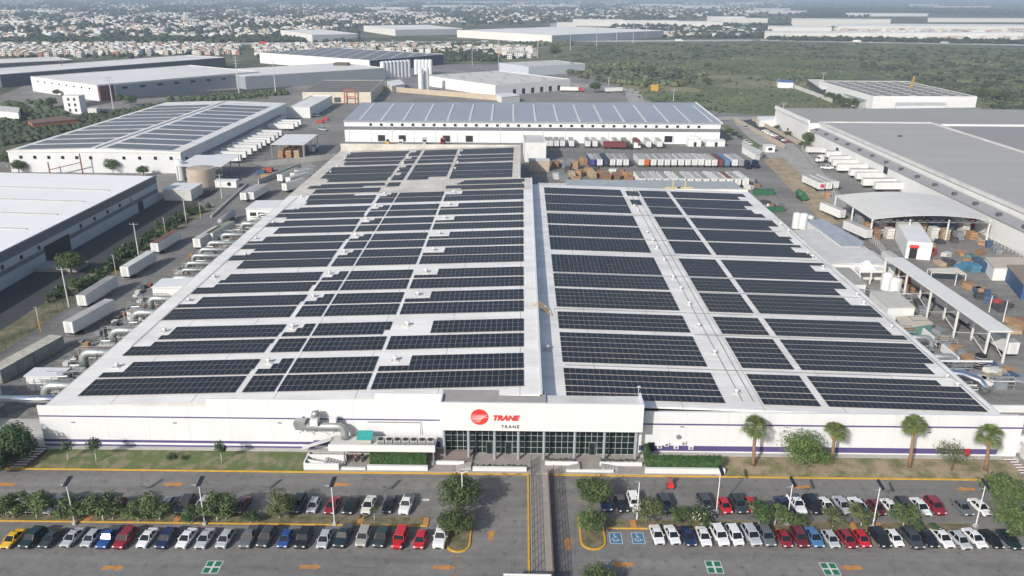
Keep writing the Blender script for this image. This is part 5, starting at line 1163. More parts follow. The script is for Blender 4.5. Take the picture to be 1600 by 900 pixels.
t = thing('dock_canopy', 'grey concrete dock slab jutting from the shaded warehouse wall', 'dock', (-140, 225, 0)); MB().box(-143.9, -131, 222, 229, 0, 1.2).build('slab', CONC, t)
for i, x in enumerate((-140, -136, -132)): MB().tube([(x, 222.4, 1.2), (x, 222.4, 2.2)], .06, 6).build('post', GREY, t)
shed('white_office', 'small white office with grey window at the end of the striped warehouse', -142, -131, 309, 321, 4.5, wallm=OFFW, slope=0)
# solar covered warehouse behind it
t = thing('solar_warehouse', 'long white warehouse with grey solar strips behind the docked trailers', 'warehouse', (-195, 360, 0))
MB().prism([(-234, 360), (-155, 360), (-155, 533), (-234, 533)], 0, 9.4).build('wall', mat('solar_hall_wall', (.64, .65, .66), .6, var=.05, scale=.1), t)
mb = MB(); zc = 11.0
mb.prism([(-234.4, 359.7), (-194, 359.7), (-194, 533.3), (-234.4, 533.3)], [9.4, 9.4, 9.4, 9.4], [9.8, zc, zc, 9.8]); mb.prism([(-194, 359.7), (-154.6, 359.7), (-154.6, 533.3), (-194, 533.3)], 9.4, [zc, 9.8, 9.8, zc]); mb.build('roof', ROOF_WR, t)
MB().box(-194.5, -193.5, 360, 533, zc + .01, zc + .35).build('ridge_cap', OFFW, t)
for k, y0 in enumerate((363, 377, 391, 405, 419, 433, 447, 461, 475, 489, 503)):
    for s, (xa, xb) in enumerate(((-190, -160), (-231, -198))):
        zz = lambda x: 9.8 + (zc - 9.8) * (1 - abs(x + 194) / 40.2)
        tt = thing('solar_array', 'hazy grey solar strip on the solar warehouse, %s of the %s slope' % (ORD[k], ('eastern', 'western')[s]), 'solar array', (xa, y0, zz(xa)), 'solar strips on the neighbouring warehouse')
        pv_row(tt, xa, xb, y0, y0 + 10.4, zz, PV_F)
for i in range(11): x = -229 + i * 6.4 if i < 6 else -225 + i * 7.2; on_wall(t, 'window', (x, 360), (x + 1.4, 360), 6.2, 7.6, GLASS_D, S)
MB().box(-154.95, -153.5, 384, 515, 3.9, 4.6).build('dock_awning', MGREY, t)
t = thing('truss_frame', 'dark steel brace standing before the solar warehouse wall', 'frame', (-203, 355, 0)); MB().bar((-214, 356, 0), (-214, 356, 5.5), .4).bar((-199, 356, 0), (-199, 356, 9.5), .4).bar((-214, 356, 2), (-199, 356, 5.5), .35).build('braces', RUST, t)
t = hall('link_building', 'narrow white link building behind the solar warehouse', (-155, 534, 0), (-140, 534, 0), (-150, 600, 0), 7, WHITE, ROOF_WR)[0]
# blue grey roofed logistics hall
xa, xb = -98.5, 109.5; yf = 446
BWM = lined('panelled_hall_wall', (.70, .71, .71), (.30, .31, .32), 0, 12.0, .22, .6, 0, .04, bands=((6.6, 8.5, (.14, .15, .165)),))
t = thing('blue_roofed_hall', 'wide logistics hall with blue grey roof, dark stripe and truck docks', 'warehouse', (0, yf, 0))
bl, br = at(566, 160, 14.2), at(1086, 160, 14.2)
MB().prism([(xa, yf), (xb, yf), (br.x, br.y), (bl.x, bl.y)], 0, 11.0).build('wall', BWM, t)
MB().prism([(xa - .3, yf - .4), (xb + .3, yf - .4), (br.x, br.y), (bl.x, bl.y)], 11.0, [11.7, 11.7, 14.2, 14.2]).build('roof', ROOF_BLUE, t)
MB().prism([(xb + .05, yf - .4), (xb + .9, yf - .4), (br.x + .8, br.y), (br.x, br.y)], 11.0, [12.1, 12.1, 14.6, 14.6]).build('gable_trim', WHITE, t)
for i in range(17):
    f_ = (i + .62) / 17; p0 = Vector((xa + (xb - xa) * f_, yf + 1.5)); p1 = Vector((bl.x + (br.x - bl.x) * f_, bl.y - 4)); z0_, z1_ = 11.74, 14.13
    MB().prism([(p0.x, p0.y), (p0.x + 1.1, p0.y), (p1.x + 1.1, p1.y), (p1.x, p1.y)], [z0_, z0_, z1_, z1_], [z0_ + .08, z0_ + .08, z1_ + .08, z1_ + .08]).build('skylight', mat('skylight_strip', (.60, .60, .58), .5, var=.03), t)
for i in range(32): x = xa + 14 + i * 5.85; on_wall(t, 'window', (x, yf), (x + 1.5, yf), 8.9, 10.2, GLASS_D, S)
for px in (600, 735, 632, 700): c = at(px, 218); on_wall(t, 'dock_door', (c.x - 2, yf), (c.x + 2, yf), .4, 3.8, BLACK, S)
c = at(1041, 222); on_wall(t, 'dock_door', (c.x - 2.2, yf), (c.x + 2.2, yf), 1, 4.4, BLACK, S)
G = 'trailers backed onto the blue roofed hall'
BT = [(820, 'white'), (831, 'white'), (846, 'maroon'), (862, 'white'), (872, 'white'), (882, 'grey'), (893, 'white'), (915, 'white'), (937, 'white'), (948, 'white'), (980, 'red'), (1000, 'green'), (1020, 'maroon')]
for i, (px, c_) in enumerate(((822, 'white'), (839, 'white'), (849, 'white'), (857, 'white'), (866, 'white'), (875, 'white'), (889, 'white'), (914, 'white'), (925, 'white'), (940, 'white'), (957, 'white'), (972, 'green'), (990, 'maroon'), (1007, 'white'), (1024, 'white'))):
    c = at(px + 3, 228.5); trailer(c.x, yf - 2 - 13.6, R(0), '%s trailer backed onto the blue roofed hall, %s from the tan roof corner' % (c_, ORD[i]), G, c_, c_ if c_ != 'white' else None, True)
c = at(635, 231); 
RT = mat('truck_glass', (.01, .015, .02), .1, var=0)
def tractor(x, y, rz, m, label, group=None, s=1.0):
    t = thing('truck_tractor', label, 'truck', (x, y, 0), group); o = lambda mb, nm, mm: mb.move((x, y, 0), rz).build(nm, mm, t)
    o(MB().box(-1.15, 1.15, -1.6, .6, .9, 3.3), 'cab', m); o(MB().box(-.85, .85, -3.0, -1.6, .8, 2.0), 'bonnet', m); o(MB().box(-1.0, 1.0, -1.64, -1.6, 2.1, 2.95), 'windscreen', RT); o(MB().box(-.5, .5, .6, 3.4, .7, 1.0), 'chassis', BLACK)
    o(MB().prism([(-1.1, -1.4), (1.1, -1.4), (1.1, .6), (-1.1, .6)], 3.3, [3.4, 3.4, 3.9, 3.9]), 'roof_fairing', m)
    for yy in (-2.3, 1.7, 2.9):
        for s_ in (-1, 1): o(MB().tube([(s_ * .8, yy, .5), (s_ * 1.2, yy, .5)], .5, 12), 'wheel', RUBBER)
    return t
for px, py, m, l in ((978, 230, CP['white'], 'white truck tractor pulled out beside the green trailer'), (1013, 231, CP['white'], 'white truck tractor in front of the docks, near the white trailers'), (996, 229, CP['darkred'], 'dark red truck tractor among the docked trailers'), (627, 229, CP['white'], 'white truck tractor at the west docks'), (664, 226, CP['silver'], 'silver truck tractor at the west docks'), (692, 226, CP['darkred'], 'dark red truck tractor by the west dock doors')):
    c = at(px, py); tractor(c.x, c.y, 0, m, l)
c = at(958, 233); trailer(c.x + 7, c.y, R(90), 'maroon container trailer lying across the docks road', None, 'maroon', 'maroon', True); tractor(c.x + 11.5, c.y, R(90), CP['white'], 'white tractor coupled to the crosswise maroon trailer')
c = at(606, 226); t = thing('yellow_loader', 'small yellow loader beside the first dock door', 'loader', (c.x, c.y, 0)); MB().box(c.x - 1, c.x + 1, c.y - 1.6, c.y + 1.2, .8, 1.8).build('body', YELLOW, t); MB().box(c.x - .7, c.x + .7, c.y - .2, c.y + 1, 1.8, 2.9).build('cab', GLASS_D, t); MB().box(c.x - 1.2, c.x + 1.2, c.y - 3, c.y - 2.2, .2, 1.0).build('bucket', YELLOW, t); MB().bar((c.x, c.y - 2.4, .6), (c.x, c.y - 1.2, 1.4), .3).build('arm', YELLOW, t)
for yy in (-1.0, .8):
    for s in (-1, 1): MB().tube([(c.x + s * .9, c.y + yy, .6), (c.x + s * 1.3, c.y + yy, .6)], .6, 12).build('wheel', RUBBER, t)
for px, x_ in ((1085, 0), (1118, 1)):
    c = at(px, 229); s = shed('guard_hut', ('small white guard hut with a dark door before the blue roofed hall', 'low white hut at the east corner of the blue roofed hall')[x_], c.x - (3.5, 5)[x_], c.x + (3.5, 5)[x_], c.y, c.y + 6, (4.0, 3.2)[x_], slope=0)
    on_wall(s, 'door', (c.x - .5, c.y), (c.x + 1, c.y), .1, 2.4, BLACK, S)
    if x_ == 0: MB().box(c.x - 2.6, c.x + 2, c.y + 1, c.y + 5, 4.01, 5.2).build('rooftop_unit', WHITE, s)
# trailer park between the factory and the hall
G = 'row of trailers parked side by side behind the factory'
RX = [(926, 'purple'), (937, 'white'), (947, 'navy'), (957, 'white'), (967.5, 'white'), (978, 'white'), (1002, 'white'), (1010, 'orange'), (1021, 'white'), (1032, 'white'), (1042.5, 'white'), (1053, 'white'), (1064, 'white'), (1074.5, 'white'), (1085, 'white'), (1095, 'white'), (1106, 'white'), (1116, 'white'), (1126, 'maroon'), (1136, 'skyblue'), (1148, 'white'), (1158, 'grey')]
for i, (px, c_) in enumerate(RX):
    c = at(px, 262 + (.6 if px > 1100 else 0)); trailer(c.x, c.y, R(2.5), '%s trailer in the middle yard row, %s from the stacked crates' % ({'skyblue': 'light blue', 'navy': 'dark blue'}.get(c_, c_), ORD[i]), G, c_, {'white': None, 'grey': None, 'orange': None, 'purple': None, 'navy': 'navy', 'maroon': 'maroon', 'skyblue': 'skyblue'}[c_])
G = 'trailer roofs just behind the low roof'
for i in range(14):
    px = 1001 + i * 12.2; c = at(px, 289); trailer(c.x, c.y - 5.5, R(3), '%s roofed trailer close behind the factory, %s of the hidden row' % (('grey', 'pale')[i in (4, 9, 13)] if i not in (5, 11) else ('greenish', 'brown')[i == 11], ORD[i]), G, 'white', {4: 'silver', 9: 'silver', 13: 'silver', 5: 'green', 11: 'brown'}.get(i), False)
c = at(1178, 262); tractor(c.x, c.y, R(25), mat('dark_blue_truck', (.02, .03, .07), .4), 'dark blue tractor at the end of the middle yard row')
c = at(1166, 263); tractor(c.x, c.y, R(12), mat('dark_blue_truck', (.02, .04, .12), .4), 'second dark blue tractor beside the grey trailer')
# crates and steel stacks by the back wall
rr = random.Random(77)
CRM = {'orange': mat('crate_orange', (.40, .235, .12), .8, var=.15, scale=1), 'tan': mat('crate_tan', (.45, .34, .22), .85, var=.15, scale=1), 'grey': mat('crate_grey', (.24, .26, .28), .7, var=.15, scale=1), 'brown': mat('crate_brown', (.28, .16, .09), .85, var=.2, scale=1), 'white': OFFW, 'blue': mat('crate_blue', (.05, .09, .16), .6, var=.1, scale=1), 'skyblue': mat('tarp_blue', (.07, .20, .30), .6, var=.06, scale=1), 'green': mat('crate_green', (.10, .20, .16), .7, var=.1, scale=1), 'red': mat('crate_red', (.42, .07, .05), .7, var=.1), 'dark': mat('scrap_dark', (.07, .07, .075), .8, var=.2, scale=1)}
def crate(x, y, w_, l_, h, c_, label, group, rz=0.0, z=0.0):
    n = max(1, round(h / .9)); mb = MB()
    for k in range(n):
        jx = rr.uniform(-.06, .06) * w_; mb.box(-w_ / 2 + jx, w_ / 2 + jx, -l_ / 2, l_ / 2, .1 + k * h / n, (k + 1) * h / n - .04)
        for s in (-.4, 0, .4): mb.box(s * w_ - .08, s * w_ + .08, -l_ / 2 - .02, l_ / 2 + .02, k * h / n, k * h / n + .1)
    mb.move((x, y, z), rz); o = mb.build('crate_stack', CRM[c_]); return tag(o, label, 'crate stack', group)
G = 'crate stacks in the yard behind the factory'
yd = [(868, 262, 4, 'brown'), (876, 258, 3, 'tan'), (884, 262, 4, 'grey'), (892, 258, 4, 'grey'), (900, 264, 5, 'orange'), (911, 256, 4, 'orange'), (905, 276, 4, 'orange'), (893, 278, 4, 'tan'), (880, 282, 3, 'grey'), (869, 279, 3, 'white'), (918, 272, 4, 'orange'), (925, 277, 4, 'tan'), (938, 276, 4, 'brown'), (947, 281, 4, 'brown'), (958, 274, 4, 'white'), (962, 280, 4, 'brown'), (972, 272, 3, 'brown'), (979, 279, 4, 'orange'), (986, 283, 3, 'brown'), (887, 268, 3, 'dark'), (932, 268, 3, 'dark'), (902, 285, 3, 'orange')]
for i, (px, py, h, c_) in enumerate(yd):
    c = at(px, py); crate(c.x, c.y, rr.uniform(2.2, 3.8), rr.uniform(3, 6), h * .75, c_, '%s crate stack behind the factory, near the %s trailer row' % (c_ if c_ != 'tan' else 'pale tan', 'purple end of the'), G, rr.uniform(-.3, .3))
t = hall('silo_house', 'tall white box building with a beige lower annex beyond the tan roof corner', at(820, 253), at(853, 253), at(820, 238), 9.5, WHITE, OFFW, 'building')[0]
c = at(843, 268); shed('beige_annex', 'beige slatted annex leaning on the white box building', c.x - 5, c.x + 4.5, c.y, c.y + 5, 5.2, roofm=OFFW, wallm=mat('beige_slats', (.48, .40, .30), .8, var=.1, scale=1), slope=0)
c = at(843, 283); shed('pink_shed', 'pinkish white shed touching the end wall of the high roof', 7, 18, 309, 317, 6.5, roofm=OFFW, wallm=mat('pink_white', (.55, .45, .42), .8, var=.1), slope=0)
shed('rear_lean_to', 'long grey lean-to roof attached behind the low roof', 18, 66, 303, 321, 7.1, roofm=mat('lean_to_grey', (.36, .38, .39), .6, var=.08, scale=.3), wallm=OFFW, slope=0)
shed('rear_canopy', 'small grey canopy with a dark front behind the far east corner of the roof', 66.6, 86, 303, 320, 7.0, roofm=mat('lean_to_grey', (.36, .38, .39)), wallm=BLACK, slope=0)
for px, l in ((1049, 'yellow roof davit at the rear edge of the low roof, first from the step'), (1068, 'yellow roof davit at the rear edge of the low roof, second from the step')):
    c = at(px, 291, 8.2); t = thing('roof_davit', l, 'davit', (c.x, 302, 8), 'yellow davits'); MB().bar((c.x, 302.6, 7.5), (c.x, 302.6, 11), .3).bar((c.x - 3, 302.6, 8.4), (c.x + 3, 302.6, 8.4), .35).build('frame', mat('pale_yellow', (.60, .48, .14), .6), t)
# ---------------------------------------------------------------- east side
RG2 = mat('east_wall_white', (.68, .68, .67), .6, var=.04, scale=.1)
t = thing('grey_roofed_plant', 'huge flat grey roofed plant with white walls along the right side', 'warehouse', (200, 380, 0))
MB().prism([(166, 228), (360, 228), (360, 452), (166, 452)], 0, 11.2).build('wall', RG2, t)
MB().prism([(166.6, 228), (360, 228), (360, 452), (166.6, 452)], 11.2, 11.4).build('roof', ROOF_GREY, t)
MB().prism([(165.4, 228), (166.6, 228), (166.6, 452.5), (165.4, 452.5)], 10.9, 12.1).build('parapet', OFFW, t)
MB().prism([(160.6, 228), (165.4, 228), (165.4, 452), (160.6, 452)], 7.2, [7.6, 8.7, 8.7, 7.6]).build('lean_roof', mat('grey_lean_roof', (.30, .30, .31), .7, var=.05), t)
MB().prism([(161, 228), (165.4, 228), (165.4, 452), (161, 452)], 0, 7.2).build('side_wall', RG2, t)
MB().prism([(166.6, 451.8), (228, 451.8), (228, 453), (166.6, 453)], 11.2, 12.0).build('parapet', OFFW, t); MB().prism([(227, 300), (228, 300), (228, 451.8), (227, 451.8)], 11.41, 12.1).build('roof_divider', OFFW, t)
MB().prism([(229, 300), (360, 300), (360, 440), (229, 440)], 11.41, 11.55).build('darker_roof', mat('darker_membrane', (.27, .26, .25), .85, var=.03, scale=.02), t)
MB().prism([(229, 443), (360, 443), (360, 444.5), (229, 444.5)], 11.41, 12.3).build('roof_divider', WHITE, t)
MB().prism([(160, 452.2), (360, 452.2), (360, 515), (160, 515)], 0, 11.0).build('far_block_wall', RG2, t); MB().prism([(160.5, 453.1), (360, 453.1), (360, 514.5), (160.5, 514.5)], 11.0, 11.2).build('far_block_roof', mat('far_membrane', (.31, .30, .285), .85, var=.03, scale=.02), t)
MB().prism([(159.4, 452.5), (160.5, 452.5), (160.5, 515), (159.4, 515)], 10.6, 12.6).build('far_block_parapet', WHITE, t)
MB().box(189, 190.5, 405, 406.5, 11.41, 12.3).build('roof_hatch', DGREY, t)
for i, y in enumerate(range(250, 450, 15)): MB().box(161.4, 163, y, y + 1.2, 8.0, 9.0).build('wall_lamp', DGREY, t)
for i, (y, z0_, z1_, l_) in enumerate(((408, 1.0, 5.0, 3), (366, 1, 3.4, 3), (350, 4.0, 7.0, 4), (386, 1, 3.4, 3))): on_wall(t, 'dock_door', (161, y), (161, y + l_), z0_, z1_, BLACK, W_)
on_wall(t, 'dock_door', (161, 276), (161, 280), .2, 4.2, mat('red_door', (.40, .04, .03), .6), W_)
c = at(1568, 385); 
G = 'white trailers docked at the grey roofed plant'
for i, (px, py, l) in enumerate(((1291, 249, ''), (1296, 257, ''), (1301, 263, ''), (1308, 270.5, ''), (1328, 278.5, ''), (1338, 284, ''), (1348, 294, ''), (1367, 300, ''))):
    c = at(px, py); trailer(c.x, c.y + 1.3, R(-88), 'white trailer docked at the grey roofed plant, %s from the white tractor' % ORD[i], G, 'white', 'silver' if i in (2, 3, 5) else None)
c = at(1283, 254); tractor(c.x, c.y, R(-70), CP['white'], 'white tractor standing free before the docked trailers'); 
for px, py, k, l in ((1292, 264, 'pickup', 'white pickup standing alone in the east drive'), (1276, 235, 'minivan', 'white van parked against the planted strip')):
    c = at(px, py); car(k, 'white', c.x, c.y, R(75), l, None, 1.15)
t = thing('white_bus', 'white box truck parked at the end of the dock wall', 'box truck', at(1272, 241)); c = at(1272, 241); MB().box(c.x - 4, c.x + 4, c.y, c.y + 2.6, 1, 3.6).build('cargo_box', TW, t); MB().box(c.x + 4.1, c.x + 6, c.y + .2, c.y + 2.4, .7, 2.8).build('cab', CP['white'], t)
for xx in (-2.5, 5): MB().tube([(c.x + xx, c.y - .02, .5), (c.x + xx, c.y + .4, .5)], .5, 12).build('wheel', RUBBER, t)
G = 'trailers parked beside the yard fence'
for i, (px, py) in enumerate(((1283, 300), (1294.5, 299.5), (1305, 298))): c = at(px, py); trailer(c.x, c.y, R(8), 'white trailer by the yard fence, %s' % ('with a red rear door', 'middle one of three', 'with the whitest rear end')[i], G, 'white', None)
c = at(1282.5, 300); bx('warning_board', mat('trailer_sign_red', (.5, .03, .05), .5), c.x - 1.1, c.x + 1.0, c.y - .14, c.y - .10, 1.9, 3.3, 'bright red panel on a trailer rear by the yard fence', 'panel')
c = at(1293, 309); bx('orange_bin', CRM['orange'], c.x - 1, c.x + 1, c.y, c.y + 2, 0, 2.2, 'orange bin behind the fence trailers', 'bin')
for i, (px, py, rz) in enumerate(((1335, 345, 17), (1365, 372, 15))):
    pass
for i, (px, py) in enumerate(((1315, 345), (1356, 377))):
    c = at(px, py); trailer(c.x, c.y, R(14), 'white trailer left of the big canopy, %s' % ('farther one beside its corner post', 'nearer one beside the low fence')[i], 'trailers left of the big canopy', 'white', None, True)
GRN = mat('dumpster_green', (.035, .14, .065), .6, var=.15, scale=1)
c = at(1178, 304); container(c.x, c.y, R(-88), 8, 2.6, 2.2, GRN, 'open green skip beside the far east corner of the roof', None, name='waste_skip', cat='skip', roofm=mat('skip_dark', (.03, .12, .06), .8)); 
c = at(1212, 330); container(c.x - 4, c.y, R(-88), 7, 2.6, 1.6, GRN, 'second green skip partly hidden by the east roof edge', None, name='waste_skip', cat='skip', roofm=mat('skip_dark', (.03, .12, .06), .8))
c = at(1253, 312); t = thing('green_tank_truck', 'green tank truck on the inner east drive', 'tank truck', (c.x, c.y, 0)); MB().tube([(c.x, c.y - .4, 1.9), (c.x, c.y, 1.9), (c.x, c.y + 5, 1.9), (c.x, c.y + 5.5, 1.9)], [.6, 1.35, 1.35, .6], 14).build('tank', GRN, t, smooth=True); MB().box(c.x - 1, c.x + 1, c.y - 3, c.y - 1, .7, 2.6).build('cab', GRN, t)
for yy in (-2, 1, 3.5):
    for s in (-1, 1): MB().tube([(c.x + s * .8, c.y + yy, .5), (c.x + s * 1.15, c.y + yy, .5)], .5, 12).build('wheel', RUBBER, t)
# the big curved canopy
t = thing('curved_canopy', 'large white curved canopy on posts with racks of goods beneath', 'canopy', (118, 262, 0))
mb = MB(); N = 12; x0, x1, y0, y1 = 118, 158, 262, 296
for i in range(N):
    xa_, xb_ = x0 + (x1 - x0) * i / N, x0 + (x1 - x0) * (i + 1) / N; za = 7.4 + 1.5 * math.sin(math.pi * i / N); zb_ = 7.4 + 1.5 * math.sin(math.pi * (i + 1) / N)
    mb.prism([(xa_, y0), (xb_, y0), (xb_, y1), (xa_, y1)], [za - .12, zb_ - .12, zb_ - .12, za - .12], [za, zb_, zb_, za])
mb.build('canopy_roof', mat('canopy_sheet', (.66, .64, .59), .5, var=.05, scale=.2), t)
for xx in (118.3, 131, 144, 157.7):
    for yy in (262.3, 279, 295.7): MB().box(xx - .2, xx + .2, yy - .2, yy + .2, 0, 7.3).build('post', WHITE, t)
mb = MB()
for i in range(16): xa_ = x0 + i * 2.5; mb.bar((xa_, y0 + .1, 6.4), (xa_ + 1.25, y0 + .1, 7.3), .12); mb.bar((xa_ + 1.25, y0 + .1, 7.3), (xa_ + 2.5, y0 + .1, 6.4), .12)
mb.bar((x0, y0 + .1, 6.4), (x1, y0 + .1, 6.4), .15); mb.build('truss', GREY, t)
G = 'stacked racks of goods under the big canopy'
for i in range(22):
    x = 121 + (i % 8) * 4.7 + rr.uniform(-.5, .5); y = 264.5 + (i // 8) * 7 + rr.uniform(-1, 1); c_ = rr.choice(['orange', 'tan', 'blue', 'grey', 'white', 'brown'])
    crate(x, y, 2.4, 3.2, rr.choice([2.6, 3.6, 4.5]), c_, '%s rack of goods stacked in the shade of the big canopy' % c_, G)
# white box with a red lintel
t, P, u, v, L_, WW = hall('white_storehouse', 'white storehouse with a red lintel over its open dark door', (121.5, 242.5, 0), (128.5, 240.5, 0), (123, 268, 0), 5.6, RG2, WHITE, 'storehouse', par=.2)
on_wall(t, 'open_door', P(1.0, 0), P(3.2, 0), .1, 3.6, BLACK, -v); on_wall(t, 'lintel', P(.8, 0), P(3.5, 0), 3.65, 4.6, RED, -v, .3)
fence('low_fence', (116.5, 246), (118.5, 262), 2.4, 8, 'pale post fence beside the white storehouse', WHITE, 3, z=0)
fence('yard_fence', (160, 236), (158, 262), 2.6, 14, 'white post fence running under the plant wall', WHITE, 4)
fence('yard_fence', (126, 302), (150, 430), 2.4, 40, 'long pale mesh fence beside the sandy verge', mat('pale_fence', (.55, .54, .5), .7, var=.05), 4)
# walkway canopy with portal legs
WC = (104.2, 109.2)
t = thing('portal_canopy', 'long white flat canopy on tall braced portal legs', 'canopy', (106, 166, 0)); WCM = mat('portal_white', (.66, .65, .62), .5, var=.03)
MB().prism([(104.4, 165), (109.6, 165), (108.6, 218), (103.4, 218)], 7.8, 8.15).build('canopy_roof', WCM, t)
for k in range(5):
    y = 165.6 + k * 13; dx = -k * .25
    for x in (104.8 + dx, 109.2 + dx): MB().box(x - .2, x + .2, y - .2, y + .2, 0, 7.8).build('leg', WCM, t)
    if k < 4: MB().bar((104.8 + dx, y, 7.2), (104.6 + dx, y + 13, 2.0), .14).bar((104.8 + dx, y, 2.4), (104.6 + dx, y + 6, 4.4), .12).build('brace', WCM, t)
MB().bar((105, 166, 7.2), (109.0, 166, 1.5), .14).build('brace', WCM, t)
for i, (y, l) in enumerate(((168, 'white trailer under the near end of the portal canopy'), (186, 'white trailer alongside the middle of the portal canopy'), (204, 'white trailer alongside the far end of the portal canopy'), (222, 'white trailer between the portal canopy and the storehouse'))):
    trailer(112.6 + i * .2, y, R(1.5), l, 'trailers beside the portal canopy', 'white')
trailer(108.0, 222, R(2), 'white trailer beyond the far end of the portal canopy', None, 'white')
# lean roofs beside the east wall
pr = lambda n, l, pts, h, rm=OFFW, wm_=WHITE, cat='shed': _pr(n, l, pts, h, rm, wm_, cat)
def _pr(n, l, pts, h, rm, wm_, cat):
    q = [at(px, py, h) for px, py in pts]; cx = sum(p.x for p in q) / len(q); cy_ = sum(p.y for p in q) / len(q)
    t = thing(n, l, cat, (cx, cy_, 0)); MB().prism([(p.x, p.y) for p in q], 0, h - .25).build('wall', wm_, t)
    MB().prism([(cx + (p.x - cx) * 1.02, cy_ + (p.y - cy_) * 1.02) for p in q], h - .25, h).build('roof', rm, t); return t
pr('east_lean_to', 'grey corrugated lean-to roof behind the white tanks', [(1262, 345), (1285, 342), (1350, 378), (1346, 384), (1315, 384)], 5.5, mat('corrugated_grey', (.36, .39, .42), .5, var=.1, scale=.4))
pr('east_lean_to', 'wide off-white patched shed roof beside the east eave', [(1241, 360), (1277, 358), (1310, 382), (1349, 384), (1386, 412), (1296, 410)], 5.0, mat('patched_white_roof', (.60, .59, .56), .6, var=.08, scale=.2))
pr('east_lean_to', 'small grey roofed shed with stained corner beside the east eave', [(1305, 418), (1328, 418), (1354, 443), (1336, 443)], 4.2, CONC)
pr('plant_room', 'pale flat roofed plant room with white side below the tanks', [(1360, 455), (1402, 456), (1430, 480), (1388, 480)], 4.4, mat('pale_roof', (.50, .49, .44), .7, var=.05), WHITE)
pr('plant_room', 'open topped beige tray building with green rim', [(1400, 495), (1440, 492), (1458, 505), (1410, 512)], 2.6, mat('beige_floor', (.52, .46, .38), .8, var=.06), mat('green_rim', (.12, .25, .22), .7))
G = 'white cylindrical tanks'
for i, (px, py, r_, h_, l) in enumerate(((1243, 356, 1.4, 5.2, 'upright white tank beside the grey lean-to, nearer the roof'), (1254, 357, 1.4, 5.2, 'upright white tank beside the grey lean-to, farther from the roof'), (1264, 349, 1.5, 2.6, 'low white tank behind the upright pair'), (1384, 452, 1.5, 4.6, 'white silo tank in front of the orange scrap heap, farther'), (1397, 458, 1.6, 4.2, 'white silo tank in front of the orange scrap heap, nearer'))):
    c = at(px, py); tag(MB().tube([(c.x, c.y, 0), (c.x, c.y, h_), (c.x, c.y, h_ + .4)], [r_, r_, r_ * .5], 18).build('storage_tank', WHITE2, smooth=False), l, 'tank', G)
t = thing('white_hopper', 'white hopper frame with pyramid top and open legs beside the sheds', 'hopper', at(1352, 440)); c = at(1352, 440)
MB().prism([(c.x - 3, c.y - 2), (c.x + 4, c.y - 2), (c.x + 4, c.y + 3), (c.x - 3, c.y + 3)], 3.4, 4.2).build('deck', WHITE, t); MB().loft([[(c.x - 2.4, c.y - 1.5, 4.2), (c.x + 1.6, c.y - 1.5, 4.2), (c.x + 1.6, c.y + 2, 4.2), (c.x - 2.4, c.y + 2, 4.2)], [(c.x - .6, c.y, 6.4), (c.x, c.y, 6.4), (c.x, c.y + .5, 6.4), (c.x - .6, c.y + .5, 6.4)]]).build('pyramid_top', WHITE, t)
for sx in (-2.8, .5, 3.8):
    for sy in (-1.8, 2.8): MB().bar((c.x + sx, c.y + sy, 0), (c.x + sx, c.y + sy, 3.4), .35).build('leg', WHITE, t)
t = thing('black_tank', 'black ribbed water tank with white hoops near the portal canopy', 'water tank', at(1529, 572)); c = at(1529, 574); MB().tube([(c.x, c.y, 0), (c.x, c.y, 3.0), (c.x, c.y, 3.4)], [1.25, 1.25, .5], 18).build('tank_body', BLACK, t)
mb = MB()
for k in range(5): mb.tube([(c.x, c.y, .4 + k * .55), (c.x, c.y, .5 + k * .55)], 1.3, 18)
mb.build('hoops', OFFW, t)
G = 'ducts on the east side'
for i, (y, z, r, xe, l) in enumerate(((160.5, 3.8, .75, 95.5, 'grey elbow duct beside the black tank'), (170.5, 4.0, .65, 95, 'grey elbow duct nearer the beige tray building'))):
    t = thing('air_duct', l, 'air duct', (xe, y, 0), G); c = Vector((xe, y, z)); MB().tube([Vector((86.6, y, z))] + [c + v_ for v_ in arc((1, 0, 0), (0, -.2, -1), 1.6)] + [Vector((xe, y - .4, .8))], r, 16).build('duct_run', STEEL, t, smooth=True)
t = thing('air_duct', 'shiny duct elbow low beside the east wall', 'air duct', (95, 152, 0), None); MB().tube([(87, 153.5, 3.4), (93, 153, 3.4), (96, 151.5, 2.6), (97, 149.5, 1.0)], .9, 14).build('duct_run', SHINY, t, smooth=True)
bx('white_beam', WHITE, 86.8, 101, 156.2, 156.6, 4.6, 4.9, 'long white horizontal beam from the east wall to the black tank', 'beam')
bx('low_wall', WHITE, 92, 103, 142.6, 143, 0, 1.5, 'low white wall with bags of rubble near the east corner', 'low wall'); bx('low_wall', WHITE, 98.5, 99.1, 165, 195, 0, 1.6, 'long low white wall under the portal canopy', 'low wall')
bx('corner_wall', WHITE, 90, 150, 127.5, 128.2, 0, 3.4, 'white boundary wall with grey cap at the right picture edge', 'wall'); bx('wall_walk', CONC, 90, 150, 128.25, 133.0, .02, 2.9, 'grey flat strip roof behind the white boundary wall', 'roof strip')
s = shed('corner_booth', 'small white glazed booth behind the east bank steps', 90.5, 95.0, 121.5, 126.5, 2.8, slope=0); on_wall(s, 'window', (91, 121.5), (94, 121.5), 1.0, 2.2, GLASS_D, S)
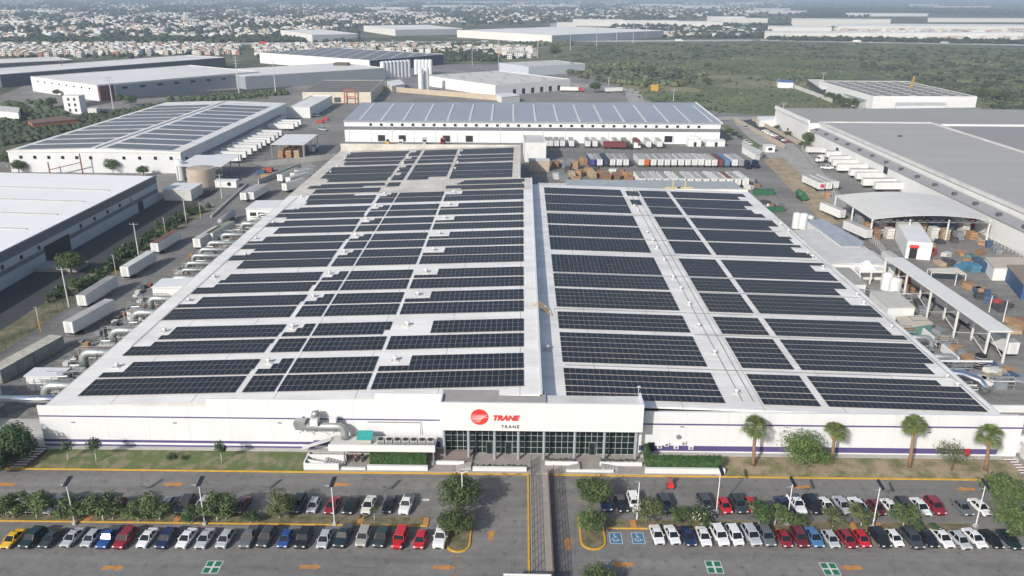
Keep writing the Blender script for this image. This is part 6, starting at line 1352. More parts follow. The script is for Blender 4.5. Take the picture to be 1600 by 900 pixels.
# scatter of goods in the east yards
G = 'heaps of goods in the east yards'
heaps = [(1396, 420, 'orange', 3), (1404, 430, 'orange', 3.5), (1412, 436, 'orange', 3), (1420, 444, 'red', 2.4), (1408, 446, 'brown', 2), (1395, 440, 'tan', 2), (1424, 455, 'brown', 1.6), (1440, 375, 'orange', 1.6), (1447, 380, 'brown', 1.5), (1452, 390, 'orange', 2.2), (1456, 398, 'red', 2.2), (1448, 402, 'orange', 2), (1468, 380, 'dark', 1.2), (1480, 372, 'dark', 1.4), (1490, 378, 'dark', 1.4), (1475, 410, 'dark', 1.6), (1483, 414, 'dark', 1.5), (1468, 414, 'tan', 1.2), (1478, 401, 'white', 1.4), (1495, 415, 'grey', 1.5), (1503, 398, 'orange', 1.0), (1513, 402, 'green', 1.2), (1522, 405, 'green', 1.2), (1518, 410, 'orange', 1), (1530, 397, 'brown', 1.5), (1526, 412, 'blue', 2), (1544, 386, 'blue', 2), (1555, 392, 'grey', 1.5), (1560, 396, 'grey', 1.5), (1515, 368, 'orange', 1), (1522, 373, 'orange', 1.2), (1530, 378, 'tan', 1), (1537, 383, 'orange', 1), (1510, 420, 'skyblue', 2.2), (1520, 424, 'skyblue', 2.2), (1498, 423, 'skyblue', 1.8), (1540, 425, 'blue', 3), (1552, 428, 'blue', 3), (1562, 430, 'skyblue', 2.6), (1507, 447, 'brown', 1.6), (1515, 452, 'orange', 1.6), (1524, 455, 'blue', 1.4), (1533, 457, 'orange', 1.4), (1541, 462, 'blue', 1.6), (1549, 470, 'brown', 1.2), (1530, 466, 'dark', 1.4), (1545, 473, 'blue', 2.2), (1553, 476, 'red', 1.6), (1558, 484, 'dark', 1.3), (1570, 478, 'dark', 1), (1580, 505, 'orange', 1.2), (1590, 512, 'orange', 1.4), (1583, 518, 'tan', 1), (1597, 505, 'brown', 1.2), (1548, 575, 'blue', 1.3), (1558, 577, 'grey', 1.2), (1550, 583, 'white', 1.3), (1563, 584, 'tan', 1.1), (1571, 580, 'orange', 1), (1578, 590, 'blue', 1), (1590, 593, 'grey', .8), (1533, 596, 'white', 1.2), (1543, 600, 'white', 1.2), (1551, 594, 'tan', 1), (1522, 590, 'grey', 1), (1475, 532, 'tan', 1), (1466, 520, 'grey', 1.2), (1488, 545, 'orange', 1.1), (1500, 553, 'grey', 1), (1513, 562, 'orange', 1), (1447, 515, 'dark', 1.4), (1435, 478, 'dark', 1.6), (1442, 488, 'grey', 1.4), (1385, 432, 'white', 1.5), (1186, 322, 'brown', 1.5), (1196, 318, 'dark', 1.2), (1206, 324, 'brown', 1.4), (1216, 320, 'grey', 1), (1222, 326, 'brown', 1), (1160, 284, 'brown', 2.2), (1168, 288, 'tan', 2), (1176, 286, 'grey', 2), (1170, 295, 'white', 1.6), (1182, 292, 'brown', 1.5)]
for i, (px, py, c_, h) in enumerate(heaps):
    c = at(px, py); o = crate(c.x, c.y, rr.uniform(1.6, 3.0), rr.uniform(1.8, 4), h, c_, '%s heap of goods in the east yards' % {'skyblue': 'sky blue', 'dark': 'black', 'tan': 'pale tan'}.get(c_, c_), G, rr.uniform(-.6, .6))
t = pr('blue_tray_shed', 'cream roofed shed with white rim in the east yard', [(1540, 402), (1600, 402), (1640, 412), (1640, 418), (1554, 418)], 4.0, mat('cream_roof', (.48, .42, .34), .8, var=.05), WHITE)
pr('brown_canopy', 'brown roofed canopy with blue underside at the right picture edge', [(1574, 414), (1640, 414), (1660, 450), (1600, 444)], 4.5, mat('brown_roof_sheet', (.25, .20, .15), .8, var=.1), mat('blue_under', (.03, .09, .2), .7))
t = thing('small_canopy', 'small white canopy with slim legs in front of the blue goods', 'canopy', at(1480, 440)); q = [at(px, py, 3.6) for px, py in ((1450, 419), (1496, 418), (1510, 428), (1456, 425))]
MB().prism([(p.x, p.y) for p in q], 3.4, 3.6).build('canopy_roof', mat('cream_canopy', (.60, .56, .46), .7, var=.04), t)
for p in q: MB().bar((p.x, p.y, 0), (p.x, p.y, 3.4), .18).build('leg', WHITE, t)
for px, pyb, pyt, l in ((1492, 446, 428, 'thin pale lamp post beside the small canopy'), (1567, 503, 470, 'white lamp post in the far east yard'), (1545, 488, 462, 'thin lamp post beside the blue heap')):
    c = at(px, pyb); z = atY(px, pyt, c.y).z; t = thing('yard_lamp', l, 'lamp post', (c.x, c.y, 0)); MB().tube([(c.x, c.y, 0), (c.x, c.y, z)], [.14, .09], 8).build('pole', WHITE2, t); MB().box(c.x - .5, c.x + .5, c.y - .15, c.y + .15, z, z + .12).build('lamp_head', GREY, t)
# gate, walls, cars of the east drive
t = _pr('gate_lodge', 'white flat roofed gate lodge beside the yard gate', [(1160, 222), (1183, 232), (1193, 236), (1188, 240), (1181, 241), (1160, 229)], 3.2, OFFW, WHITE, 'lodge')
c = at(1203, 238); s = shed('gate_booth', 'small white gate booth with one dark window', c.x - 2.5, c.x + 2.5, c.y, c.y + 5, 3.4, slope=0); on_wall(s, 'window', (c.x - 1, c.y), (c.x + 1, c.y), 1.0, 2.4, GLASS_D, S)
def wallrun(name, p, q, h, th, m, label, cat='wall'):
    p, q = Vector(p[:2]), Vector(q[:2]); d = (q - p).normalized(); n = Vector((-d.y, d.x)) * th / 2; o = MB().prism([p - n, q - n, q + n, p + n], 0, h).build(name, m); return tag(o, label, cat)
TANW = mat('tan_wall', (.46, .38, .29), .9, var=.08, scale=.4)
wallrun('boundary_wall', at(1147, 188), at(1225, 232), 2.4, .4, TANW, 'tan boundary wall on the near side of the sunken car park'); wallrun('boundary_wall', at(1175, 188), at(1250, 227), 2.2, .4, TANW, 'tan boundary wall on the far side of the sunken car park')
wallrun('boundary_wall', at(400, 262), at(525, 248), 2.6, .4, CONC_L, 'pale concrete wall curving behind the slanting trailers'); wallrun('boundary_wall', at(470, 262), at(404, 288), 2.2, .4, CONC_L, 'pale concrete wall section beside the lone trailer')
wallrun('boundary_wall', at(330, 340), at(385, 290), .8, .5, CONC_L, 'low concrete kerb wall between lane and garden')
for i, (px, py, c_) in enumerate(((1196, 206, 'white'), (1200, 209, 'white'), (1204, 211, 'white'), (1210, 213.5, 'white'), (1215, 216.5, 'maroon'), (1220, 219, 'navy'), (1227, 221, 'white'), (1231, 223, 'maroon'))):
    c = at(px, py); car('sedan', c_, c.x, c.y, R(70), '%s car in the sunken car park, %s from its far end' % (CNAME[c_], ORD[i]), 'cars in the sunken car park', 1.0)
for i, (px, py, c_, l) in enumerate(((1165, 201, 'silver', 'silver van driving on the east road'), (1149, 211, 'black', 'black car on the service road beside the blue roofed hall'), (1156, 216, 'darkgrey', 'dark grey car on the service road beside the hall'), (1165, 223, 'white', 'white car queueing at the gate lodge'), (1171, 226, 'white', 'second white car queueing at the gate lodge'))):
    c = at(px, py); car('suv', c_, c.x, c.y, R(8), l, None, 1.0)
for i, (px, py, s) in enumerate(((1262, 218, 1.2), (1268, 215, 1.0), (1233, 208, .8), (1140, 204, .8), (1235, 200, .7), (1214, 196, .6), (1255, 224, .8))):
    c = at(px, py, 3); plant(TP[i % 5], c.x, c.y, 'round garden tree of the east drive, %s from the docks' % ORD[i], s * 1.3, 'garden trees of the east drive')
pr('low_white_block', 'low white office block with dark windows beyond the sunken car park', [(1183, 182), (1222, 181), (1224, 186), (1187, 187)], 4.5, WHITE, WHITE, 'office block')
# ---------------------------------------------------------------- west yard: canopies, tank, machines
def canopy(label, x0, x1, y0, y1, h, m=WHITE2, nx=2, ny=3, tilt=.6):
    t = thing('open_canopy', label, 'canopy', (x0, y0, 0)); MB().prism([(x0, y0), (x1, y0), (x1, y1), (x0, y1)], [h - .1, h - .1, h + tilt - .1, h + tilt - .1], [h, h, h + tilt, h + tilt]).build('canopy_roof', m, t)
    for i in range(nx):
        for j in range(ny): x = x0 + .3 + (x1 - x0 - .6) * i / (nx - 1); y = y0 + .3 + (y1 - y0 - .6) * j / (ny - 1); MB().box(x - .15, x + .15, y - .15, y + .15, 0, h + tilt * j / (ny - 1) - .1).build('post', GREY, t)
canopy('white canopy on slim posts with orange goods inside', -125, -108, 396, 424, 7); canopy('white canopy behind the big beige tank', -150, -130, 342, 365, 7)
for i in range(9): crate(-121 + (i % 3) * 4, 400 + (i // 3) * 7, 2.6, 4, 3.6, ('orange', 'orange', 'tan')[i % 3], 'orange stack of goods under the white canopy' if i % 3 < 2 else 'tan stack of goods under the white canopy', 'goods under the western canopy')
c = at(309, 294); t = thing('water_tank', 'big round beige concrete tank beside the white canopy', 'tank', (c.x, c.y + 5.5, 0)); MB().tube([(c.x, c.y + 5.5, 0), (c.x, c.y + 5.5, 7.6)], 5.8, 32).build('tank_wall', mat('beige_tank', (.47, .39, .31), .85, var=.08, scale=.3), t); MB().tube([(c.x, c.y + 5.5, 7.6), (c.x, c.y + 5.5, 8.2)], [5.5, .6], 32).build('tank_lid', mat('tank_lid', (.40, .34, .28), .85, var=.08), t)
c = at(284, 281); tag(MB().tube([(c.x, c.y, 0), (c.x, c.y, 8.4), (c.x, c.y, 9)], [1.9, 1.9, 1.2], 18).build('storage_tank', mat('tank_white', (.62, .64, .65), .5, var=.03)), 'tall white upright tank squeezed beside the beige tank', 'tank')
c = at(355, 293); s = shed('generator_cabin', 'small white generator cabin with a dark round fan opening', c.x - 5, c.x + 4, c.y, c.y + 3.2, 3.0, slope=0); MB().tube([(c.x + 1, c.y - .05, 1.5), (c.x + 1, c.y - .01, 1.5)], .9, 14).build('fan_opening', BLACK, s)
for px, py, c_, l in ((420, 268, 'red', 'red skip with scrap near the orange goods'), (408, 272, 'blue', 'blue bin near the red skip'), (416, 278, 'orange', 'small orange heap near the red skip'), (500, 192, 'red', 'red steel frames lying on the northern yard'), (508, 188, 'red', 'smaller red frame on the northern yard')):
    c = at(px, py); crate(c.x, c.y, 4, 3, 1.8, c_, l, None)
for px, py, k, c_, l in ((492, 182, 'pickup', 'white', 'white pickup in the northern yard'), (458, 170, 'suv', 'white', 'white car beside the beige hall'), (464, 182, 'suv', 'silver', 'silver car by the end of the docked trailers'), (505, 204, 'suv', 'silver', 'silver car beside the fence north of the canopy'), (448, 174, 'suv', 'darkgrey', 'dark car in the shade at the docks end')):
    c = at(px, py); car(k, c_, c.x, c.y, R(60), l, None, 1.2)
c = at(490, 238); t = thing('cement_truck', 'silver tank truck parked near the western canopy', 'tank truck', (c.x, c.y, 0)); MB().tube([(c.x, c.y, 2.2), (c.x, c.y + .6, 2.2), (c.x, c.y + 6, 2.2), (c.x, c.y + 6.6, 2.2)], [.7, 1.4, 1.4, .7], 14).build('tank', STEEL, t, smooth=True); MB().box(c.x - 1.1, c.x + 1.1, c.y - 2.6, c.y - .2, .8, 3.0).build('cab', CP['white'], t)
for yy in (-1.5, 3, 4.5):
    for s in (-1, 1): MB().tube([(c.x + s * .8, c.y + yy, .5), (c.x + s * 1.2, c.y + yy, .5)], .5, 12).build('wheel', RUBBER, t)
# ---------------------------------------------------------------- beyond
hallw = lambda *a, **k: hall(*a, **k)
t, P, u, v, L_, WW = hall('beige_hall', 'beige hall with dark brown grey roof and two dock doors', at(472, 144, 8), at(579, 144, 8), at(500, 125, 8), 8, CREAM, ROOF_DG, par=.4)
for a_ in (.32, .46): on_wall(t, 'dock_door', P(L_ * a_, 0), P(L_ * a_ + 5, 0), .5, 4.2, DGREY, -v)
c = P(L_ * .62, -2); t = thing('red_gantry', 'red steel gantry in front of the beige hall', 'gantry', (c.x, c.y, 0)); mb = MB()
for s in (0, 8): mb.bar((c.x + s, c.y, 0), (c.x + s, c.y, 10), .7)
mb.bar((c.x, c.y, 9.8), (c.x + 8, c.y, 9.8), .7); mb.bar((c.x, c.y, 5), (c.x + 8, c.y, 5), .5); mb.build('frame', mat('gantry_red', (.50, .09, .04), .6, var=.1), t)
t, P, u, v, L_, WW = hall('white_plant', 'large white plant with grey flat roof and small roof fans', at(774, 133, 9), at(666, 118, 9), at(862, 120, 9), 9, WHITE2, mat('plant_roof', (.56, .55, .52), .8, var=.06, scale=.03), 'plant')
for i in range(12): q = P(L_ * (.12 + .25 * (i % 4)), WW * (.15 + .3 * (i // 4))); MB().box(q.x - 1.6, q.x + 1.6, q.y - 1.6, q.y + 1.6, 8.62, 10).build('roof_fan', CONC, t)
for i in range(6): on_wall(t, 'dock_door', P(0, WW * (.22 + .12 * i)), P(0, WW * (.22 + .12 * i) + 3.2), .3, 4.5, BLACK, -u)
pr('white_cube_annex', 'low white cubic annex at the corner of the white plant', [(775, 146), (800, 145), (812, 149), (784, 152)], 5, WHITE2, WHITE2, 'annex')
t, P, u, v, L_, WW = hall('grey_walled_hall', 'grey walled hall with pale roof beside the scrub field', at(826, 104, 9), at(780, 98, 9), at(885, 96, 9), 9, mat('bluish_wall', (.46, .50, .54), .6, var=.04), mat('plant_roof_pale', (.52, .51, .48), .8, var=.06, scale=.03))
SILO = mat('silo_white', (.72, .74, .75), .4, .1, var=.04)
def silo(px, pyb, pyt, r, label, group):
    c = at(px, pyb); z = atY(px, pyt, c.y).z; t = thing('tall_silo', label, 'silo', (c.x, c.y, 0), group); MB().tube([(c.x, c.y, 0), (c.x, c.y, z)], r, 16).build('shell', SILO, t, smooth=False); MB().tube([(c.x, c.y, z), (c.x, c.y, z + .9)], [r, .5], 16).build('dome', SILO, t)
for i in range(8): silo(599 + i * 5.6, 123 - i * .45, 97 - i * .35, 2.6, 'white silo in the longer bank, %s from the beige hall' % ORD[i], 'long bank of white silos')
for i in range(5): silo(651 + i * 5.4, 116, 94, 2.4, 'white silo in the shorter bank, %s from the longer bank' % ORD[i], 'short bank of white silos')
silo(658, 143, 108, 2.2, 'cream tall silo of the pair standing before the white plant, left one', 'silo pair'); silo(667, 142, 107, 2.3, 'white tall silo of the pair standing before the white plant, right one', 'silo pair')
wallrun('boundary_wall', at(600, 142), at(790, 158), 4, .8, TANW, 'tan stone wall in front of the white plant')
pr('loading_canopy', 'white canopy house between the silos and the beige hall', [(605, 127), (625, 124), (632, 131), (612, 134)], 5.5, WHITE, WHITE, 'canopy house')
t, P, u, v, L_, WW = hall('white_showroom', 'long pale hall with white end wall, red corner and row of windows', at(152, 137, 10), at(48, 123, 10), at(373, 112, 10), 12, WHITE2, mat('far_hall_roof', (.70, .69, .66), .7, var=.05, scale=.02), par=.6, parm=OFFW)
windows(t, P(0, 14), P(0, WW), 9, 4.5, 7.5, 9.2, -u); on_wall(t, 'grey_side', P(0, 14), P(0, WW - .5), .1, 10.9, mat('slate_side', (.28, .31, .34), .7, var=.06), -u, .08)
on_wall(t, 'red_corner', P(0, 1), P(0, 12), .1, 11, mat('dark_red_cladding', (.22, .04, .05), .6, var=.3, scale=.3), -u, 1.2); windows(t, P(6, 0), P(L_ - 6, 0), 8, 2.2, 8, 9.2, -v)
t, P, u, v, L_, WW = hall('pale_long_hall', 'second long pale hall continuing behind the first with a brown tower', at(383, 121, 10), at(330, 111, 10), at(545, 100, 10), 11, mat('slate_side', (.28, .31, .34)), mat('far_hall_roof', (.70, .69, .66)), par=.5, parm=OFFW)
c = at(533, 120); tag(MB().box(c.x - 7, c.x + 7, c.y, c.y + 12, 0, 13).build('brown_tower', mat('brown_tower', (.13, .09, .07), .8, var=.1)), 'dark brown stair tower at the end of the second pale hall', 'tower')
t = hall('pale_far_hall', 'dark sided hall with broad pale roof at the left picture edge', at(0, 118, 10), at(-60, 112, 10), at(368, 92, 10), 11, mat('dark_slate_side', (.09, .11, .13), .7), mat('far_hall_roof', (.70, .69, .66)), par=.5, parm=OFFW)[0]
t = hall('pale_far_hall', 'farther pale roofed hall with dark gap behind it at the left edge', at(-80, 104, 9), at(-100, 98, 9), at(98, 92, 9), 10, mat('dark_slate_side', (.09, .11, .13)), mat('far_hall_roof', (.70, .69, .66)), par=.5, parm=OFFW)[0]
t, P, u, v, L_, WW = hall('dark_solar_hall', 'far hall with dark solar roof and blue black end wall', at(577, 94, 12), at(405, 82, 12), at(690, 84, 12), 12, WHITE, lined('far_solar_roof', (.17, .18, .19), (.42, .42, .41), 0, 16, 2.2, .6, 0, .1), par=.4)
on_wall(t, 'dark_end_wall', P(0, 1), P(0, WW - 1), .2, 11.4, mat('blue_black_wall', (.03, .045, .08), .5, var=.1), -u, .5)
t, P, u, v, L_, WW = hall('dotted_roof_factory', 'factory with grey roof dotted by skylights at the far right', at(1365, 150, 10), at(1280, 126, 10), at(1492, 143, 10), 10, WHITE2, mat('dotted_roof', (.22, .21, .20), .8, var=.06, scale=.05), 'factory', par=.5)
for i in range(10):
    for j in range(6): q = P(L_ * (.05 + .092 * i + .03 * (j % 2)), WW * (.08 + .155 * j)); MB().prism([q, q + u * 2.6, q + u * 2.6 + v * 5, q + v * 5], 9.7, 9.95).build('skylight', mat('pale_skylight', (.52, .52, .5), .5), t)
pr('low_white_hall', 'low white hall with small windows before the dotted roof factory', [(1400, 160), (1476, 160), (1478, 164), (1400, 165)], 6, OFFW, WHITE2, 'hall'); pr('green_shed', 'long greenish grey shed roof before the dotted roof factory', [(1345, 170), (1530, 168), (1535, 175), (1345, 177)], 4, mat('greenish_roof', (.25, .29, .28), .7, var=.1), OFFW, 'shed')
pr('side_annex', 'grey roofed white annex on the near side of the dotted roof factory', [(1318, 147), (1338, 146), (1364, 154), (1345, 158)], 6, mat('greenish_roof', (.25, .29, .28)), WHITE, 'annex'); pr('side_annex', 'white annex with dark doors behind the dotted roof factory annex', [(1262, 124), (1285, 124), (1308, 136), (1285, 140)], 5, OFFW, DGREY, 'annex')
c = at(1419, 158); t = thing('yellow_crane', 'yellow crane mast rising before the dotted roof factory', 'crane', (c.x, c.y, 0)); MB().box(c.x - 3, c.x + 3, c.y - 2, c.y + 2, 0, 4).build('base', DGREY, t); mb = MB(); mb.bar((c.x - 1.5, c.y, 4), (c.x + 1.6, c.y, 19), .9); mb.bar((c.x + 1, c.y, 4), (c.x + 1.6, c.y, 19), .5); mb.build('mast', mat('crane_yellow', (.45, .30, .06), .6), t)
wallrun('boundary_wall', at(1215, 128), at(1300, 160), 3, .6, OFFW, 'pale wall beside the green field at the far right'); pr('blue_shed', 'small blue roofed shed far at the edge of the green field', [(1214, 124), (1238, 125), (1240, 129), (1216, 128)], 5, mat('roof_blue_far', (.08, .16, .34), .6), WHITE, 'shed')
c = at(946, 145); trailer(c.x, c.y, R(-70), 'white trailer with a red tractor on the far curved drive', None, 'white', 'silver')
c = at(888, 138); 
c = at(1023, 142); bx('orange_machine', mat('orange_far', (.55, .30, .04), .6), c.x - 3, c.x + 3, c.y, c.y + 4, 0, 5, 'orange yellow drum shape beside the far road bend', 'machine')
c = at(875, 143); trailer(c.x, c.y, R(-95), 'white trailer beside the white plant docks', None, 'white', 'silver'); tractor(c.x + 17, c.y, R(85), CP['red'], 'red tractor ahead of the trailer by the white plant')
pr('orange_wall_house', 'long orange brick shed at the far left edge', [(43, 188), (95, 181), (112, 183), (122, 186), (50, 193)], 3.5, mat('brick_dark_roof', (.17, .11, .08), .9), mat('orange_brick', (.42, .16, .07), .9, var=.1), 'shed')
c = at(116, 178); t = thing('white_tower_house', 'small white multi storey block standing alone at the left', 'tower house', (c.x, c.y, 0)); MB().box(c.x - 6, c.x + 5, c.y, c.y + 8, 0, 12).build('wall', WHITE2, t)
for i in range(3):
    for j in range(2): MB().box(c.x - 3 + j * 4, c.x - 1.6 + j * 4, c.y - .1, c.y - .01, 1.5 + i * 3.6, 3.4 + i * 3.6).build('window', BLACK, t)
pr('white_house', 'white house with dark windows at the left picture edge', [(-40, 170), (28, 176), (30, 168), (-40, 162)], 6, OFFW, WHITE, 'house'); c = at(145, 180); bx('kiosk', OFFW, c.x - 3, c.x + 3, c.y, c.y + 5, 0, 4.4, 'tiny white kiosk beside the road at the left', 'kiosk')

rr = random.Random(55)
for i, (x, y) in enumerate(((90, 148), (94, 158), (90, 166), (98, 172), (91, 178), (97, 184), (92, 190), (100, 152), (96, 196), (101, 202), (93, 205))):
    t = thing('pipe_rack', 'grey pipework frame east of the factory, %s from the corner wall' % ORD[i], 'pipe rack', (x, y, 0), 'pipework frames on the east side'); mb = MB()
    for dx in (0, 4):
        for dy in (0, 2.4): mb.bar((x + dx, y + dy, 0), (x + dx, y + dy, 2.8), .12)
    mb.bar((x, y, 2.8), (x + 4, y, 2.8), .12); mb.bar((x, y + 2.4, 2.8), (x + 4, y + 2.4, 2.8), .12); mb.bar((x, y, 2.8), (x, y + 2.4, 2.8), .12); mb.build('frame', mat('rack_grey', (.34, .35, .34)), t)
    for k in range(3): MB().tube([(x - .5, y + .4 + k * .6, 1.0 + k * .7), (x + 4.6, y + .4 + k * .6, 1.0 + k * .7)], .11 + .04 * k, 6).build('pipe', rr.choice([STEEL, OFFW, RUST, MGREY]), t)
    if i % 2: MB().box(x + .5, x + 2.8, y + .3, y + 2.0, 0, 1.7).build('casing', rr.choice([OFFW, GREY, CRM['grey']]), t)
# ================================================================ far away: town, woods, halls
import numpy as np
ng = np.random.default_rng(3)
def inpoly(x, y, poly):
    ins = False
    for i in range(len(poly)):
        x1, y1 = poly[i]; x2, y2 = poly[i - 1]
        if (y1 > y) != (y2 > y) and x < (x2 - x1) * (y - y1) / (y2 - y1) + x1: ins = not ins
    return ins
def sample(poly, n, power=2.0, msk=0):
    """points of the photo inside poly, denser towards the horizon where things are smaller"""
    xs = [p[0] for p in poly]; ys = [p[1] for p in poly]; a, b = min(ys) + 10, max(ys) + 10; out = []
    tries = 0
    while len(out) < n and tries < n * 30:
        tries += 1; u = ng.random()
        y = 1 / (1 / a + u * (1 / b - 1 / a)) - 10 if power == 2 else a + u * (b - a) - 10
        x = ng.uniform(min(xs), max(xs))
        if msk and ((math.sin(x * .021 + y * .35) + math.sin(x * .047 - y * .22 + 1.3) + .7 * math.sin(x * .11 + y * .6)) * msk < -.25) and ng.random() < .85: continue
        if inpoly(x, y, poly): out.append((x, y))
    return out
ico = bpy.data.meshes.new('tmp'); bmi = bmesh.new(); bmesh.ops.create_icosphere(bmi, subdivisions=1, radius=1); bmi.to_mesh(ico); bmi.free()
ICV = np.array([v.co[:] for v in ico.vertices]); ICF = np.array([p.vertices[:] for p in ico.polygons])
bmi = bmesh.new(); bmesh.ops.create_icosphere(bmi, subdivisions=2, radius=1); ic2 = bpy.data.meshes.new('tmp2'); bmi.to_mesh(ic2); bmi.free()
ICV2 = np.array([v.co[:] for v in ic2.vertices]); ICF2 = np.array([p.vertices[:] for p in ic2.polygons])
bpy.data.meshes.remove(ico); bpy.data.meshes.remove(ic2)
def blobs(name, items, m, label, cat=None, kind='stuff', jit=.3, flat=.8, V=None, Fc=None):
    V = ICV if V is None else V; Fc = ICF if Fc is None else Fc; n = len(items); nv = len(V)
    P = np.array(items); vs = V[None] * (1 + ng.uniform(-jit, jit, (n, nv, 1))); vs = vs * P[:, None, 3:4] * np.array([1, 1, flat]) ; vs += P[:, None, :3]; vs[:, :, 2] += P[:, 3:4] * flat * .75
    fs = (Fc[None] + (np.arange(n) * nv)[:, None, None]).reshape(-1, 3)
    me = bpy.data.meshes.new(name); me.vertices.add(n * nv); me.vertices.foreach_set('co', vs.reshape(-1)); me.loops.add(len(fs) * 3); me.loops.foreach_set('vertex_index', fs.reshape(-1).astype(np.int32))
    me.polygons.add(len(fs)); me.polygons.foreach_set('loop_start', np.arange(0, len(fs) * 3, 3, dtype=np.int32)); me.polygons.foreach_set('loop_total', np.full(len(fs), 3, dtype=np.int32)); me.materials.append(m); me.update(); me.validate()
    o = bpy.data.objects.new(name, me); col.objects.link(o); return tag(o, label, cat, kind=kind)
WOODM = mat('far_wood', (.048, .068, .034), .95, c2=(.014, .024, .013), scale=.03, fine=.5)
SCRM = mat('field_scrub', (.14, .15, .075), .95, c2=(.036, .050, .028), scale=.012, fine=.4, lo=.4, hi=.64)
def veg(poly, n, r0_, r1_, name, label, m=WOODM, power=2.0, jit=.35, flat=.7, big=False, msk=0):
    it = []
    for x, y in sample(poly, n, power, msk):
        p = at(x, y); it.append((p.x, p.y, -.3, ng.uniform(r0_, r1_)))
    return blobs(name, it, m, label, jit=jit, flat=flat)
# scrub of the open field
veg([(895, 72), (1210, 66), (1700, 80), (1700, 178), (1560, 172), (1500, 150), (1345, 112), (1345, 94), (1250, 90), (1100, 96), (1000, 103), (890, 105)], 8500, .9, 2.8, 'scrubland', 'dense dark scrub covering the open field up to the highway', SCRM, 1, .45, .3)
veg([(895, 72), (1210, 66), (1700, 80), (1700, 178), (1560, 172), (1500, 150), (1345, 108), (1345, 94), (1250, 90), (1100, 94), (890, 90)], 600, 2.0, 4.2, 'scrubland', 'larger dark thickets standing out of the field scrub', WOODM, 1, .45, .4)
veg([(885, 105), (1000, 100), (1100, 118), (1080, 134), (1000, 138), (940, 128), (885, 118)], 500, 1.5, 4.0, 'thicket', 'dark thicket along the near edge of the field', SCRM, 1)
veg([(1000, 104), (1300, 106), (1340, 112), (1240, 140), (1140, 118), (1060, 116)], 330, .8, 2.0, 'scattered_bushes', 'small bushes scattered over the green meadow', SCRM, 1)
veg([(560, 70), (895, 66), (895, 72), (560, 76)], 700, 2, 4, 'scrub_belt', 'belt of dark scrub in front of the highway', SCRM, 1)
veg([(0, 195), (60, 190), (200, 172), (262, 160), (300, 158), (230, 178), (140, 200), (60, 222), (0, 228)], 900, .9, 2.4, 'roadside_scrub', 'green scrub between the left road and the solar warehouse', LEAF_F, 1)
veg([(255, 156), (440, 142), (455, 148), (330, 158)], 400, .8, 2.6, 'roadside_scrub', 'thin line of scrub beside the far road', LEAF_F, 1)
veg([(0, 160), (60, 160), (110, 172), (100, 182), (0, 196)], 160, 1.4, 3.0, 'garden_trees', 'dark garden trees around the white house at the left', LEAF_F, 1)
veg([(683, 78), (770, 82), (780, 96), (700, 96), (683, 90)], 260, 3, 5.5, 'park_trees', 'dark trees between the terraced houses and the silos', WOODM, 1)
veg([(-20, 62), (560, 58), (560, 65), (-20, 70)], 900, 3, 6, 'roadside_trees', 'tree belt behind the highway in front of the town', WOODM, 1)
veg([(1200, 60), (1620, 66), (1620, 70), (1200, 63)], 420, 3, 6.5, 'roadside_trees', 'tree belt between the highway and the white factories', WOODM, 1)
veg([(955, 40), (1250, 38), (1200, 52), (1190, 60), (955, 58)], 900, 3, 7, 'far_woods', 'wood behind the row of transmission poles', WOODM, 1)
veg([(1260, 12), (1460, 14), (1600, 16), (1600, 24), (1450, 22), (1330, 27), (1260, 28)], 1500, 4, 9, 'far_woods', 'hazy woods behind the white factories', WOODM)
veg([(1000, 103), (1100, 96), (1250, 90), (1345, 94), (1300, 110), (1150, 114)], 700, .6, 1.6, 'scattered_bushes', 'low bushes dotting the lighter meadow strip', SCRM, 1)
veg([(900, 130), (1010, 120), (1130, 122), (1290, 140), (1330, 170), (1130, 178), (1020, 158)], 420, .5, 1.5, 'scattered_bushes', 'tiny tufts dotting the near green meadow', SCRM, 1)
# trees among the town
veg([(-30, -4), (760, -4), (720, 38), (560, 42), (560, 60), (-30, 64)], 11000, 4, 8, 'town_trees', 'countless trees growing between the distant houses', WOODM, msk=-1)
veg([(700, -4), (1260, -4), (1260, 30), (900, 34), (720, 42)], 5200, 4, 9, 'town_trees', 'trees among the hazy houses beyond the halls', WOODM)
veg([(1240, -4), (1640, -4), (1640, 26), (1240, 14)], 1800, 4, 10, 'far_woods', 'far hazy woods near the horizon', WOODM)
for poly, n in (([(0, 70), (300, 70), (300, 92), (0, 90)], 260), ([(395, 72), (560, 70), (560, 82), (400, 90)], 130), ([(560, 74), (830, 72), (830, 92), (700, 88), (560, 84)], 140)):
    veg(poly, n, 1.6, 3.8, 'street_greenery', 'trees tucked between the terraced houses', WOODM, 1)
# houses
HC = [mat('house_cream', (.60, .56, .49), .85, var=.05), mat('house_white', (.66, .65, .62), .85, var=.04), mat('house_rose', (.50, .36, .30), .85, var=.05), mat('house_sand', (.46, .39, .30), .85, var=.05), mat('house_red', (.34, .16, .12), .85, var=.05), mat('house_grey', (.36, .36, .36), .85, var=.05)]
HN = ['cream', 'white', 'rose', 'sand coloured', 'brick red', 'grey']
ROOFC = mat('flat_house_roof', (.42, .38, .33), .9, var=.1, scale=.05)
def house_proto(k, w_, l_, h_):
    t = thing('town_house', 'x', 'house'); MB().box(-w_ / 2, w_ / 2, 0, l_, 0, h_).build('wall', HC[k], t); MB().box(-w_ / 2 + .3, w_ / 2 - .3, .3, l_ - .3, h_ + .003, h_ + .1).build('roof', ROOFC, t)
    for x in (-w_ * .25, w_ * .25):
        for z in (1.2, 3.8): MB().box(x - .7, x + .7, -.1, -.004, z, z + 1.3).build('window', DGREY, t)
    return t
HP = [house_proto(k, 6.0, 9, (5.6, 6.2, 5.6, 3.4, 6.2, 5.8)[k]) for k in range(6)]
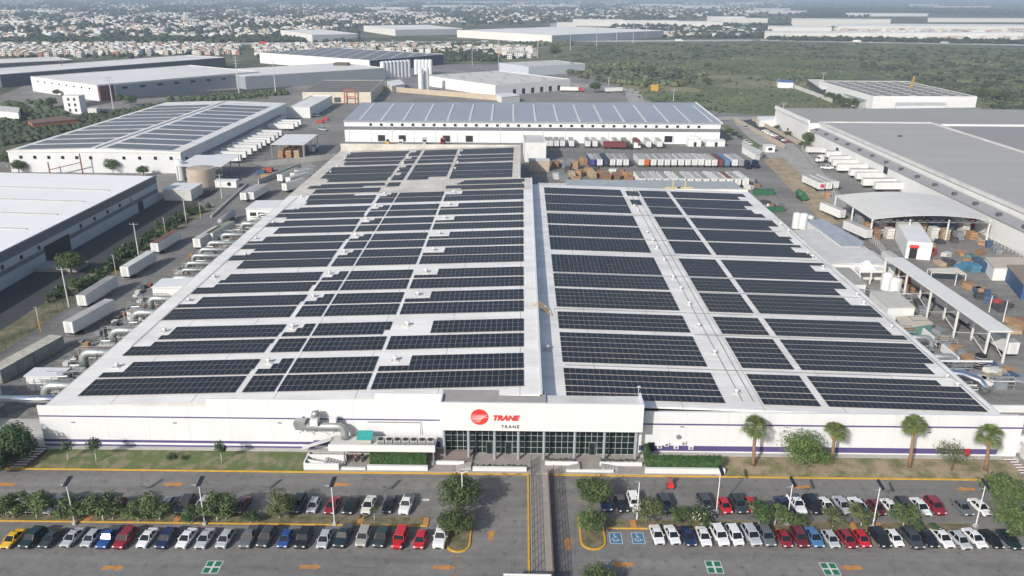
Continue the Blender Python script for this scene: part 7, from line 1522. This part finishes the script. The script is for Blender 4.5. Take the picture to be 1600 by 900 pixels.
zoneA = [([(0, 71.5), (95, 71), (300, 70.5), (372, 73), (372, 87), (250, 87), (100, 90), (0, 88)], 185), ([(398, 73), (560, 70), (620, 71), (560, 83), (470, 80), (400, 90)], 65), ([(560, 72), (690, 71), (830, 78), (845, 92), (780, 92), (700, 84), (560, 82)], 48)]
cells = []
for poly, n in zoneA:
    got = [];
    for x, y in sample(poly, n * 4, 1):
        p = at(x, y); q = (round(p.x / 8.2) * 8.2, round(p.y / 17) * 17)
        if q in got: continue
        got.append(q)
        if len(got) >= n: break
    cells += got
wts = [.40, .30, .09, .11, .03, .07]
for i, (x, y) in enumerate(cells):
    k = int(ng.choice(6, p=wts)); dup(HP[k], (x, y, 0), 0, 'small two storey %s terraced house in the dense rows before the highway' % HN[k], 'terraced houses before the highway', 1.0)
for h in HP: drop(h)
def boxes(name, pts, ms, label, wr=(6, 11), hr=(3, 6)):
    mb = MB()
    for x, y in pts:
        p = at(x, y); w_ = ng.uniform(*wr); l_ = ng.uniform(*wr); h_ = ng.uniform(*hr); mb.box(p.x - w_ / 2, p.x + w_ / 2, p.y, p.y + l_, 0, h_, int(ng.choice(len(ms), p=[.20, .38, .06, .08, .05, .23])))
    o = mb.build(name, ms, origin=(0, 0, 0)); return tag(o, label, None, kind='stuff')
boxes('distant_town', sample([(-30, 18), (340, 22), (700, 20), (720, 36), (560, 40), (430, 58), (-30, 62)], 2500, 2, 1), HC, 'countless pale houses of the distant town')
boxes('distant_town', sample([(-30, -3), (760, -3), (700, 20), (340, 20), (-30, 16)], 2200, 2, 1), HC, 'hazy rows of houses near the horizon', (8, 15))
boxes('distant_town', sample([(720, 2), (1260, 0), (1180, 24), (900, 32), (720, 38)], 2200, 2, 1), HC, 'hazy houses beyond the far halls', (8, 14))
boxes('terraced_town', sample([(0, 70.5), (372, 70.5), (372, 86), (0, 88)], 420, 1) + sample([(560, 71), (830, 76), (830, 90), (560, 80)], 170, 1) + sample([(398, 72), (560, 70), (560, 81), (400, 88)], 110, 1), HC, 'remaining terraced houses packed between the named rows', (5.5, 8), (3, 6.4))
# far halls
FW, FR = mat('far_hall_wall', (.66, .65, .61), .7, var=.04), mat('far_flat_roof', (.74, .73, .70), .7, var=.04, scale=.01)
FSH = mat('far_grey_wall', (.30, .33, .36), .7, var=.04)
for i, (A, B, C, h, l, w2) in enumerate((((487, 54), (438, 47), (538, 50), 12, 'far pale hall with bright end wall, beside the town trees', 1), ((617, 46), (568, 40), (688, 41), 12, 'far pale hall with a long bluish side, second beyond the highway', 1), ((862, 55), (714, 47), (955, 44), 13, 'far white hall just beyond the highway near the poles', 1),
       ((705, 104), (560, 94), (770, 98), 6, 'low dark hall behind the silos', 0), ((868, 88), (780, 84), (905, 84), 6, 'long low pale shed before the scrub belt', 0))):
    if not w2: continue
    t, P, u, v, L_, WW = hall('far_hall', l, at(*A, h), at(*B, h), at(*C, h), h, FW, FR, par=.4)
    on_wall(t, 'grey_side', P(0, 1), P(0, WW - 1), .1, h - .6, FSH, -u, .6)
def strip(x0, x1, y, dp, h, label, wm_=FW, rm=FR):
    a, b, c = at(x0, y, h), at(x1, y, h), at(x0, y - dp, h); t = thing('far_hall', label, 'warehouse', (a.x, a.y, 0)); q = [(a.x, a.y), (b.x, b.y), (b.x + (c.x - a.x) * .9, c.y), (c.x, c.y)]
    MB().prism(q, 0, h - .3).build('wall', wm_, t); MB().prism(q, h - .3, h).build('roof', rm, t)
for x0, x1, y, dp, h, l in ((1237, 1392, 31, 2.4, 16, 'long white factory block standing above the white lots'), (1195, 1600, 51.5, 3.5, 10, 'longest low white factory just behind the far tree belt'), (1310, 1620, 41, 4.5, 9, 'broad white roofed factory in the middle of the white lots'), (1450, 1640, 30, 2.5, 9, 'white roofed hall behind the broad factory'), (1200, 1300, 43, 3, 8, 'low white hall at the near corner of the white lots'),
       (1322, 1450, 21.5, 1.6, 10, 'pale hall before the far woods'), (1420, 1465, 7.5, 1.2, 10, 'small far pale hall beside a red roof'), (1450, 1550, 9.5, 1, 9, 'far hall with a reddish roof'), (1060, 1125, 9.5, 1.3, 12, 'far white hall, beyond the poles and near the horizon'), (1140, 1192, 5, 1.2, 12, 'far pale hall closest to the horizon'), (1000, 1065, 7, 1.1, 10, 'far pale hall behind the hazy houses'),
       (895, 975, 31.5, 2, 14, 'white block above the dark sided far hall'), (975, 1060, 33, 1.8, 12, 'white block continuing the row above the pole line'), (1060, 1130, 34.5, 2, 12, 'bright white block near the pole line'), (1105, 1165, 27, 1.8, 14, 'pale block behind the bright white one'), (1165, 1260, 18, 1.8, 9, 'cream roofed hall near the first far wood'), (1140, 1200, 29, 1.2, 12, 'narrow pale block beside the dark far wood'),
       (870, 900, 36, 1.6, 10, 'small white hall end beyond the highway'), (570, 640, 12, 1.3, 9, 'far cream hall inside the town'), (590, 612, 17, 1, 9, 'tiny cream hall inside the town'), (660, 760, 9, 1.2, 9, 'long pale lot far inside the town'), (700, 800, 3, 1, 9, 'long pale roof near the horizon'), (800, 905, 8, 1, 9, 'long pale roof beyond the hazy houses'), (0, 90, 16, .9, 7, 'long pale strip of roofs at the far left'), (0, 40, 33, 1.1, 7, 'pale low roofs at the left before the trees'), (1180, 1235, 14, 1.2, 9, 'pale hall at the foot of the far wood')):
    strip(x0, x1, y, dp, h, l, rm=mat('reddish_far_roof', (.38, .14, .13), .8) if 'reddish' in l else FR)
psheet('pale_lot', [(1190, 45), (1640, 45), (1640, 64), (1195, 58)], -.05, mat('pale_lot', (.46, .44, .40), .9, var=.15, scale=.008, fine=.1))
psheet('pale_lot', [(860, 36), (1190, 36), (1190, 43), (860, 42)], -.05, mat('pale_lot', (.46, .44, .40)))
boxes('lorry_park', sample([(1195, 53), (1620, 56), (1640, 64), (1200, 60)], 420, 1) + sample([(1310, 42), (1640, 46), (1640, 52), (1300, 50)], 380, 1), HC, 'countless lorries and sheds standing on the pale factory lots', (5, 16), (2.5, 5))
boxes('lorry_park', sample([(960, 45), (1190, 45), (1190, 57), (960, 57)], 120, 1), HC, 'scattered sheds and lorries beyond the pole line', (6, 20), (3, 6))
# transmission poles
def tpole(px, pyb, pyt, label, r=.45, m=None):
    c = at(px, pyb); z = atY(px, pyt, c.y).z; t = thing('transmission_pole', label, 'pylon', (c.x, c.y, 0), 'tall steel transmission poles'); MB().tube([(c.x, c.y, 0), (c.x, c.y, z)], [r, r * .5], 8).build('shaft', m or mat('galvanised_pole', (.52, .53, .54), .5, .2, var=.03), t)
    mb = MB()
    for k in (.82, .9, .98): mb.bar((c.x - 2.6, c.y, z * k), (c.x + 2.6, c.y, z * k), .25)
    mb.build('crossarm', GREY, t)
for i, (px, b, t_) in enumerate(((891, 79, 44), (932, 73, 45), (963, 66, 37), (989, 68, 37), (1009, 60, 38), (1044, 60, 38), (1052, 58, 40), (1077, 56, 37), (840, 90, 64), (779, 107, 63), (738, 103, 68), (615, 96, 62), (1223, 178, 160), (1286, 124, 113), (1007, 132, 118), (951, 133, 120), (1052, 158, 138))):
    tpole(px, b, t_, 'slender steel pole on the far ground, %s of those between the field and the silos' % ORD[i], .45 if b < 100 else .3)
for px, b, t_, l in ((178, 174, 120, 'tall steel pole in front of the white hall with the red corner'), (374, 150, 88, 'tall steel pole before the second pale hall'), (431, 147, 95, 'tall steel pole beside the garden behind the link building'), (100, 120, 90, 'rusty brown tapered pole between the two dark halls')):
    tpole(px, b, t_, l, .5, RUST if 'rusty' in l else None)
for px, py, s, k, l in ((930, 145, 1.5, 0, 'round dark tree standing alone by the far curved drive'), (868, 90, 2.2, 1, 'tall dark tree beside the grey walled hall'), (895, 112, 1.6, 0, 'broad dark tree at the edge of the thicket'), (1016, 118, 1.4, 1, 'dark tree clump above the bare ground'), (1104, 133, 1.2, 0, 'rounded bush on the meadow'), (1106, 108, 1.1, 1, 'lone upright tree in the open meadow'),
                       (1295, 157, 1.1, 0, 'dark tree before the annex, nearest the wall end'), (1306, 161, 1.1, 1, 'dark tree before the annex, second from the wall end'), (1318, 166, 1.1, 0, 'dark tree before the annex, third from the wall end'), (1330, 170, 1.2, 1, 'dark tree before the annex, fourth from the wall end'), (1534, 152, 1.3, 0, 'dark tree at the far right parking area'), (1553, 157, 1.2, 1, 'second dark tree at the far right parking area'), (1568, 158, 1.3, 0, 'third dark tree at the far right parking area'),
                       (205, 165, 1.3, 0, 'dark tree beneath the red corner of the white hall'), (190, 162, 1.1, 1, 'smaller dark tree beside the tall pole'), (82, 168, 1.2, 0, 'dark tree beside the white multi storey block'), (35, 180, 1.1, 1, 'olive tree beside the white house'), (90, 150, .9, 0, 'small tree under the bright end wall'),
                       (12, 262, 1.2, 1, 'broad grey green tree at the left edge before the solar warehouse'), (30, 270, 1.0, 0, 'bare looking tree at the left edge'), (177, 270, 1.0, 1, 'yellow green tree against the solar warehouse wall'), (225, 275, .8, 0, 'small tree against the solar warehouse wall')):
    c = at(px, py); plant((BIGT if k == 0 else TP[:1])[0], c.x, c.y, l, s * (1.0 if k == 0 else 1.5))
# distant traffic on the highway
for i, (px, c_) in enumerate(((120, 'white'), (210, 'white'), (412, 'red'), (640, 'white'), (758, 'silver'), (868, 'white'), (1060, 'white'), (1180, 'grey'), (1338, 'white'), (1475, 'silver'))):
    y = 68.5 + (px - 400) * (-.0063) if px < 1200 else 63 + (px - 1200) * .0185
    c = at(px, y + .6); t = thing('highway_truck', '%s box truck on the far highway, %s from the town end' % (CNAME[c_], ORD[i]), 'truck', (c.x, c.y, 0), 'trucks on the highway'); MB().box(c.x - 6, c.x + 5, c.y - 1.3, c.y + 1.3, 1, 4).build('cargo_box', CP[c_], t); MB().box(c.x + 5.3, c.x + 7.5, c.y - 1.2, c.y + 1.2, .6, 3.4).build('cab', CP[c_], t)
# ================================================================ haze
def haze():
    mb = MB(); mb.box(-16500, 16500, -1600, 17500, -1.3, 82); o = mb.build('haze', [], origin=(0, 0, -1.3)); o['kind'] = 'stuff'
    m = bpy.data.materials.new('haze_air'); m.use_nodes = True; n = m.node_tree; n.nodes.remove(n.nodes['Principled BSDF'])
    v = n.nodes.new('ShaderNodeVolumePrincipled'); v.inputs['Color'].default_value = (.56, .68, .84, 1); v.inputs['Density'].default_value = HAZE; v.inputs['Anisotropy'].default_value = 0.0
    n.links.new(v.outputs[0], n.nodes['Material Output'].inputs['Volume']); o.data.materials.append(m); return o
HAZE = 0.00018
haze()
for p_ in PROTOS + [TR, TRS]: drop(p_)
